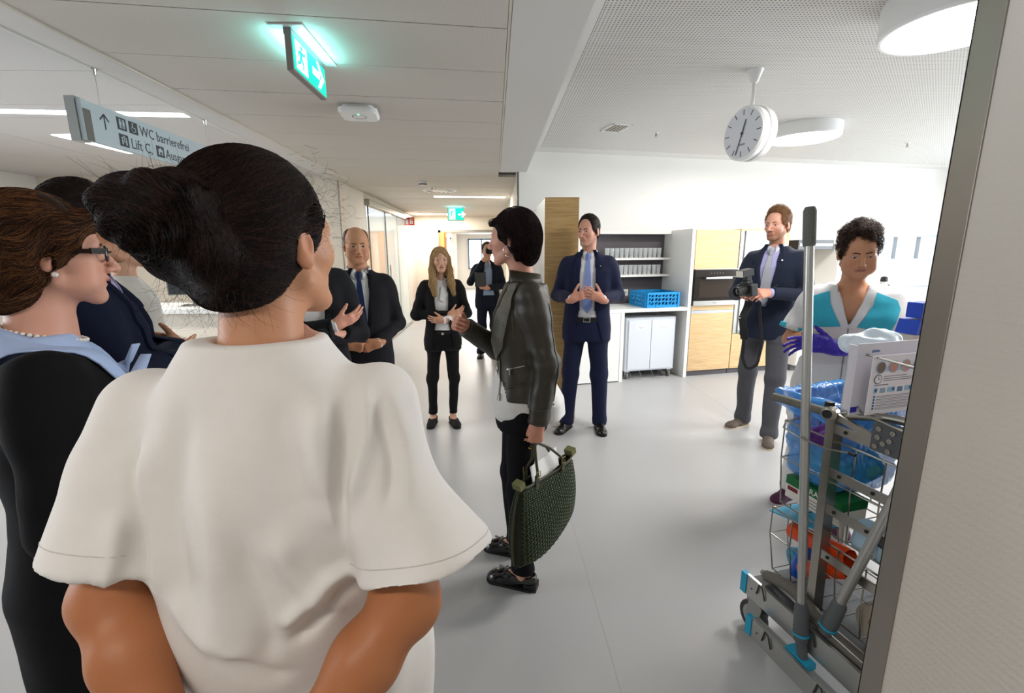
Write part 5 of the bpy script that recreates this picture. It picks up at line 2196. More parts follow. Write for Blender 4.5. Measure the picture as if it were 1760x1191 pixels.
w.shoes(mat('black_suede', '#151313', rough=.8), m_sole, L=.235, w=.040, low=True)
bl_ = Sdf().u(loft(rows_scaled(FEM_ROWS, w.s, -.003, .965*w.s, .99*w.s)), .004)
V, F = bl_.grid(.007).mesh()
bo = mesh_obj('belt', V, F, m_black_shoe, w.root, True)
hh = bvh_of((V, F)).ray_cast(Vector((0, -1, .977*w.s)), Vector((0, 1, 0)))[0]
MB().lathe([(.012, 0), (.012, .005)], (0, hh.y, .97*w.s), 12, (0, -1, 0)).build('buckle', m_chrome, bo)


def long_hair(fr):
    p, k, R = fr.p, fr.k, fr.R

    def ops(A):
        A.u(ell(p((0, .018, .150)), np.array((.083, .104, .092))*k, R), .01)
        A.u(ell(p((0, .05, .03)), np.array((.088, .066, .13))*k, R), .03)
        for s in (-1, 1):
            A.u(cone(p((s*.070, -.010, .14)), p((s*.082, -.030, .02)), .026*k, .030*k), .02)
            A.u(cone(p((s*.082, -.030, .02)), p((s*.088, -.085, -.10)), .030*k, .034*k), .02)
            A.u(cone(p((s*.088, -.085, -.10)), p((s*.085+(.01 if s < 0 else .02), -.115, -.20)), .034*k, .020*k), .02)
        A.s(ell(p((0, -.088, .090)), np.array((.058, .075, .102))*k, R), .010)
        A.s(cone(p((0, -.13, .205)), p((0, -.02, .245)), .006*k, .004*k), .006)
        A.s(cone(p((0, -.09, .0)), p((0, -.14, -.2)), .045*k, .05*k), .01)
    return ops


cap_hair(w.root, w.fr, lin('#b8946a'), long_hair(w.fr), n=1600, length=.16, rad_=.0010, steps=9, flow=lambda P, t: np.tile(w.fr.R@np.array((0, -.12, -1.0)), (len(P), 1)), wob=.10, colt=(lin('#d9bd8c'), .4))

# ---------------------------------------------------------------- photographer in the corridor
ph = Suit('person', 'photographer in a dark suit holding a camera to the face far down the corridor', (-.10, 6.78), rad(8), 1.70, dict(
    head=(4, 4, 0), skin=SKIN['fair'], face=dict(brow=lin('#4a3525')),
    elR=(-.27, -.03, 1.20), wrR=(-.075, -.20, 1.53), elL=(.255, -.04, 1.13), wrL=(-.03, -.225, 1.12),
    handR=dict(d=(.45, -.25, .75), t=(.7, -.2, .1), curl=(45, 50, 30), thumb=(40, 20)), handL=dict(d=(-.9, .05, .15), t=(0, -.2, 1), curl=(30, 35, 20)),
    anL=(.10, .0, .085), anR=(-.12, .03, .085)))
m_navy_suit = m_cloth('navy_suit', '#171c2a', .8, 500, .15, .2)
ph.body(vox=.006)
ph.shirt(m_cloth('pale_blue_shirt', '#9fb2cf', .7, 400, .1, .05))
ph.jacket(m_navy_suit, .80, [(-.060, 1.55), (.060, 1.55), (.062, 1.42), (.06, 1.2), (.09, 1.0), (.11, .78), (-.11, .78), (-.09, 1.0), (-.06, 1.2), (-.062, 1.42)], vox=.009)
ph.lapels(m_navy_suit, 1.50, 1.35, 1.08, .060, .118, .058)
collar('shirt_collar', ph.nb+np.array((0, -.006, .004)), .060, .044, m_white_shirt, ph.root)
ph.trousers(m_navy_suit, 1.0)
ph.shoes(m_black_shoe, m_sole)
cap_hair(ph.root, ph.fr, lin('#4b3524'), short_hair(ph.fr, .016), n=500, length=.02)


def make_camera(name, label, loc, R, k=1.0, flash=False):
    """small still camera; local -y is the lens direction"""
    o = empty(name, loc, 0, label, 'camera')
    o.rotation_euler = Matrix(R.tolist()).to_euler()
    mb_ = mat('camera_body', '#191919', rough=.5, bump=.2, bscale=300)
    MB().box((-.07*k, -.03*k, -.048*k), (.07*k, .03*k, .042*k), .008*k).build('body', mb_, o)
    MB().box((-.028*k, -.032*k, .040*k), (.028*k, .025*k, .068*k), .008*k).build('prism_housing', mb_, o)
    MB().box((-.075*k, -.046*k, -.045*k), (-.042*k, -.01*k, .038*k), .010*k).build('grip', mb_, o)
    ln = MB().lathe([(.033*k, 0), (.036*k, .012*k), (.036*k, .06*k), (.039*k, .062*k), (.039*k, .085*k), (.034*k, .085*k), (.030*k, .07*k)], (.008*k, -.028*k, 0), 24, (0, -1, 0), False).build('lens_barrel', mb_, o, 'auto')
    MB().lathe([(.030*k, .072*k), (.022*k, .078*k), (.001, .080*k)], (.008*k, -.028*k, 0), 24, (0, -1, 0), False).build('lens_glass', mat('lens_glass', '#10141c', rough=.03, spec=1.0), ln, 'auto')
    if flash:
        MB().box((-.022*k, -.02*k, .066*k), (.022*k, .022*k, .115*k), .004*k).build('flash_foot', mb_, o)
        MB().box((-.034*k, -.065*k, .10*k), (.034*k, .035*k, .155*k), .006*k).build('flash_head', mb_, o)
        MB().box((-.032*k, -.069*k, .104*k), (.032*k, -.064*k, .151*k), .002*k).build('flash_window', mat('flash_window', '#cfcabd', rough=.2, metal=.3), o)
    MB().lathe([(.013*k, 0), (.013*k, .010*k)], (-.05*k, 0, .042*k), 14).build('dial', m_black_plastic, o, 'auto')
    return o


def person_to_world(S, p):
    M = Matrix.Translation(S.root.location) @ Matrix.Rotation(S.root.rotation_euler.z, 4, 'Z')
    return M @ Vector(p)


def world_rot(S, R=None):
    a = S.root.rotation_euler.z
    return eul(math.degrees(a)) @ (np.eye(3) if R is None else R)


fc_ = ph.fr.p((.02, -.155, .118))
make_camera('photo_camera', 'black camera raised to the face of the far photographer', person_to_world(ph, fc_), world_rot(ph), .95)
tb_ = empty('tablet', person_to_world(ph, (-.13, -.24, 1.18)), rad(20), 'black tablet tucked under the photographer\'s arm', 'tablet')
MB().box((-.08, -.008, -.10), (.08, .008, .10), .003).build('case', m_black_plastic, tb_)
MB().box((-.072, -.0095, -.092), (.072, -.008, .092)).build('screen', mat('dark_screen', '#2b3136', rough=.05, spec=.8), tb_)

# ---------------------------------------------------------------- bearded man with a camera
g = Suit('person', 'bearded man in a navy blazer and grey trousers holding a camera', (2.27, 3.66), rad(-52), 1.875, dict(
    head=(-8, 5, 0), skin=SKIN['pink'], face=dict(jaw=.98, nose=1.1, brow=lin('#6b4a30'), beard=(lin('#7d5435'), .8), gaze=(-.1, -.05)),
    elL=(.265, -.02, 1.15), wrL=(.09, -.27, 1.175), elR=(-.265, -.02, 1.14), wrR=(-.11, -.27, 1.165),
    handL=dict(d=(-.35, -.85, -.05), t=(-.6, .1, .8), curl=(35, 50, 30), thumb=(35, 25)), handR=dict(d=(.45, -.85, .05), t=(.5, .1, .85), curl=(40, 50, 35), thumb=(35, 25)),
    hipL=(.085, 0, .93), knL=(.13, -.10, .5), anL=(.15, -.16, .085), ftL=(.35, -1), knR=(-.12, .0, .5), anR=(-.14, .05, .085), ftR=(-.32, -1)))
m_blazer = m_cloth('navy_blazer', '#1b2233', .8, 420, .25, .25)
m_lav = m_cloth('lavender_shirt', '#a9a6cf', .7, 400, .1, .05)
g.body(vox=.0042)
g.shirt(m_lav)
g.jacket(m_blazer, .80, [(-.060, 1.55), (.060, 1.55), (.064, 1.42), (.052, 1.25), (.02, 1.06), (-.02, 1.06), (-.052, 1.25), (-.064, 1.42)])
g.cuffs(m_lav)
collar('shirt_collar', g.nb+np.array((0, -.006, .004)), .060, .046, mat('white_stripe_shirt', '#d9d9ea', rough=.7), g.root)
g.tie(m_cloth('silver_tie', '#a3a6ae', .45, 700, .1, .1), 1.482, 1.07, .044)
g.lapels(m_blazer, 1.50, 1.345, 1.05, .060, .120, .018)
m_grey_tr = m_cloth('grey_flannel', '#4a4a4f', .9, 420, .25, .3)
g.trousers(m_grey_tr, .98)
g.shoes(mat('brown_suede', '#5b5047', rough=.85, bump=.1, bscale=200), mat('tan_sole', '#b9a58c', rough=.7))
MB().lathe([(.006, 0), (.006, .003)], (.098*g.s, -.128, 1.41*g.s), 10, (0, -1, 0)).build('lapel_pin', m_chrome, g.jacket_o)
cap_hair(g.root, g.fr, lin('#6e4d33'), short_hair(g.fr, .026, .007, .186, -.050, .105, recede=.006), n=1800, length=.032, rad_=.0008, steps=6,
         flow=lambda P, t: np.tile(g.fr.R@np.array((.15, .1, .5)), (len(P), 1)), off=lambda t: .001+.010*t, wob=.5, colt=(lin('#9a7350'), .35))
hc = person_to_world(g, np.array((-.015, -.40, 1.205))*g.s)
make_camera('photo_camera', 'black camera with a silver flash in the bearded man\'s hands', hc, world_rot(g, eul(-25, 10, 0)), 1.0, True)
# camera strap hanging from the hands
st = empty('camera_strap', person_to_world(g, (0, -.33, .95)), rad(-52), 'wide black camera strap hanging below the bearded man\'s camera', 'strap')
for nm, pts, wdt in (('strap_pad', [(-.02, -.02, .20), (-.05, -.05, .08), (-.045, -.03, .0), (-.05, .02, -.10)], .055), ('strap_loop', [(-.05, .02, -.10), (-.06, .04, -.26), (-.02, .06, -.36), (.05, .07, -.30), (.06, .08, -.12), (.03, .04, .18)], .022)):
    mb = MB()
    P_ = resample(pts, 18)
    for i in range(17):
        mb.bar(P_[i], P_[i+1]+(P_[i+1]-P_[i])*.06, wdt, .005, up=(.2, -1, .1))
    mb.build(nm, mat('strap_black', '#1a1a1b', rough=.8), st)
# ---------------------------------------------------------------- woman in the leather jacket
m_leather = mat('olive_leather', '#37332b', rough=.42, var=.12, vscale=14, bump=.25, bscale=150, spec=.5, bdist=.003)
m_black_tr = m_cloth('black_trousers', '#101014', .85, 450, .2, 0)
m_blouse = m_cloth('ivory_blouse', '#e6e4e2', .6, 200, .08, 0)
j = Suit('person', 'dark-haired woman in an olive leather jacket carrying a green woven bag', (.115, 2.0), rad(-84), 1.715, dict(
    rows=FEM_ROWS, head=(-24, 3, 0), head_at=(0, -.035, 1.560), skin=SKIN['pink'], face=dict(jaw=.94, nose=.95, brow=lin('#2a1d18'), browthick=.003),
    neck=.046, neck1=.052, nb=(0, .015, 1.48), shL=(.152, .02, 1.425), shR=(-.152, .0, 1.425), lean=(0, .03),
    elL=(.195, .085, 1.14), wrL=(.195, .045, .865), elR=(-.20, -.09, 1.13), wrR=(-.10, -.255, 1.265),
    handL=dict(d=(0, -.12, -1), t=(0, -1, .1), curl=(62, 85, 45), thumb=(20, 40), k=.92, vox=.0032),
    handR=dict(d=(.50, -.45, .25), t=(.1, .15, 1), curl=(60, 75, 40), thumb=(30, 50), k=.92, vox=.0032),
    hipL=(.08, 0, .92), knL=(.11, -.03, .50), anL=(.135, -.015, .09), ftL=(-.45, -.9), hipR=(-.08, 0, .92), knR=(-.10, -.03, .5), anR=(-.11, -.01, .09), ftR=(-.45, -.9)))
j.body(vox=.0032)
s_ = j.s
A = Sdf().u(loft(rows_scaled(FEM_ROWS, s_, -.010, .88*s_, 1.44*s_, lean=(0, .03))), .02)
# loose shirt tails below the jacket
A.u(loft([(.845*s_, 0, .04, .150, .165), (.93*s_, 0, .03, .178, .165), (1.02*s_, 0, .014, .155, .135), (1.10*s_, 0, 0, .13, .10)]), .02)
A.s(ell((.20, .0, .83*s_), (.16, .11, .05)), .01)
j.shirt_f, V, F = fabric_mesh(A, .006, waves(31, 5, 30, .005, (1, 1, .15)))
j.shirt_m = (V, F)
j.shirt_o = mesh_obj('blouse', V, F, m_blouse, j.root, True)
fold1 = waves(77, 6, 30, .004, (1, 1, 1.4))


def sleeve_folds(V, g):
    q = j.side['L']
    k = sum(gauss(V, q['sh']+(q['el']-q['sh'])*t, (.09, .09, .07)) for t in (.0, .9))+.8*gauss(V, q['wr'], (.08, .08, .1))
    return fold1(V)*k


j.jacket(m_leather, .955, [(-.05, 1.52), (.05, 1.52), (.055, 1.40), (.03, 1.26), (.0, 1.18), (-.03, 1.26), (-.055, 1.40)], vox=.005, folds=.004, arm=(.064, .054, .049), grow=.012, disp=sleeve_folds, sleeve_back=.0, armk=.03, ztop=1.475)
bv = j.bvh
# standing collar and broad lapel on the near side
c0 = j.nb
mb = MB()
rows = []
for i in range(17):
    a = rad(-35+190*i/16)        # from the near front round the back
    r0, r1 = .066*s_, .082*s_
    zt = .050-.030*(i/16)
    rows.append(((c0[0]+r0*math.sin(a+rad(60)), c0[1]-r0*math.cos(a+rad(60))-.004, c0[2]-.012), (c0[0]+(r0+.010)*math.sin(a+rad(60)), c0[1]-(r0+.010)*math.cos(a+rad(60)), c0[2]+zt), (c0[0]+r1*math.sin(a+rad(60)), c0[1]-r1*math.cos(a+rad(60)), c0[2]-.02)))
V = np.array(rows).reshape(-1, 3)
F = []
for i in range(16):
    for k_ in range(2):
        F.append((i*3+k_, (i+1)*3+k_, (i+1)*3+k_+1, i*3+k_+1))
co = mesh_obj('collar', V, F, m_leather, j.jacket_o, True)
sd_ = co.modifiers.new('s', 'SOLIDIFY')
sd_.thickness = .005
m_leather2 = mat('worn_leather', '#474438', rough=.4, var=.15, vscale=14, bump=.25, bscale=150, spec=.5)
patch('lapel', bv, [(.005, 1.475*s_), (-.080, 1.33*s_), (-.098, 1.20*s_), (-.075, 1.13*s_)], [(.065, 1.485*s_), (.062, 1.33*s_), (.030, 1.20*s_), (-.045, 1.125*s_)], 22, 10, m_leather2, j.jacket_o, .006, .007, ang=42)
m_zip = mat('zip_metal', '#b8b2a6', rough=.3, metal=1.0)
patch('front_zip', bv, [(-.040, 1.15*s_), (-.030, 1.03*s_), (-.022, .965*s_)], [(-.034, 1.15*s_), (-.024, 1.03*s_), (-.016, .965*s_)], 24, 3, m_zip, j.jacket_o, .002, .004, ang=50)
patch('zip_pull', bv, [(-.026, .985*s_), (-.024, .958*s_)], [(-.012, .985*s_), (-.010, .958*s_)], 4, 3, m_zip, j.jacket_o, .006, .006, ang=50)
patch('pocket_zip', bv, [(-.005, 1.105*s_), (.075, 1.128*s_)], [(-.005, 1.100*s_), (.075, 1.123*s_)], 14, 3, m_zip, j.jacket_o, .002, .003, ang=58)
patch('pocket_pull', bv, [(.008, 1.105*s_), (.010, 1.08*s_)], [(.015, 1.105*s_), (.017, 1.08*s_)], 4, 3, m_zip, j.jacket_o, .004, .004, ang=58)
patch('pocket_welt', bv, [(-.0, 1.025*s_), (.075, 1.05*s_)], [(-.0, 1.018*s_), (.075, 1.043*s_)], 12, 3, m_leather, j.jacket_o, .003, .004, ang=58)
for z0, z1, a_ in ((1.40, .97, 118), (1.41, 1.24, 70)):
    patch('seam', bv, [(-.01, z0*s_), (.0, z1*s_)], [(-.006, z0*s_), (.004, z1*s_)], 20, 3, m_leather2, j.jacket_o, .0005, .0025, ang=a_)
q = j.side['L']
patch('cuff_seam', bv, [(-.0, .945*s_), (.12, .945*s_)], [(-.0, .940*s_), (.12, .940*s_)], 14, 3, m_leather2, j.jacket_o, .0005, .002, ang=90)
j.trousers(m_black_tr, 1.0, (.082, .058, .048), .085, vox=.007, rows=FEM_ROWS, seed=16)
for sd in 'LR':
    q = j.side[sd]
    f_ = nrm((q['ft'][0], q['ft'][1], 0))
    A = Sdf().u(cone(q['an']+np.array((0, 0, .06)), q['an']+np.array((0, 0, -.035)), .036, .030), .01)
    A.u(cone(q['an']+np.array((0, 0, -.03)), q['an']+f_*.12+np.array((0, 0, -.052)), .030, .025), .02)
    V, F = A.grid(.005).mesh()
    mesh_obj('foot', V, F, m_skin(), j.root, True, np.tile(np.array(SKIN['pink']), (len(V), 1)))
m_patent = mat('patent_black', '#0f0d0e', rough=.2, spec=.7, coat=.3)
j.shoes(m_patent, m_sole, L=.25, w=.043, low=True, heelh=.012)
for sd in 'LR':
    q = j.side[sd]
    f_ = nrm((q['ft'][0], q['ft'][1], 0))
    sx = np.array((-f_[1], f_[0], 0))
    c = np.array((q['an'][0], q['an'][1], 0))+f_*.085+np.array((0, 0, .074))
    mb = MB()
    mb.tube([c-sx*.030+np.array((0, 0, -.012)), c, c+sx*.030+np.array((0, 0, -.012))], .007, 8)
    mb.tube([c, c+f_*.035+sx*.02+np.array((0, 0, -.006))], .006, 6).tube([c, c+f_*.035-sx*.02+np.array((0, 0, -.006))], .006, 6)
    mb.build('shoe_bow', mat('bow_leather', '#3b332e', rough=.4), j.root, 'auto')


def bob(fr):
    p, k, R = fr.p, fr.k, fr.R

    def ops(A):
        A.u(ell(p((0, .026, .152)), np.array((.086, .104, .098))*k, R), .01)
        A.u(ell(p((0, .072, .105)), np.array((.078, .066, .088))*k, R), .03)
        A.u(ell(p((0, .075, .045)), np.array((.064, .046, .055))*k, R), .02)
        for s in (-1, 1):
            A.u(cone(p((s*.074, -.020, .165)), p((s*.080, .030, .075)), .020*k, .018*k), .02)
            A.u(cone(p((s*.072, .040, .08)), p((s*.066, .040, .025)), .022*k, .010*k), .02)
            A.u(cone(p((s*.045, -.070, .185)), p((s*.070, -.045, .130)), .018*k, .012*k), .02)
            A.s(ell(p((s*.088, .010, .092)), np.array((.016, .017, .028))*k, R), .006)
        A.s(rbox(p((0, -.150, .05)), np.array((.2, .112, .122))*k, .03*k, R), .010)
        A.s(rbox(p((0, -.10, .0)), np.array((.2, .105, .082))*k, .01*k, R), .006)
    return ops


cap_hair(j.root, j.fr, lin('#1c1112'), bob(j.fr), vox=.0035, disp=waves(8, 6, 70, .0035, (1, 1, .35)), n=4500, length=.09, rad_=.0009, steps=9, flow=lambda P, t: np.tile(j.fr.R@np.array((0, .25, -1.0)), (len(P), 1)), wob=.22, off=lambda t: .001+.003*t, colt=(lin('#3a2426'), .3))
for s in (1,):
    c = Vector(j.fr.p((s*.083, .006, .058)))
    mb = MB()
    Rj = Matrix(j.fr.R.tolist())
    mb.tube([c+Rj@Vector((.003*math.sin(t), .022*math.cos(t), .022*math.sin(t))) for t in np.linspace(0, 2*math.pi, 24, endpoint=False)], .0016, 6, closed=True)
    mb.build('hoop_earring', m_chrome, j.root, 'auto')
hb = j.side['L']['wr']
MB().tube([hb+np.array((.009*math.cos(t)-.004, .010*math.sin(t)-.030, -.108)) for t in np.linspace(0, 2*math.pi, 14, endpoint=False)], .0016, 5, closed=True).build('ring', mat('gold', '#c9a25a', rough=.25, metal=1.0), j.root)

# ---------------------------------------------------------------- green woven bag in her hand
def woven_bag():
    hand_w = person_to_world(j, j.side['L']['wr']+np.array((0, -.012, -.085)))
    HX = -.072
    ca_, sa_ = math.cos(rad(47)), math.sin(rad(47))
    o = empty('handbag', (hand_w.x-HX*ca_, hand_w.y-HX*sa_, 0), rad(47), 'dark green woven leather handbag held by the woman in the leather jacket', 'handbag')
    m_bag = mat('green_leather', '#2f3a1c', rough=.45, var=.15, vscale=30, bump=.15, bscale=200, spec=.45)
    m_bag_strap = mat('olive_strap', '#3a3a24', rough=.45, var=.1, vscale=20)
    zt, zb = .59, .255
    # slightly tilted trapezoid body, thin at the mouth, full at the base
    def P(u, v, side):
        """u 0..1 across, v 0..1 down, side -1 front / 1 back"""
        w = .182+.030*math.sin(v*1.7)
        x = (u-.5)*2*w
        z = zt-(zt-zb)*v+(.03+.09*v)*(u-.5)-.018*math.sin(math.pi*u)*(1-v)+.010*(2*abs(u-.5))**3*v
        t = (.018+.050*math.sin(math.pi*min(1, v*.62+.05)))*(1-(abs(2*u-1))**5)**.5
        t *= (1 if v < .92 else max(0.05, (1-v)/.08))
        return (x, side*t+.012*math.sin(5*u+3*v), z)
    nu, nv = 40, 46
    V, F = [], []
    for sd in (-1, 1):
        b0 = len(V)
        for i in range(nv+1):
            for k in range(nu+1):
                V.append(P(k/nu, i/nv, sd))
        for i in range(nv):
            for k in range(nu):
                q = (b0+i*(nu+1)+k, b0+i*(nu+1)+k+1, b0+(i+1)*(nu+1)+k+1, b0+(i+1)*(nu+1)+k)
                F.append(q if sd < 0 else tuple(reversed(q)))
    mesh_obj('lining', np.array(V)*np.array((.985, .9, 1)), F, mat('bag_lining', '#1a2010', rough=.7), o, True)
    # weave: short raised strips crossing over and under, both faces
    WV, WF = [], []
    ds = .0105
    for sd in (-1, 1):
        for i in range(34):
            for k in range(30):
                u0, v0 = (k+.5)/30, .05+.93*(i+.5)/34
                diag = (i+k) % 2
                hu, hv = (.0235, .0095) if diag else (.0115, .0185)
                cs = [P(u0-hu*.78+(.006 if diag else -.004), v0-hv, sd), P(u0+hu*.78+(.006 if diag else -.004), v0-hv+.004, sd), P(u0+hu*.78-(.006 if diag else -.004), v0+hv, sd), P(u0-hu*.78-(.006 if diag else -.004), v0+hv-.004, sd)]
                if not all(0.01 < u0+e < .99 for e in (-hu, hu)):
                    continue
                c = P(u0, v0, sd)
                b0 = len(WV)
                WV += [(x, y+sd*.0005, z) for x, y, z in cs]+[(c[0]+(x-c[0])*.72, c[1]+(y-c[1])*.72+sd*.0042, c[2]+(z-c[2])*.72) for x, y, z in cs]
                q = [(4, 5, 6, 7), (0, 1, 5, 4), (1, 2, 6, 5), (2, 3, 7, 6), (3, 0, 4, 7)]
                WF += [tuple(b0+e for e in (f if sd < 0 else reversed(f))) for f in q]
    wv = mesh_obj('woven_shell', WV, WF, m_bag, o, True)
    wv['kind'] = 'stuff'
    for sd in (-1, 1):
        MB().tube([P(u, .012, sd) for u in np.linspace(0, 1, 24)], .0055, 8).build('rim_piping', m_bag_strap, o, 'auto')
    for u in (0.0, 1.0):
        c = Vector(P(u, .0, -1))
        MB().tube([P(u, v, -1) for v in np.linspace(0, .95, 14)], .006, 8).build('side_piping', m_bag_strap, o, 'auto')
        MB().obox(c+Vector((.0, 0, .012)), ((1, 0, .3), (0, 1, 0), (-.3, 0, 1)), (.017, .022, .014)).build('corner_tab', mat('olive_suede', '#6b6a44', rough=.8), o)
    MB().tube([P(u, .96, -1) for u in np.linspace(0.03, .97, 20)], .005, 8).build('base_piping', m_bag_strap, o, 'auto')
    hz = hand_w.z
    for sd in (-1, 1):
        a, b = Vector(P(.27, .03, sd)), Vector(P(.73, .03, sd))
        pts = [a, a+Vector((.004, sd*.004, .05)), (HX+(a.x-HX)*.6, sd*.010, (a.z+hz)/2+.02), (HX-.012, sd*.007, hz-.004), (HX+.012, sd*.007, hz-.002), (HX+(b.x-HX)*.6, sd*.010, (b.z+hz)/2+.03), b+Vector((-.004, sd*.004, .05)), b]
        pp = resample(pts, 40)
        MB().tube(pp, .0062, 8).build('handle', m_bag_strap, o, 'auto')
        for e, nx in ((a, 1), (b, -1)):
            c = e+Vector((nx*.004, sd*.006, .045))
            k_ = MB()
            k_.tube([c+Vector((x, sd*.004, z)) for x, z in ((-.011, -.013), (.011, -.013), (.011, .013), (-.011, .013))], .002, 6, closed=True)
            k_.build('buckle', mat('brass', '#a08a58', rough=.3, metal=1.0), o)
            MB().obox(e+Vector((0, sd*.004, .0)), ((1, 0, 0), (0, 1, 0), (0, 0, 1)), (.011, .004, .04)).build('handle_tab', m_bag_strap, o)
    pa = tag(MB().obox(Vector((hand_w.x-HX*ca_, hand_w.y-HX*sa_, .605)), ((math.cos(rad(47)), math.sin(rad(47)), .16), (-math.sin(rad(47)), math.cos(rad(47)), 0), (-.16, 0, 1)), (.095, .002, .045)).build('paper_sheet', mat('paper', '#f7f7f5'), None), 'white paper sheet sticking out of the green bag', 'paper')
    return o


woven_bag()

# ---------------------------------------------------------------- cleaner behind the trolley
m_tunic = m_cloth('white_tunic', '#dcdcde', .8, 380, .2, 0)
m_turq = m_cloth('turquoise_cotton', '#3fb2cc', .8, 380, .2, 0)
c = Suit('person', 'cleaner with short dark curls in a white and turquoise tunic and purple gloves', (1.80, 2.24), rad(-36), 1.655, dict(
    rows=FEM_ROWS, lean=(0, -.20), wx=1.08, wy=1.10, head=(10, 17, -3), head_at=(0.0, -.150, 1.548), skin=SKIN['warm'], headk=1.04,
    face=dict(jaw=1.04, nose=.9, fat=.006, brow=lin('#2a1c14'), browthick=.003, lip=lin('#a5675a'), gaze=(.05, -.35)), nb=(0, -.095, 1.485), neck=.048, neck1=.054,
    shL=(.165, -.085, 1.41), shR=(-.165, -.085, 1.41), elL=(.245, -.19, 1.17), wrL=(-.045, -.345, 1.185), elR=(-.245, -.13, 1.18), wrR=(-.115, -.345, 1.215),
    hipL=(.085, .03, .92), knL=(.10, .0, .5), anL=(.10, .10, .09), ftL=(.1, -1), hipR=(-.085, .03, .92), knR=(-.13, .16, .50), anR=(-.16, .33, .10), ftR=(-.5, -.86)))
o_ = c.P['face']
A = Sdf()
head_ops(A, c.fr, o_)
neck_ops(A, c.fr, c.nb, .048, .054)
A.u(ell(c.nb+np.array((0, -.005, -.05)), (.13, .07, .06)), .04)
A.u(ell(c.nb+np.array((0, -.06, -.10)), (.09, .05, .08)), .04)
V, F = A.grid(.0032).mesh()
parts = [(V, F, face_colors(V, c.fr, np.array(SKIN['warm']), o_))]
for sd in 'LR':
    q = c.side[sd]
    A = Sdf().u(cone(q['sh'], q['el'], .048, .040), .02).u(cone(q['el'], q['el']+(q['wr']-q['el'])*.4, .041, .040), .02).u(cone(q['el']+(q['wr']-q['el'])*.4, q['wr'], .040, .027), .02)
    V, F = A.grid(.006).mesh()
    parts.append((V, F, np.array(SKIN['warm'])))
V, F, C_ = skin_mesh(parts)
mesh_obj('body', V, F, m_skin(), c.root, True, C_)
eyes_brows(c.root, c.fr, o_)
m_glove = mat('violet_nitrile', '#3a22a8', rough=.4, bump=.3, bscale=120, spec=.5)
for sd, h in (('L', dict(d=(-.95, -.05, .10), t=(0, -.1, 1), curl=(20, 40, 20))), ('R', dict(d=(-.80, -.40, -.10), t=(.2, -.3, .9), curl=(10, 18, 12), spread=16))):
    q = c.side[sd]
    A = Sdf()
    A.u(cone(q['wr']-nrm(q['wr']-q['el'])*.035, q['wr'], .031, .029), .01)
    hand_ops(A, q['wr'], h['d'], h['t'], sd, h['curl'], h.get('spread', 6), 1.0, (40, 20))
    V, F = A.grid(.0036, .02).mesh(waves(3, 5, 140, .0008))
    mesh_obj('glove', V, F, m_glove, c.root, True)
s_ = c.s
A = Sdf()
for sd in 'LR':
    q = c.side[sd]
    m1 = q['sh']+(q['el']-q['sh'])*.80
    A.u(cone(q['sh'], m1, .070, .082), .035)
    cut_end(A, q['sh'], m1)
    d_ = nrm(m1-q['sh'])
    A.s(cone(m1-d_*.03, m1+d_*.05, .066, .066), .006)
A.u(loft(rows_scaled(FEM_ROWS, s_, .016, .70*s_, 1.50*s_, **c.kw)), .03)
A.u(loft([(.60*s_, 0, .06, .205, .165), (.75*s_, 0, .04, .205, .16), (.92*s_, 0, .0, .195, .15), (1.05*s_, 0, -.02, .17, .13)]), .05)
A.s(prism_y([(-.062*s_, 1.60*s_), (.062*s_, 1.60*s_), (.060*s_, 1.47*s_), (.004, 1.295*s_), (-.004, 1.295*s_), (-.060*s_, 1.47*s_)], -.6, -.11), .006)
A.s(cone(c.nb+np.array((0, -.02, -.01)), c.nb+np.array((0, -.03, .09)), .060*s_, .078*s_), .008)
w1_, w2_ = waves(51, 6, 22, .005, (1, 1, .7)), waves(52, 5, 50, .002)
f, V, F = fabric_mesh(A, .0055, lambda V, g: w1_(V)+w2_(V))
tn = mesh_obj('tunic', V, F, m_tunic, c.root, True)
bv = bvh_of((V, F))
yy = [(z*s_) for z in (1.475, 1.40, 1.33, 1.285)]
for sg in (-1, 1):
    patch('yoke_panel', bv, [(sg*.098*s_, 1.462*s_), (sg*.090*s_, 1.40*s_), (sg*.060*s_, 1.335*s_), (sg*.034*s_, 1.285*s_)],
          [(sg*.185*s_, 1.425*s_), (sg*.200*s_, 1.385*s_), (sg*.190*s_, 1.33*s_), (sg*.165*s_, 1.262*s_)], 22, 12, m_turq, tn, .0015, .002)
    patch('neck_band', bv, [(sg*.060*s_, 1.485*s_), (sg*.057*s_, 1.45*s_), (sg*.030*s_, 1.36*s_), (sg*.002, 1.285*s_)], [(sg*.090*s_, 1.475*s_), (sg*.086*s_, 1.42*s_), (sg*.058*s_, 1.34*s_), (sg*.026*s_, 1.27*s_)], 18, 5, m_tunic, tn, .003, .003)
    q = c.side['L' if sg > 0 else 'R']
    m1 = q['sh']+(q['el']-q['sh'])*.80
    d_ = nrm(m1-q['sh'])
    MB().tube([m1-d_*.024, m1-d_*.002], .0, 4)
    A = Sdf().u(cone(m1-d_*.06, m1+d_*.05, .0835, .0865), 0)
    cut_end(A, q['sh'], m1+d_*.002, .12)
    cut_end(A, m1+d_*.1, m1-d_*.024, .12)
    A.s(cone(m1-d_*.08, m1+d_*.08, .074, .076), .002)
    V, F = A.grid(.0045).mesh()
    mesh_obj('sleeve_band', V, F, m_turq, tn, True)
patch('zip_line', bv, [(-.003, 1.275*s_), (-.003, .75*s_)], [(.003, 1.275*s_), (.003, .75*s_)], 26, 3, mat('zip_grey', '#8d8f92', rough=.5), tn, .001, .002)
patch('breast_pocket', bv, [(.055*s_, 1.25*s_), (.055*s_, 1.14*s_)], [(.16*s_, 1.255*s_), (.16*s_, 1.15*s_)], 8, 8, m_tunic, tn, .002, .003)
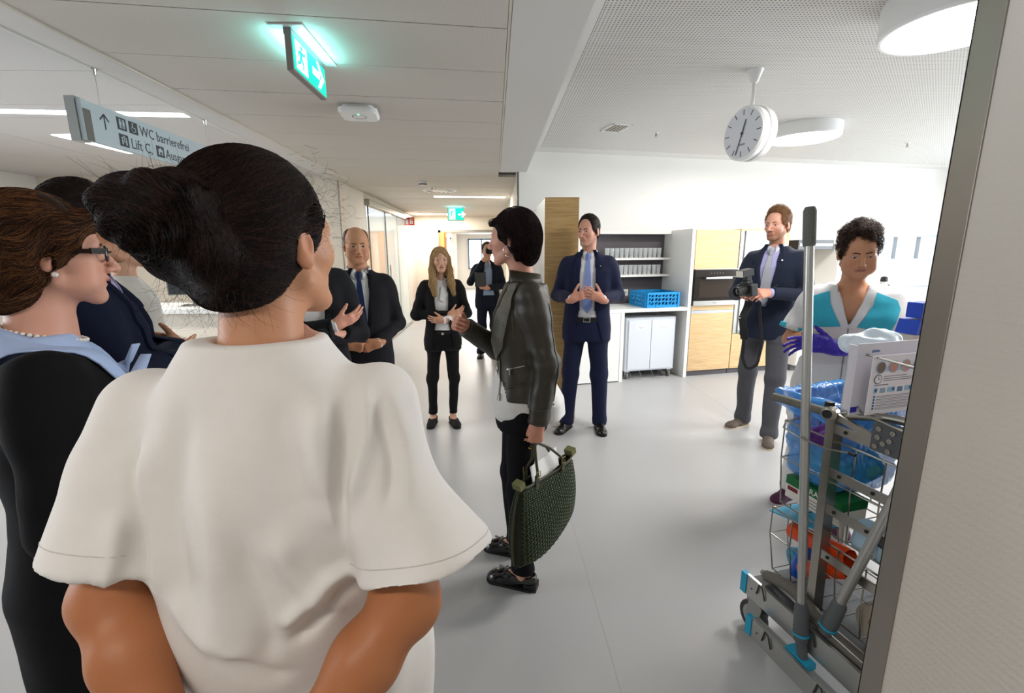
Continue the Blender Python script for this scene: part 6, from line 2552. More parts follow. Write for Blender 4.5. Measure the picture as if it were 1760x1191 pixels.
hh = bv.ray_cast(Vector((.085*s_, -1, 1.245*s_)), Vector((0, 1, 0)))[0]
MB().lathe([(.018, 0), (.019, .004), (.017, .008), (.006, .010)], hh+Vector((0, -.001, 0)), 20, (0, -1, 0)).build('badge', mat('red_badge', '#c4162a', rough=.3), tn, 'auto')
patch('lanyard', bv, [(.065*s_, 1.225*s_), (.12*s_, 1.215*s_)], [(.065*s_, 1.210*s_), (.12*s_, 1.200*s_)], 8, 3, mat('lanyard_grey', '#6f8a92', rough=.6), tn, .006, .004)
patch('pen', bv, [(.125*s_, 1.25*s_), (.12*s_, 1.185*s_)], [(.131*s_, 1.25*s_), (.126*s_, 1.185*s_)], 6, 3, mat('pen_blue', '#24357c', rough=.3), tn, .006, .004)
c.trousers(m_tunic, .95, (.098, .080, .075), .07, rows=FEM_ROWS, seed=26)
c.P['zR'] = .0
c.shoes(mat('purple_felt', '#4d2440', rough=.9, bump=.2, bscale=250), mat('pale_sole', '#b9aeb0', rough=.7), L=.25, w=.046)


def curls(fr):
    p, k, R = fr.p, fr.k, fr.R
    f0 = short_hair(fr, .02, .006, .176, -.044, .105, .06)

    def ops(A):
        f0(A)
        r = np.random.default_rng(5)
        for i in range(46):
            t = r.uniform(0, 6.28)
            e = r.uniform(.45, 1.5)
            v = np.array((math.cos(t)*math.cos(e)*.078, math.sin(t)*math.cos(e)*.094+.018, .155+math.sin(e)*.088))
            if v[1] < -.055 and v[2] < .2:
                continue
            A.u(ell(p(v), r.uniform(.012, .022)*k, R), .012)
    return ops


cap_hair(c.root, c.fr, lin('#2b1e19'), curls(c.fr), vox=.0036, n=2600, length=.05, rad_=.0009, steps=8, flow=lambda P, t: (np.tile(c.fr.R@np.array((.2, -.2, .5)), (len(P), 1))+.9*np.stack([np.sin(P[:, 1]*160+t*9), np.cos(P[:, 0]*170+t*8), np.sin(P[:, 2]*150+t*7)], 1)), off=lambda t: .001+.013*t, wob=.6, colt=(lin('#6b5142'), .3))
MB().lathe([(.003, 0), (.003, .003)], c.fr.p((-.079, .004, .078)), 8, (-1, 0, 0)).build('ear_stud', m_chrome, c.root)
# ---------------------------------------------------------------- nurse in the white top, seen from behind
m_scrub = m_cloth('white_cotton_top', '#e6e1dc', .85, 500, .18, 0)
n_ = Suit('person', 'dark-haired nurse in a white short-sleeved top seen from behind', (-.322, .660), rad(176), 1.665, dict(
    rows=FEM_ROWS, head=(-17, -4, 2), head_at=(-.012, -.020, 1.556), headk=1.03, skin=SKIN['tan'], face=dict(jaw=.95, brow=lin('#1c1412')), nb=(0, .03, 1.508), neck=.049, neck1=.056,
    shL=(.170, .035, 1.425), shR=(-.168, .020, 1.43), elL=(.205, .130, 1.170), wrL=(.055, .235, 1.00), elR=(-.218, .105, 1.150), wrR=(-.075, .235, .985)))
s_ = n_.s
o_ = n_.P['face']
A = Sdf()
head_ops(A, n_.fr, o_)
neck_ops(A, n_.fr, n_.nb, .049, .056)
A.u(ell(n_.nb+np.array((0, .0, -.050)), (.085, .050, .045)), .04)
V, F = A.grid(.003).mesh(waves(5, 4, 90, .0004))
parts = [(V, F, face_colors(V, n_.fr, np.array(SKIN['warm']), o_))]
for sd in 'LR':
    q = n_.side[sd]
    A = Sdf()
    A.u(cone(q['sh'], q['sh']+(q['el']-q['sh'])*.5, .050, .047), .03).u(cone(q['sh']+(q['el']-q['sh'])*.5, q['el'], .047, .039), .03)
    A.u(cone(q['el'], q['el']+(q['wr']-q['el'])*.35, .039, .040), .03).u(cone(q['el']+(q['wr']-q['el'])*.35, q['wr'], .040, .026), .03)
    A.u(ell(q['el']+nrm(q['el']-(q['sh']+q['wr'])/2)*.008, .032), .025)
    hand_ops(A, q['wr'], (-.9 if sd == 'L' else .9, .1, -.35), (0, -.2, 1), sd, (30, 40, 20), 5, .92)
    V, F = A.grid(.0045).mesh(waves(15, 4, 60, .0006))
    parts.append((V, F, np.array(lin('#b07048'))))
V, F, C_ = skin_mesh(parts)
mesh_obj('body', V, F, m_skin(), n_.root, True, C_)
eyes_brows(n_.root, n_.fr, o_)
# top
R_ = [(z+(.022 if z > 1.15 else 0), x, y, a, b) for z, x, y, a, b in [(.70, 0, .01, .215, .150), (.88, 0, .012, .205, .148), (1.02, 0, .014, .188, .134), (1.12, 0, .020, .178, .130), (1.24, 0, .020, .178, .136), (1.33, 0, .020, .180, .128), (1.385, 0, .026, .176, .112), (1.43, 0, .028, .158, .098), (1.47, 0, .032, .120, .082), (1.500, 0, .034, .094, .072), (1.512, 0, .034, .086, .068)]]
A = Sdf()
for sd in 'LR':
    q = n_.side[sd]
    m1 = q['sh']+(q['el']-q['sh'])*(.80 if sd == 'L' else .84)
    A.u(cone(q['sh']+np.array((0, 0, -.004)), q['sh']+(m1-q['sh'])*.45, .064, .070), .022)
    fl_ = np.array((-.036, .0, .012)) if sd == 'R' else np.array((.008, 0, 0))
    A.u(cone(q['sh']+(m1-q['sh'])*.45, m1+fl_, .070, .092 if sd == 'R' else .086), .016)
    cut_end(A, q['sh'], m1+fl_*.5, .14)
    d_ = nrm(m1-q['sh'])
    A.s(cone(m1-d_*.035+fl_*.7, m1+d_*.06+fl_, .054, .084 if sd == 'R' else .078), .006)
A.u(loft([(z*s_, x*s_, y*s_, a*s_+.006, b*s_+.006) for z, x, y, a, b in R_], 2.35), .022)
A.s(cone(n_.nb+np.array((0, -.014, .010)), n_.nb+np.array((0, -.016, .09)), .068*s_, .095*s_), .006)
w1_ = waves(61, 5, 13, .012, (1, .6, .55))
w2_ = waves(62, 6, 38, .0095, (1.0, .6, .45))
w3_ = waves(64, 5, 42, .0045, (1.0, 1, 1.2))
arm_l, arm_r = n_.side['L'], n_.side['R']


def top_folds(V, g):
    low = 1/(1+np.exp((V[:, 2]-1.22*s_)/.05))
    ar = gauss(V, arm_l['sh']+np.array((-.02, .02, -.13)), (.07, .12, .12))+gauss(V, arm_r['sh']+np.array((.02, .02, -.13)), (.07, .12, .12))
    r = w1_(V)*(.35+.75*low)+w2_(V)*(.3+.6*low)+w3_(V)*ar
    # pulled folds across the back: (x0, z0) -> (x1, z1), width, height
    for x0, z0, x1, z1, wd, hg in BACK_FOLDS:
        e = np.array((x1-x0, z1-z0))
        L = np.linalg.norm(e)
        e = e/L
        px, pz = V[:, 0]-x0, V[:, 2]-z0
        t = (px*e[0]+pz*e[1])/L
        dd_ = px*-e[1]+pz*e[0]+.010*np.sin(t*4+x0*40)
        env = np.exp(-(np.clip(np.abs(t-.5)-.28, 0, 9)/.16)**2)
        r = r+hg*np.exp(-(dd_/wd)**2)*env*(V[:, 1] > .03)
    return r


BACK_FOLDS = ((-.100, 1.36, -.140, 1.17, .016, .013), (-.122, 1.33, -.150, 1.17, .010, -.012), (-.070, 1.37, -.105, 1.20, .020, -.009), (-.150, 1.37, -.160, 1.22, .010, .010),
              (.055, 1.36, .052, 1.08, .018, -.010), (.095, 1.31, .100, 1.10, .016, .011), (.118, 1.30, .118, 1.12, .010, -.010), (.020, 1.28, .005, 1.00, .022, .009), (-.020, 1.20, -.030, 1.00, .014, -.009),
              (-.040, 1.07, -.150, 1.12, .012, .012), (-.050, 1.04, -.155, 1.085, .010, -.011), (-.065, 1.20, -.105, 1.05, .014, .009), (.075, 1.12, -.01, 1.02, .013, .008), (.04, 1.05, -.06, .98, .012, -.008),
              (.130, 1.22, .160, 1.12, .009, .008), (-.20, 1.36, -.215, 1.22, .012, .008), (-.185, 1.34, -.19, 1.22, .009, -.008))


f, V, F = fabric_mesh(A, .0042, top_folds)
tp_ = mesh_obj('top', V, F, m_scrub, n_.root, True)
bv = bvh_of((V, F))
# stitched hems of the sleeves and armhole seams
m_stitch = m_cloth('stitched_hem', '#cfc8c3', .85, 500, .18, 0)
for sd in 'LR':
    q = n_.side[sd]
    m1 = q['sh']+(q['el']-q['sh'])*(.80 if sd == 'L' else .84)
    d_ = nrm(m1-q['sh'])
    e1 = nrm(np.cross(d_, (0, 0, 1.0)))
    e2 = np.cross(d_, e1)
    for nm, back_, rr in (('hem_seam', .028, .19),):
        pts = []
        for i in range(48):
            t = 2*math.pi*i/48
            rd = e1*math.cos(t)+e2*math.sin(t)
            o = m1-d_*back_+rd*.2
            h = bv.ray_cast(Vector(o), Vector(-rd))
            if h[0] is not None and (h[0]-Vector(m1-d_*back_)).length < rr:
                pts.append(h[0]+Vector(rd)*.0003)
        pts = [p_ for p_ in pts if abs(p_.x) > .125]
        if len(pts) > 20:
            MB().tube(pts, .0008, 5, closed=False).build(nm, m_stitch, tp_, 'auto')
# white trousers below
n_.trousers(m_scrub, .95, (.095, .075, .065), .05, rows=FEM_ROWS, seed=36)
n_.shoes(mat('white_clog', '#dcdcdc', rough=.5), None)
patch('side_stripe', bvh_of(n_.tr_m), [(-.02, .90*s_), (-.02, .45*s_)], [(.02, .90*s_), (.02, .45*s_)], 18, 4, mat('blue_stripe', '#2c5aa8', rough=.7), n_.trousers_o, .002, .002, ang=-90)


def bun_ops(fr):
    p, k, R = fr.p, fr.k, fr.R

    def ops(A):
        A.u(ell(p((0, .022, .150)), np.array((.083, .104, .094))*k, R), .01)
        A.u(ell(p((0, .058, .115)), np.array((.074, .076, .080))*k, R), .03)
        A.u(ell(p((0, .070, .065)), np.array((.052, .045, .045))*k, R), .03)
        # knot
        A.u(ell(p((.004, .136, .155)), np.array((.056, .046, .043))*k, R), .018)
        A.u(ell(p((.040, .150, .165)), np.array((.034, .036, .036))*k, R), .02)
        A.u(ell(p((-.030, .122, .100)), np.array((.034, .030, .032))*k, R), .02)
        A.u(ell(p((.030, .122, .112)), np.array((.036, .034, .036))*k, R), .02)
        A.u(ell(p((.014, .160, .148)), np.array((.028, .024, .030))*k, R), .02)
        rb_ = np.random.default_rng(21)
        for _ in range(22):
            t_, e_ = rb_.uniform(0, 6.28), rb_.uniform(-1.1, 1.3)
            A.u(ell(p((.008+.056*math.cos(t_)*math.cos(e_), .140+.046*math.sin(t_)*math.cos(e_), .150+.044*math.sin(e_))), np.array((.020, .011, .012))*rb_.uniform(.7, 1.2)*k, R@eul(rb_.uniform(0, 180), rb_.uniform(-40, 40))), .008)
        for s in (-1, 1):
            A.u(cone(p((s*.076, -.020, .150)), p((s*.070, -.008, .118)), .012*k, .007*k), .012)
            A.s(ell(p((s*.088, .016, .100)), np.array((.020, .0185, .030))*k, R), .006)
        A.s(rbox(p((0, -.158, .045)), np.array((.2, .118, .128))*k, .03*k, R), .010)
        A.s(rbox(p((0, -.12, .0)), np.array((.2, .125, .075))*k, .01*k, R), .006)
        A.s(rbox(p((0, .0, -.06)), np.array((.2, .3, .085))*k, .01*k, R), .02)
    return ops


_bun = n_.fr.p((.005, .120, .125))


def bun_flow(P, t):
    d = _bun-P
    L = np.linalg.norm(d, axis=1, keepdims=True)
    tang = np.cross(d/np.maximum(L, 1e-6), n_.fr.R@np.array((0, 1.0, 0)))
    near = (L < .085)
    q = (P-n_.fr.o)@n_.fr.R/n_.fr.k
    inbun = (q[:, 1:2] > .115)
    return np.where(inbun, tang*1.0+.3*(n_.fr.R@np.array((.3, .2, .4))), d/np.maximum(L, 1e-6))


cap_hair(n_.root, n_.fr, lin('#120b0b'), bun_ops(n_.fr), vox=.0032, disp=waves(18, 6, 60, .0035), n=15000, length=.13, rad_=.00065, steps=10, flow=bun_flow, wob=.14, off=lambda t: .0008+.0022*t, colt=(lin('#33201a'), .30), name='hair')
# loose strands: fly-away hairs from the knot, the crown and the nape
r_ = np.random.default_rng(11)
lines = []
for i in range(760):
    m_ = i % 10
    if m_ < 6:        # frizz of the knot
        t_, e_ = r_.uniform(0, 6.28), r_.uniform(-.6, 1.3)
        dv_ = np.array((math.cos(t_)*math.cos(e_), math.sin(t_)*math.cos(e_), math.sin(e_)))
        st_ = n_.fr.p(np.array((.008, .142, .152))+dv_*np.array((.056, .044, .042)))
        d0 = n_.fr.R@(dv_*.6+r_.normal(0, .6, 3))
        ln, cv = r_.uniform(.02, .05), r_.normal(0, 1.5, 3)
    elif m_ < 8:      # wisps under the knot and at the nape
        st_ = n_.fr.p((r_.normal(.0, .045), r_.normal(.112, .012), r_.normal(.062, .012)))
        d0 = n_.fr.R@np.array((r_.normal(0, .5), r_.normal(.15, .3), -1))
        ln, cv = r_.uniform(.025, .065), r_.normal(0, .9, 3)
    else:             # temple and crown
        a = r_.uniform(-1.2, 1.2)
        st_ = n_.fr.p((-.080*math.cos(a*.5), -.03+r_.normal(0, .03), .16+r_.normal(0, .03)))
        d0 = n_.fr.R@np.array((-1, r_.normal(-.4, .5), r_.normal(.1, .5)))
        ln, cv = r_.uniform(.010, .030), r_.normal(0, 1.2, 3)
    p_, d_ = st_.copy(), nrm(d0)
    pts = []
    for k_ in range(9):
        pts.append(p_.copy())
        p_ = p_+d_*ln/8
        d_ = nrm(d_+cv*.25+np.array((0, 0, -.05)))
    lines.append(pts)
v, ff, cc = tubes(np.array(lines), r_.uniform(.00012, .00026, len(lines)), np.tile(np.array(lin('#1c1110')), (len(lines), 1)))
lo_ = mesh_obj('loose_strands', v, ff, m_hair(), n_.root, True, cc)
lo_['kind'] = 'stuff'

# ---------------------------------------------------------------- woman with glasses at the left
m_black_knit = m_cloth('black_knit', '#0d0c0e', .9, 300, .3, 0)
m_pale_blue = m_cloth('pale_blue_cotton', '#a9bce0', .75, 450, .12, 0)
h = Suit('person', 'brown-haired woman in profile with dark glasses, pearl necklace and pale blue collar', (-.945, .985), rad(133), 1.65, dict(
    rows=FEM_ROWS, head=(3, 1, 0), head_at=(0, -.028, 1.560), headk=1.03, skin=SKIN['pink'], nb=(0, .012, 1.475), neck=.050, neck1=.056, wx=1.1, wy=1.1,
    face=dict(jaw=.97, nose=1.05, fat=.004, brow=lin('#6a4a38'), browthick=.0026, lip=lin('#a8605a'), gaze=(0, 0)),
    elL=(.25, .03, 1.13), wrL=(.16, -.19, .98), elR=(-.25, .03, 1.13), wrR=(-.16, -.19, .98),
    handL=dict(d=(-.6, -.6, -.2), t=(0, -.2, 1), k=.92), handR=dict(d=(.6, -.6, -.2), t=(0, -.2, 1), k=.92)))
h.body(vox=.0028)
h.shirt(m_pale_blue, .93, -.008)
h.jacket(m_black_knit, .60, [(-.075, 1.55), (.075, 1.55), (.085, 1.42), (.035, 1.22), (.0, 1.12), (-.035, 1.22), (-.085, 1.42)], vox=.0065, folds=.003, grow=.010, ztop=1.445)
h.trousers(m_black_knit, .95, (.095, .07, .06), .05, rows=FEM_ROWS)
h.shoes(m_black_shoe, m_sole, L=.24)
# big open shirt collar: two wings lying on the cardigan
bvc = bvh_of(h.shirt_m, h.jacket_m)
for sg in (-1, 1):
    s_ = h.s
    V = []
    nu_, nv_ = 26, 8
    for i in range(nu_):
        t = i/(nu_-1)
        a = rad(180-146*t)
        r0 = .060+.006*t
        wd = .070+.015*t+.040*max(0, (t-.7)/.3)**1.5
        for k_ in range(nv_):
            u = k_/(nv_-1)
            r = r0+wd*u
            x = sg*r*math.sin(a)*(1-.10*t)
            y = .012-r*math.cos(math.pi-a)*-1
            y = .012-r*math.cos(a)-.01*t*u
            hit = bvc.ray_cast(Vector((x, y, 1.62)), Vector((0, 0, -1)))
            z = hit[0].z if hit[0] is not None else 1.30
            z = min(max(z, (1.465-.05*t-.14*u*t)*s_-.045*u), (1.50-.07*t)*s_)
            V.append((x, y, z+.017+.020*(1-u)**2*(1-.5*t)))
    V = np.array(V).reshape(nu_, nv_, 3)
    for _ in range(3):
        V[1:-1, :, 2] = .5*V[1:-1, :, 2]+.25*(V[2:, :, 2]+V[:-2, :, 2])
    V = V.reshape(-1, 3)
    F = [(i*nv_+k_, (i+1)*nv_+k_, (i+1)*nv_+k_+1, i*nv_+k_+1) for i in range(nu_-1) for k_ in range(nv_-1)]
    cw = mesh_obj('collar_wing', V, F, m_pale_blue, h.shirt_o, True)
    md = cw.modifiers.new('s', 'SOLIDIFY')
    md.thickness = .004


def wavy_bob(fr):
    p, k, R = fr.p, fr.k, fr.R

    def ops(A):
        A.u(ell(p((0, .026, .152)), np.array((.088, .108, .094))*k, R), .01)
        A.u(ell(p((0, .085, .095)), np.array((.084, .070, .092))*k, R), .03)
        A.u(ell(p((0, .070, .040)), np.array((.074, .055, .050))*k, R), .03)
        for s in (-1, 1):
            A.u(ell(p((s*.070, .045, .105)), np.array((.030, .055, .060))*k, R), .02)
            A.u(cone(p((s*.045, -.075, .190)), p((s*.078, -.020, .150)), .022*k, .022*k), .02)
            A.u(cone(p((s*.078, -.020, .152)), p((s*.085, .045, .120)), .022*k, .024*k), .02)
            A.s(ell(p((s*.094, .008, .086)), np.array((.024, .018, .030))*k, R), .006)
        A.s(rbox(p((0, -.165, .04)), np.array((.2, .115, .122))*k, .03*k, R), .012)
        A.s(rbox(p((0, -.12, .0)), np.array((.2, .130, .085))*k, .01*k, R), .008)
    return ops


cap_hair(h.root, h.fr, lin('#2b1a11'), wavy_bob(h.fr), vox=.0034, disp=lambda V, g: waves(28, 6, 55, .004, (1, 1, .6))(V), n=12000, length=.11, rad_=.0007, steps=9,
         flow=lambda P, t: np.tile(h.fr.R@np.array((0, 1.0, -.45)), (len(P), 1))+.45*np.stack([np.sin(P[:, 2]*90), np.sin(P[:, 0]*80), np.sin(P[:, 1]*95+P[:, 0]*60)], 1), wob=.15, off=lambda t: .001+.003*t, colt=(lin('#6b4526'), .35))
# glasses
m_frame = mat('tortoise_frame', '#17100c', rough=.2, spec=.6)
gl = empty('spectacles', (0, 0, 0), 0)
gl.parent = h.root
gl.name = 'spectacles'
Rh = Matrix(h.fr.R.tolist())


def hp(x, y, z):
    return Vector(h.fr.p((x, y, z)))


for sg in (-1, 1):
    ring = []
    for x, z in rounded_rect(.048, .032, .012, 4):
        ring.append(hp(sg*.033+x, -.098+abs(sg*.033+x)*.18, .1145+z))
    MB().tube(ring, .0024, 7, closed=True).build('rim', m_frame, gl, 'auto')
    mesh_obj('lens', np.array([tuple(q) for q in ring]), [tuple(range(len(ring)))], mat('spectacle_lens', '#ffffff', rough=.02, alpha=.10, spec=.6), gl)
    MB().bar(hp(sg*.059, -.087, .120), hp(sg*.079, -.060, .120), .004, .012, up=h.fr.R@np.array((0, 0, 1.0))).bar(hp(sg*.079, -.062, .120), hp(sg*.084, .010, .118), .0035, .009, up=h.fr.R@np.array((0, 0, 1.0))).bar(hp(sg*.084, .010, .118), hp(sg*.082, .032, .100), .0035, .006).build('temple', m_frame, gl)
MB().tube([hp(-.010, -.098, .118), hp(0, -.104, .120), hp(.010, -.098, .118)], .0022, 6).build('bridge', m_frame, gl, 'auto')
m_pearl = mat('pearl', '#e4ddd3', rough=.2, spec=.7, coat=.4)
for sg in (-1, 1):
    V, F = Sdf().u(ell(h.fr.p((sg*.084, .002, .070)), .0058), 0).grid(.0016, .006).mesh()
    mesh_obj('pearl_earring', V, F, m_pearl, h.root, True)
nk = empty('necklace', (0, 0, 0), 0)
nk.parent = h.root
pv, pf = Sdf().u(ell((0, 0, 0), .0046), 0).grid(.0015, .006).mesh()
pm = None
for i in range(40):
    a = 2*math.pi*i/40
    x, y, z = .058*math.sin(a), .004-.064*math.cos(a), 1.372+.020*math.cos(a)*-1
    if pm is None:
        po = mesh_obj('pearl', pv, pf, m_pearl, nk, True)
        pm = po.data
    else:
        po = bpy.data.objects.new('pearl', pm)
        COL.objects.link(po)
        po.parent = nk
    po.location = (x, y, z)

# ---------------------------------------------------------------- man in navy behind her, arms folded
k2 = Suit('person', 'man in a navy jacket with folded arms between the woman with glasses and the nurse', (-1.25, 1.47), rad(122), 1.745, dict(
    head=(4, 0, 0), skin=SKIN['warm'], face=dict(jaw=1.0, beard=(lin('#6d5346'), .3)), elL=(.25, -.06, 1.18), wrL=(-.0, -.245, 1.20), elR=(-.25, -.09, 1.20), wrR=(.10, -.19, 1.25),
    handL=None, handR=dict(d=(.9, .20, .0), t=(-.1, -.3, 1), curl=(30, 40, 25), spread=0)))
m_navy_j = m_cloth('navy_jacket', '#10172c', .85, 400, .2, 0)
k2.body(vox=.0045)
k2.shirt(m_cloth('striped_lilac', '#a79fc4', .75, 400, .1, 0))
k2.jacket(m_navy_j, .78, [(-.06, 1.55), (.06, 1.55), (.064, 1.42), (.05, 1.25), (.02, 1.1), (-.02, 1.1), (-.05, 1.25), (-.064, 1.42)])
collar('shirt_collar', k2.nb+np.array((0, -.006, .004)), .062, .046, mat('striped_lilac', '#a79fc4'), k2.root)
k2.lapels(m_navy_j)
k2.trousers(m_navy_j, 1.0)
k2.shoes(m_black_shoe, m_sole)
cap_hair(k2.root, k2.fr, lin('#1c1310'), short_hair(k2.fr, .018, .008, .184, -.046, .10), n=1500, length=.03, rad_=.0008, flow=lambda P, t: np.tile(k2.fr.R@np.array((.2, .5, -.4)), (len(P), 1)))

# ---------------------------------------------------------------- person in a white coat further left, mostly hidden
wc_ = Suit('person', 'person in a white coat behind the nurse\'s hair knot at the wing counter', (-2.02, 2.62), rad(120), 1.70, dict(
    head=(0, 0, 0), skin=SKIN['fair'], face=dict(), elL=(.24, .0, 1.14), wrL=(.12, -.22, 1.06), elR=(-.24, .0, 1.14), wrR=(-.12, -.22, 1.06),
    handL=dict(d=(-.5, -.8, 0), t=(0, 0, 1)), handR=dict(d=(.5, -.8, 0), t=(0, 0, 1))))
m_coat = m_cloth('white_coat', '#e3dfd8', .85, 400, .15, 0)
wc_.body(vox=.006)
wc_.shirt(m_white_shirt)
wc_.jacket(m_coat, .55, [(-.06, 1.55), (.06, 1.55), (.06, 1.42), (.02, 1.2), (-.02, 1.2), (-.06, 1.42)], vox=.008, folds=.006, extra=None)
wc_.trousers(m_coat, 1.0)
wc_.shoes(mat('white_clog', '#dcdcdc'), None)
cap_hair(wc_.root, wc_.fr, lin('#33251c'), short_hair(wc_.fr), n=400, length=.03)

# counter of the wing
cu = empty('reception_counter', (-3.9, 4.05, 0), 0, 'white counter with plain white top in the left wing', 'counter')
MB().box((0, .02, 0), (1.62, .50, 1.04)).build('body', m_cream, cu)
MB().box((-.03, -.03, 1.04), (1.66, .55, 1.085), .004).build('top', m_white, cu)
MB().box((0, .04, 0), (1.62, .06, .08)).build('plinth', m_anth, cu)
mo = empty('desk_monitor', (-2.75, 4.3, 1.085), rad(20), 'grey desk monitor on the wing counter', 'monitor')
MB().box((-.20, -.012, .10), (.20, .012, .36), .004).build('panel', m_grey_plastic, mo)
MB().box((-.19, -.0135, .11), (.19, -.012, .35)).build('screen', mat('dark_screen', '#2b3136'), mo)
MB().box((-.02, .0, .0), (.02, .02, .12)).box((-.10, -.06, 0), (.10, .08, .012)).build('stand', m_grey_plastic, mo)
# ================================================================== cleaning trolley
TO = np.array((1.03, 1.60, 0))
TU = np.array((.22, -.9755, 0))      # along the trolley, toward the camera
TV = np.array((.9755, .22, 0))       # across it
TRZ = math.atan2(TU[1], TU[0])


def T(u, v, z):
    q = TO+TU*u+TV*v
    return (float(q[0]), float(q[1]), float(z))


m_inox = mat('stainless', '#a8a39b', rough=.30, metal=1.0, var=.1, vscale=6)
m_wire = mat('steel_wire', '#9a978f', rough=.28, metal=1.0)
m_alu = mat('satin_aluminium', '#b9b9b6', rough=.35, metal=.9, var=.06, vscale=5)
m_teal = mat('teal_plastic', '#1f9cc0', rough=.45)
m_dgrey = mat('dark_grey_plastic', '#55585b', rough=.5)
m_grip = mat('knurled_grip', '#6e6b62', rough=.7, bump=.5, bscale=260, bdist=.003)

tr = empty('cleaning_trolley', T(0, 0, 0), 0, 'steel cleaning trolley with wire baskets beside the near wall', 'trolley')


def loc(p):
    return tuple(np.array(p)-np.array(tr.location))


def TL(u, v, z):
    return loc(T(u, v, z))


LEN = .78


def flat(mb, u0, z0, u1, z1, v, w, t=.006):
    """flat bar in the ladder plane"""
    mb.bar(TL(u0, v, z0), TL(u1, v, z1), t, w, up=(0, 0, 1) if abs(u1-u0) > abs(z1-z0) else tuple(TU))


# ladder frame
mb = MB()
mb.bar(TL(.235, .06, .24), TL(.215, .06, 1.0), .03, .042, up=tuple(TV))
mb.build('upright', m_inox, tr)
MB().bar(TL(.70, .06, .24), TL(.70, .06, 1.0), .03, .042, up=tuple(TV)).build('upright', m_inox, tr)
for z in (.955, .80, .67, .50):
    rg = MB().bar(TL(.22, .045, z), TL(.70, .045, z-.005), .005, .032).build('rung', m_inox, tr)
    for i in range(4):
        MB().lathe([(.006, 0), (.006, .003)], TL(.27+i*.11, .0425, z), 10, tuple(-TV)).build('hole', m_black_plastic, rg)
for v in (.06, .42):
    MB().tube([TL(.0, v, .24), TL(.72, v, .24)], .012, 8).build('base_tube', m_inox, tr)
MB().bar(TL(.02, .44, .24), TL(.02, .44, .92), .02, .03).build('rear_upright', m_inox, tr)
MB().bar(TL(.70, .44, .24), TL(.70, .44, .92), .02, .03).build('rear_upright', m_inox, tr)
MB().obox(TL(.47, .45, .60), (tuple(TU), tuple(TV), (0, 0, 1)), (.24, .006, .33)).build('shade_panel', mat('trolley_shade', '#2a2b2d', rough=.6), tr)  # added dark sheet, its colour stands in for shade inside the trolley
# push handle with knurled grip, clamp ring and curved bar
MB().tube([TL(.02, -.005, 1.005), TL(.20, .045, 1.0)], [.0145, .0145], 14).build('grip', m_grip, tr, 'auto')
cl = MB().lathe([(.020, -.018), (.024, -.015), (.024, .015), (.020, .018)], TL(.215, .035, 1.005), 20, tuple(-TV+TU*.4)).build('clamp_ring', m_inox, tr, 'auto')
MB().lathe([(.014, 0), (.014, .002)], TL(.222, .014, 1.005), 16, tuple(-TV+TU*.4)).build('bore', m_black_plastic, cl)
MB().box(np.array(TL(.205, .04, 1.028))-.010, np.array(TL(.205, .04, 1.028))+.012, .003).build('lock_knob', m_black_plastic, cl)
pts = [TL(.215+.42*t, .06+.02*t, .99+.055*math.sin(math.pi*min(1, t*.9))) for t in np.linspace(.05, 1, 16)]
MB().tube(pts, .0135, 14).build('handle_bar', m_inox, tr, 'auto')
mb = MB()
for t0, t1, z0, z1 in ((.22, .36, 1.0, .972), (.44, .60, .955, .925)):
    mb.bar(TL(t0, .045, z0), TL(t1, .045, z1), .012, .020)
mb.build('arm_bracket', m_inox, tr)
br = MB().obox(TL(.40, .04, .985), (tuple(TU), tuple(TV), (0, 0, 1)), (.042, .010, .045)).build('bolt_plate', m_dgrey, tr)
for i, (a, z) in enumerate(((-.022, .026), (.018, .026), (-.022, 0), (.012, .0), (-.005, -.014), (-.026, -.03), (.012, -.032))):
    MB().lathe([(.006, 0), (.0075, .001), (.0075, .004), (.003, .004), (.003, .002)], TL(.40+a, .030, .985+z), 10, tuple(-TV)).build('bolt', m_inox, br)
# leaflet clip frame
fr_pts = [(.30, 1.06), (.295, 1.21), (.305, 1.222), (.56, 1.205), (.57, 1.19), (.575, 1.03), (.56, 1.015), (.32, 1.04)]
MB().tube([TL(u, .03+.03*(z-1.0), z) for u, z in fr_pts], .0035, 8, closed=True).build('leaflet_frame', m_wire, tr, 'auto')
# mop hook
MB().tube([TL(.10, -.02, .935), TL(.125, -.055, .93), TL(.20, -.055, .918), TL(.27, -.02, .905), TL(.30, .03, .90)], .003, 8).build('pole_hook', m_wire, tr, 'auto')
MB().lathe([(.006, 0), (.006, .02)], TL(.30, .03, .90), 8, tuple(TU)).build('hook_cap', m_black_plastic, tr, 'auto')


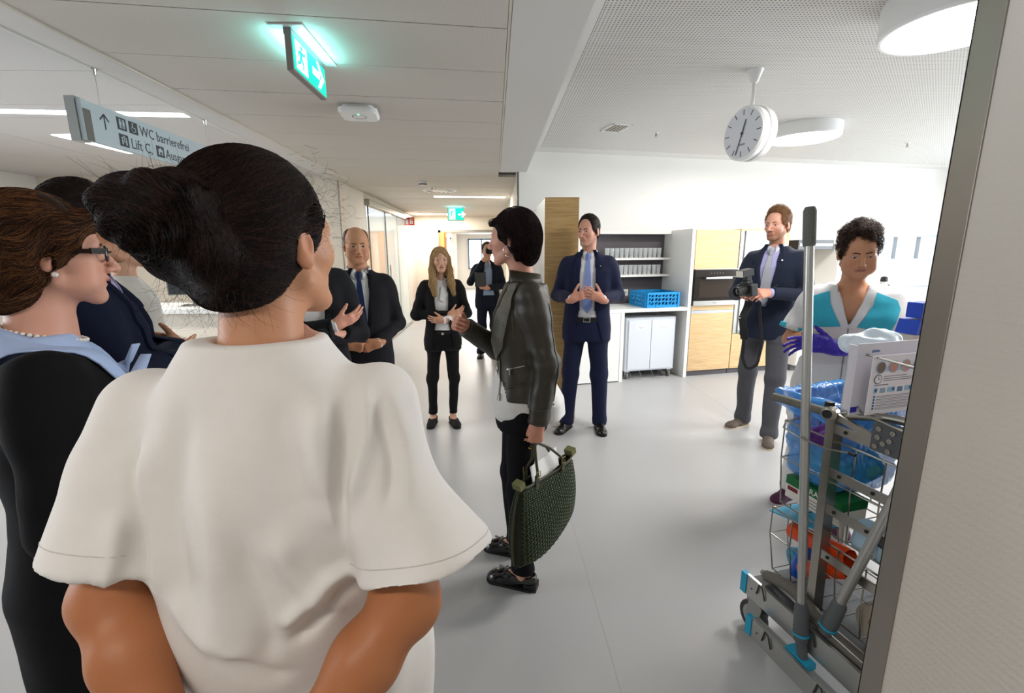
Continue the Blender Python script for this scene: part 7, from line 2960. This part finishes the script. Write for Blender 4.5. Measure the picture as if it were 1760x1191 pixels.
# wire baskets
def basket(name, u0, u1, v0, v1, z0, z1, nu, nv, splay):
    root = MB()
    c = [(u0, v0), (u1, v0), (u1, v1), (u0, v1)]
    root.tube([TL(u-(splay if u == u0 else 0), v, z1) for u, v in c], .0035, 8, closed=True)
    o = root.build(name, m_wire, tr, 'auto')
    MB().tube([TL(u, v, z0) for u, v in c], .003, 8, closed=True).build('bottom_ring', m_wire, o, 'auto')
    zm = z0+(z1-z0)*.55
    MB().tube([TL(u-(splay if u == u0 else 0), v, zm) for u, v in c], .0025, 6, closed=True).build('middle_ring', m_wire, o, 'auto')
    for i in range(nu+1):
        u = u0+(u1-u0)*i/nu
        ut = u-splay*(1-i/nu)
        for v in (v0, v1):
            MB().tube([TL(ut, v, z1), TL(ut, v, zm), TL(u, v, z0)], .0026, 6).build('wire', m_wire, o)
        MB().tube([TL(u, v0, z0), TL(u, v1, z0)], .0022, 6).build('wire', m_wire, o)
    for k_ in range(1, nv):
        v = v0+(v1-v0)*k_/nv
        for u in (u0, u1):
            ut = u-(splay if u == u0 else 0)
            MB().tube([TL(ut, v, z1), TL(ut, v, zm), TL(u, v, z0)], .0026, 6).build('wire', m_wire, o)
    return o


basket('upper_basket', .03, .66, .075, .42, .57, .90, 7, 4, .02)
basket('lower_basket', .03, .66, .075, .42, .275, .53, 7, 4, .03)
# base channels and mop rails
for v, z0, z1, u0, u1, nm in ((-.010, .155, .245, .0, LEN, 'base_plate'), (-.065, .055, .135, .10, LEN+.1, 'lower_plate')):
    p = MB().obox(TL((u0+u1)/2, v, (z0+z1)/2), (tuple(TU), tuple(TV), (0, 0, 1)), ((u1-u0)/2, .006, (z1-z0)/2)).build(nm, m_alu, tr)
    MB().obox(TL(u0-.012, v, (z0+z1)/2), (tuple(TU), tuple(TV), (0, 0, 1)), (.014, .010, (z1-z0)/2*.98)).build('end_cap', m_teal, p)
    for i in range(3):
        uu = u0+.07+i*.22
        MB().tube([TL(uu-.012, v-.010, z1-.045), TL(uu, v-.012, z1+.004), TL(uu+.014, v-.012, z1+.002), TL(uu+.03, v-.010, z1-.045)], .0028, 6).build('spring_clip', mat('clip_dark', '#4a4845', rough=.4, metal=.8), p, 'auto')
    MB().lathe([(.004, 0), (.004, .002)], TL(u0+.03, v-.006, (z0+z1)/2), 8, tuple(-TV)).build('rivet', m_dgrey, p)
MB().obox(TL(.40, .20, .23), (tuple(TU), tuple(TV), (0, 0, 1)), (.39, .20, .006)).build('deck', m_dgrey, tr)
hz = [TL(.05+.5*t, .03+.06*math.sin(math.pi*t)*0, .245+.05*math.sin(math.pi*min(1, t*1.6+.12))) for t in np.linspace(0, 1, 14)]
MB().tube(hz, .022, 10).build('mop_cushion', mat('grey_foam', '#6b675f', rough=.7), tr, 'auto')
MB().tube([TL(.14, .0, .285), TL(.20, -.002, .285), TL(.55, .0, .27)], .0028, 6).build('rail_wire', m_wire, tr)
for (u, v) in ((.045, .015), (.70, .015), (.045, .43), (.70, .43)):
    wh = MB().lathe([(.045, -.012), (.060, -.016), (.063, -.010), (.063, .010), (.060, .016), (.045, .012)], TL(u-.02, v, .063), 28, tuple(TV)).build('castor_wheel', mat('castor_rubber', '#3a3a3b', rough=.7), tr, 'auto')
    MB().lathe([(.044, -.014), (.044, .014)], TL(u-.02, v, .063), 24, tuple(TV)).build('rim', mat('castor_rim', '#9b9a97', rough=.5), wh, 'auto')
    mb = MB()
    for s in (-1, 1):
        mb.prism([TL(u-.045, v+s*.022, .055), TL(u+.02, v+s*.022, .055), TL(u+.035, v+s*.022, .15), TL(u-.03, v+s*.022, .15)], tuple(TV*.004))
    mb.obox(TL(u, v, .148), (tuple(TU), tuple(TV), (0, 0, 1)), (.035, .03, .006))
    mb.build('castor_fork', mat('fork_grey', '#8f8d88', rough=.5), wh)


# ---- things on and in the trolley
def tthing(name, u, v, z, label, cat, group=None, rz=0):
    return empty(name, T(u, v, z), TRZ+rz, label, cat, group)


# blue bin liner over the far end
A = Sdf()
zz = lambda z: z
Rm = np.stack([TU, TV, np.array((0, 0, 1.0))], 1)
A.u(rbox(T(.10, .255, .845), (.115, .15, .165), .05, Rm), .02)
A.u(rbox(T(.09, .24, .985), (.145, .18, .035), .02, Rm), .03)
A.s(rbox(T(.10, .24, .96), (.100, .145, .13), .05, Rm), .01)
wv1, wv2 = waves(91, 6, 34, .009, (1, 1, .5)), waves(92, 6, 80, .004)
V, F = A.grid(.006).mesh(lambda V, g: wv1(V)+wv2(V))
bgm = mat('blue_film', '#3f9be8', rough=.18, alpha=.62, spec=.7, bump=.3, bscale=60)
bgo = tag(mesh_obj('bin_liner', V-np.array(T(.10, .24, .6)), F, bgm, None, True, loc=T(.10, .24, .6)), 'translucent blue bin liner hung over the far end of the trolley', 'bin liner')
# cloths inside
cl_cols = (('#5fae95', 'pale green cleaning cloth bundled in the blue liner'), ('#3d7f8f', 'teal cleaning cloth low in the blue liner'), ('#58306e', 'purple cleaning cloth on top in the blue liner'))
for i, (col, lab) in enumerate(cl_cols):
    u, v, z = ((.09, .22, .76), (.13, .28, .75), (.12, .20, .84))[i]
    A = Sdf().u(ell((0, 0, 0), (.085, .09, .055)), 0).u(ell((.03, .02, .02), (.06, .05, .04)), .02)
    w_ = waves(100+i, 6, 60, .008)
    V, F = A.grid(.008).mesh(lambda V, g: w_(V))
    tag(mesh_obj('cleaning_cloth', V, F, m_cloth('cloth_'+col, col), None, True, loc=T(u, v, z)), lab, 'cloth', 'bundled cleaning cloths')
for i, (u, v, z, col, lab) in enumerate(((.42, .22, .68, '#5fae95', 'green cleaning cloth behind the trolley ladder, upper basket'), (.55, .25, .70, '#4a2a5e', 'dark purple cloth behind the trolley ladder, upper basket'))):
    A = Sdf().u(ell((0, 0, 0), (.075, .09, .085)), 0).u(ell((.02, .02, .05), (.05, .06, .05)), .02)
    w_ = waves(110+i, 6, 60, .008)
    V, F = A.grid(.008).mesh(lambda V, g: w_(V))
    tag(mesh_obj('cleaning_cloth', V, F, m_cloth('cloth_'+col, col), None, True, loc=T(u, v, z)), lab, 'cloth', 'bundled cleaning cloths')


def carton(name, u, v, z, sx, sy, sz, label, cat, top, side, rz=0):
    o = tthing(name, u, v, z, label, cat, rz=rz)
    MB().box((-sx/2, -sy/2, 0), (sx/2, sy/2, sz), .002).build('box', side, o)
    MB().box((-sx/2-.0006, -sy/2-.0006, sz*.62), (sx/2+.0006, sy/2+.0006, sz+.0006)).build('coloured_band', top, o)
    return o


m_carton = mat('carton_white', '#e3ded6', rough=.6)
bx_ = carton('glove_carton', .12, .18, .578, .23, .12, .09, 'green and white glove carton in the upper wire basket', 'carton', mat('carton_green', '#0d6b36', rough=.5), m_carton)
text_obj('lettering', 'CURAIO', .030, mat('print_white', '#f2f2ee'), bx_, (-.055, -.0608, .062), (rad(90), 0, 0), 'LEFT', .0003)
MB().box((-.105, -.0612, .034), (-.060, -.0602, .050)).build('red_tag', mat('print_red', '#7c2230'), bx_)
for i in range(3):
    MB().box((-.05, -.0608, .012+i*.013), (.08-.02*i, -.0602, .015+i*.013)).build('print_line', mat('print_grey', '#8a8a8a'), bx_)
# orange bags, blue bags in the lower basket
m_orange = mat('orange_film', '#e24a12', rough=.35, var=.12, vscale=18, bump=.3, bscale=70, spec=.5)
m_bluef = mat('deep_blue_film', '#1b55b5', rough=.35, var=.12, vscale=18, bump=.3, bscale=70)
m_cyan = mat('cyan_film', '#1c93b8', rough=.4, var=.12, vscale=18, bump=.3, bscale=70)


def roll(name, a, b, r, m, label, hole=True):
    a, b = np.array(T(*a)), np.array(T(*b))
    d = nrm(b-a)
    o = empty(name, tuple(a), 0, label, 'bag roll', 'rolls of plastic bags')
    L = float(np.linalg.norm(b-a))
    mb = MB().lathe([(r*.92, 0), (r, .006), (r*1.02, L*.3), (r*.97, L*.6), (r, L-.006), (r*.92, L)], (0, 0, 0), 22, tuple(d), False)
    mb.build('roll', m, o, 'auto')
    MB().lathe([(r*.30, -.001), (r*.93, .0005), (r*.93, .004)], (0, 0, 0), 22, tuple(d), False).build('end_face', m, o, 'auto')
    MB().lathe([(r*.31, .02), (r*.31, -.0015), (r*.25, -.0015), (r*.25, .02)], (0, 0, 0), 16, tuple(d), False).build('core', mat('card_core', '#8a6a45', rough=.8), o)
    return o


roll('bag_roll', (.055, .125, .455), (.29, .12, .495), .033, m_orange, 'thick orange roll of bags lying in the lower wire basket')
roll('bag_roll', (.13, .11, .335), (.28, .13, .44), .030, m_orange, 'orange roll of bags standing askew under the other orange roll')
roll('bag_roll', (.055, .13, .335), (.11, .26, .34), .036, m_cyan, 'cyan roll of bags at the far end of the lower basket')
roll('bag_roll', (.105, .115, .29), (.12, .15, .46), .028, m_bluef, 'deep blue roll of bags upright behind the orange rolls')
sh_ = tthing('plastic_sheet', .03, .15, .50, 'folded cyan plastic sheet poking out over the lower basket', 'sheet')
MB().add([(-.05, -.07, 0), (.17, -.08, .05), (.16, .12, .04), (-.03, .10, .02), (-.05, -.07, .004), (.17, -.08, .056), (.16, .12, .046), (-.03, .10, .026)], [(0, 1, 2, 3), (7, 6, 5, 4), (0, 4, 5, 1), (1, 5, 6, 2), (2, 6, 7, 3), (3, 7, 4, 0)]).build('sheet', m_cyan, sh_)
# right-hand contents seen through the ladder
pk = tthing('wipes_packet', .38, .12, .56, 'pale blue packet of wipes behind the ladder rungs', 'packet', rz=rad(-8))
A = Sdf().u(rbox((0, 0, .045), (.085, .035, .05), .02), 0)
V, F = A.grid(.006).mesh(waves(71, 5, 60, .004))
mesh_obj('packet', V, F, mat('pale_blue_film', '#a7c4d6', rough=.35, var=.06, vscale=12), pk, True)
MB().box((-.02, -.0375, .06), (.05, -.0365, .078)).build('print_mark', mat('print_navy', '#1d2f55'), pk)
tr_roll = tthing('paper_roll', .42, .14, .285, 'grey-brown paper towel roll low in the trolley', 'paper roll')
MB().lathe([(.018, -.055), (.062, -.055), (.064, -.05), (.064, .05), (.062, .055), (.018, .055)], (0, 0, .066), 26, (0, 1, 0), False).build('roll', mat('kraft_paper', '#a39a8b', rough=.9, bump=.2, bscale=100), tr_roll, 'auto')
MB().lathe([(.019, -.056), (.016, -.056), (.016, .056), (.019, .056)], (0, 0, .066), 18, (0, 1, 0), False).build('core', mat('card_core', '#8a6a45'), tr_roll)
bt2 = tthing('spray_bottle', .50, .13, .585, 'clear spray bottle with cream nozzle behind the ladder', 'bottle')
MB().lathe([(.030, 0), (.032, .01), (.032, .10), (.014, .13)], (0, 0, 0), 18).build('bottle', mat('clear_plastic', '#d5dbd8', rough=.15, alpha=.6), bt2, 'auto')
MB().box((-.035, -.010, .13), (.018, .010, .155), .003).build('nozzle', mat('cream_plastic', '#d8cfae', rough=.5), bt2)
ru = tthing('red_cloth', .56, .20, 1.0, 'folded brick-red cloth under the instruction card', 'cloth')
A = Sdf().u(rbox((0, 0, .02), (.10, .09, .022), .015), 0)
V, F = A.grid(.006).mesh(waves(73, 5, 40, .005))
mesh_obj('cloth', V, F, m_cloth('brick_red', '#a0564a'), ru, True)
# top box with the instruction card
tbx = tthing('leaflet_holder', .20, .17, 1.035, 'flat white plastic holder on top of the trolley behind the printed leaflet', 'holder')
m_wbox = mat('box_white', '#dcd9e2', rough=.4)
MB().box((.070, -.165, 0), (.0995, -.160, .215)).box((.070, .215, 0), (.0995, .22, .215)).box((.070, -.165, 0), (.073, .22, .19)).box((.070, -.165, 0), (.0995, .22, .008)).build('box', m_wbox, tbx)
MB().box((.0995, -.170, -.005), (.1035, .225, .222), .001).build('front_card', m_wbox, tbx)
lm = empty('instruction_leaflet', T(.335, .165, 1.04), TRZ, 'printed instruction leaflet with photo row and blue step icons', 'leaflet')
lf = MB().box((0, -.145, .0), (.002, .165, .185)).build('sheet', mat('leaflet_paper', '#ece8ef', rough=.5), lm)


def mark(nm, y0, y1, z0, z1, col, sub=lf):
    return MB().box((.002, y0, z0), (.0026, y1, z1)).build(nm, mat('print_'+col, col, rough=.6), sub)


def dot(nm, y, z, r, col, h=.0028):
    return MB().lathe([(r, 0), (r, .0006)], (h, y, z), 16, (1, 0, 0)).build(nm, mat('print_'+col, col, rough=.6), lf)


mark('blue_strip', -.125, .155, .135, .150, '#a9c8de')
for i in range(6):
    dot('photo_disc', -.110+i*.050, .148, .0195, '#9fb4c6')
    dot('photo_disc', -.110+i*.050, .148, .0165, ('#7a6258', '#c98f84', '#c89b92', '#cf8f86', '#8e6a62', '#b98a80')[i], .0030)
dot('clock_icon', -.115, .112, .0150, '#2d3a52')
dot('clock_icon', -.115, .112, .0128, '#e9e6ec', .0030)
MB().box((.0034, -.116, .112), (.0038, -.114, .122)).box((.0034, -.115, .111), (.0038, -.107, .113)).build('clock_hands', mat('print_#2d3a52', '#2d3a52'), lf)
for i, z in enumerate((.118, .111, .105)):
    mark('text_line', -.092, (.0, .14, .10)[i], z, z+.0018, '#77777d')
mark('text_line', -.125, -.07, .092, .0945, '#55607a')
mark('blue_strip', -.125, .145, .068, .084, '#9cc3df')
for i in range(4):
    y = -.118+i*.070
    MB().box((.0026, y+.008, .064), (.0030, y+.045, .088)).build('step_panel', mat('print_#f1f1f4', '#f1f1f4'), lf)
    dot('step_dot', y, .077, .0048, '#235f9c')
    MB().box((.0030, y+.016, .067), (.0034, y+.038, .083)).build('step_icon', mat('print_'+('#8fa9bd', '#5f7ba8', '#3f4a44', '#d9c15c')[i], ('#8fa9bd', '#5f7ba8', '#3f4a44', '#d9c15c')[i]), lf)
for i in range(5):
    z = .056-i*.0095
    dot('step_dot', -.120, z+.001, .0038, '#235f9c')
    mark('text_line', -.110, (.12, .14, .145, .11, .14)[i], z, z+.0016, '#7d7d86')
    mark('text_line', -.110, (.06, .10, .02, .09, .05)[i], z-.004, z-.0026, '#9a9aa2')
text_obj('lettering', 'alvim', .016, mat('print_blue', '#2a6aa8'), tbx, (.1042, -.115, .192), (rad(90), 0, rad(90)), 'LEFT', .0003)
MB().box((.1036, -.168, .004), (.1042, -.142, .022)).build('blue_sticker', mat('print_indigo', '#2d2aa8'), tbx)
# bag of tissues and blue-capped bottles in the box
A = Sdf().u(ell((0, 0, 0), (.09, .05, .035)), 0).u(ell((.05, .02, .012), (.05, .04, .03)), .02).u(ell((-.05, .0, -.01), (.05, .04, .03)), .02)
V, F = A.grid(.005).mesh(waves(81, 6, 70, .007))
tag(mesh_obj('tissue_bag', V, F, mat('ice_blue_film', '#dfeefa', rough=.3, spec=.5), None, True, loc=T(.21, .18, 1.235)), 'crumpled pale blue bag of tissues behind the leaflet holder', 'bag')
for i, (u, v, zt_) in enumerate(((.16, .45, 0.0),)):
    o = tthing('spray_bottle', u, v, 1.05, ('beige bottle with a square blue cap behind the instruction card', 'second blue-capped bottle further back on the trolley')[i], 'bottle')
    MB().box((-.04, -.065, 0), (.04, .065, .195), .008).build('bottle', mat('beige_plastic', '#cfc7b8', rough=.5), o)
    MB().prism([(-.035, -.058, .195), (.035, -.058, .195), (.035, .058, .195), (-.035, .058, .195)], (0, 0, .001)).prism([(-.035, -.058, .196), (-.035, .058, .196), (-.035, .045, .245), (-.035, -.045, .245)], (.07, 0, 0)).build('collar', mat('blue_cap', '#1546c2', rough=.4), o)
    MB().box((-.025, -.034, .25), (.025, .034, .305), .004).build('cap', mat('blue_cap', '#1546c2'), o)
    MB().prism([(-.01, .040, .30), (-.01, .048, .305), (-.01, .085, .20), (-.01, .075, .20)], (.02, 0, 0)).build('lever', mat('red_plastic', '#c21f2a', rough=.4), o)
rd_ = tag(MB().obox(T(.27, .36, 1.262), (tuple(TU), tuple(TV), (0, 0, 1)), (.02, .02, .02)).build('red_clip', mat('red_plastic', '#c21f2a'), None), 'small red clip at the right end of the leaflet holder', 'clip')


# mop poles
def mop(name, foot, top, r, label, grip_len, head=True):
    foot, top = np.array(foot), np.array(top)
    o = empty(name, tuple(foot), 0, label, 'mop')
    d = nrm(top-foot)
    L = np.linalg.norm(top-foot)
    MB().tube([d*.16, d*(L-grip_len+.02)], r, 16).build('pole', m_alu, o, 'auto')
    if grip_len:
        MB().tube([d*(L-grip_len), d*(L-grip_len+.006), d*(L-.012), d*L], [r*1.18, r*1.35, r*1.35, r*1.0], 16).build('grip', mat('grip_rubber', '#6a6d66', rough=.75, bump=.4, bscale=200), o, 'auto')
    MB().tube([d*.045, d*.09, d*.17, d*.185], [r*1.5, r*1.75, r*1.5, r*1.15], 16).build('socket', m_dgrey, o, 'auto')
    MB().tube([d*.068, d*.076], [r*1.85, r*1.85], 16).build('ring', m_teal, o, 'auto')
    if head:
        MB().tube([d*.045, d*-.02+TU*.01], [r*1.3, r*1.1], 12).build('joint', m_dgrey, o, 'auto')
        MB().obox(-np.array((0, 0, .02))+TU*.0, (tuple(TU), tuple(TV), (0, 0, 1)), (.045, .02, .012)).build('joint_block', m_teal, o)
        MB().obox(-np.array((0, 0, .040)), (tuple(TU), tuple(TV), (0, 0, 1)), (.20, .012, .008)).build('mop_plate', mat('mop_plate', '#8d8f8c', rough=.5), o)
    return o


mop('floor_mop', T(.285, -.035, .150), (1.022, 1.49, 1.672), .0145, 'tall aluminium mop handle with grey grip leaning on the trolley', .125)
mop('floor_mop', T(.322, .0, .225), T(.455, .035, .86), .0150, 'aluminium mop handle lying slanted across the trolley ladder', 0, False)
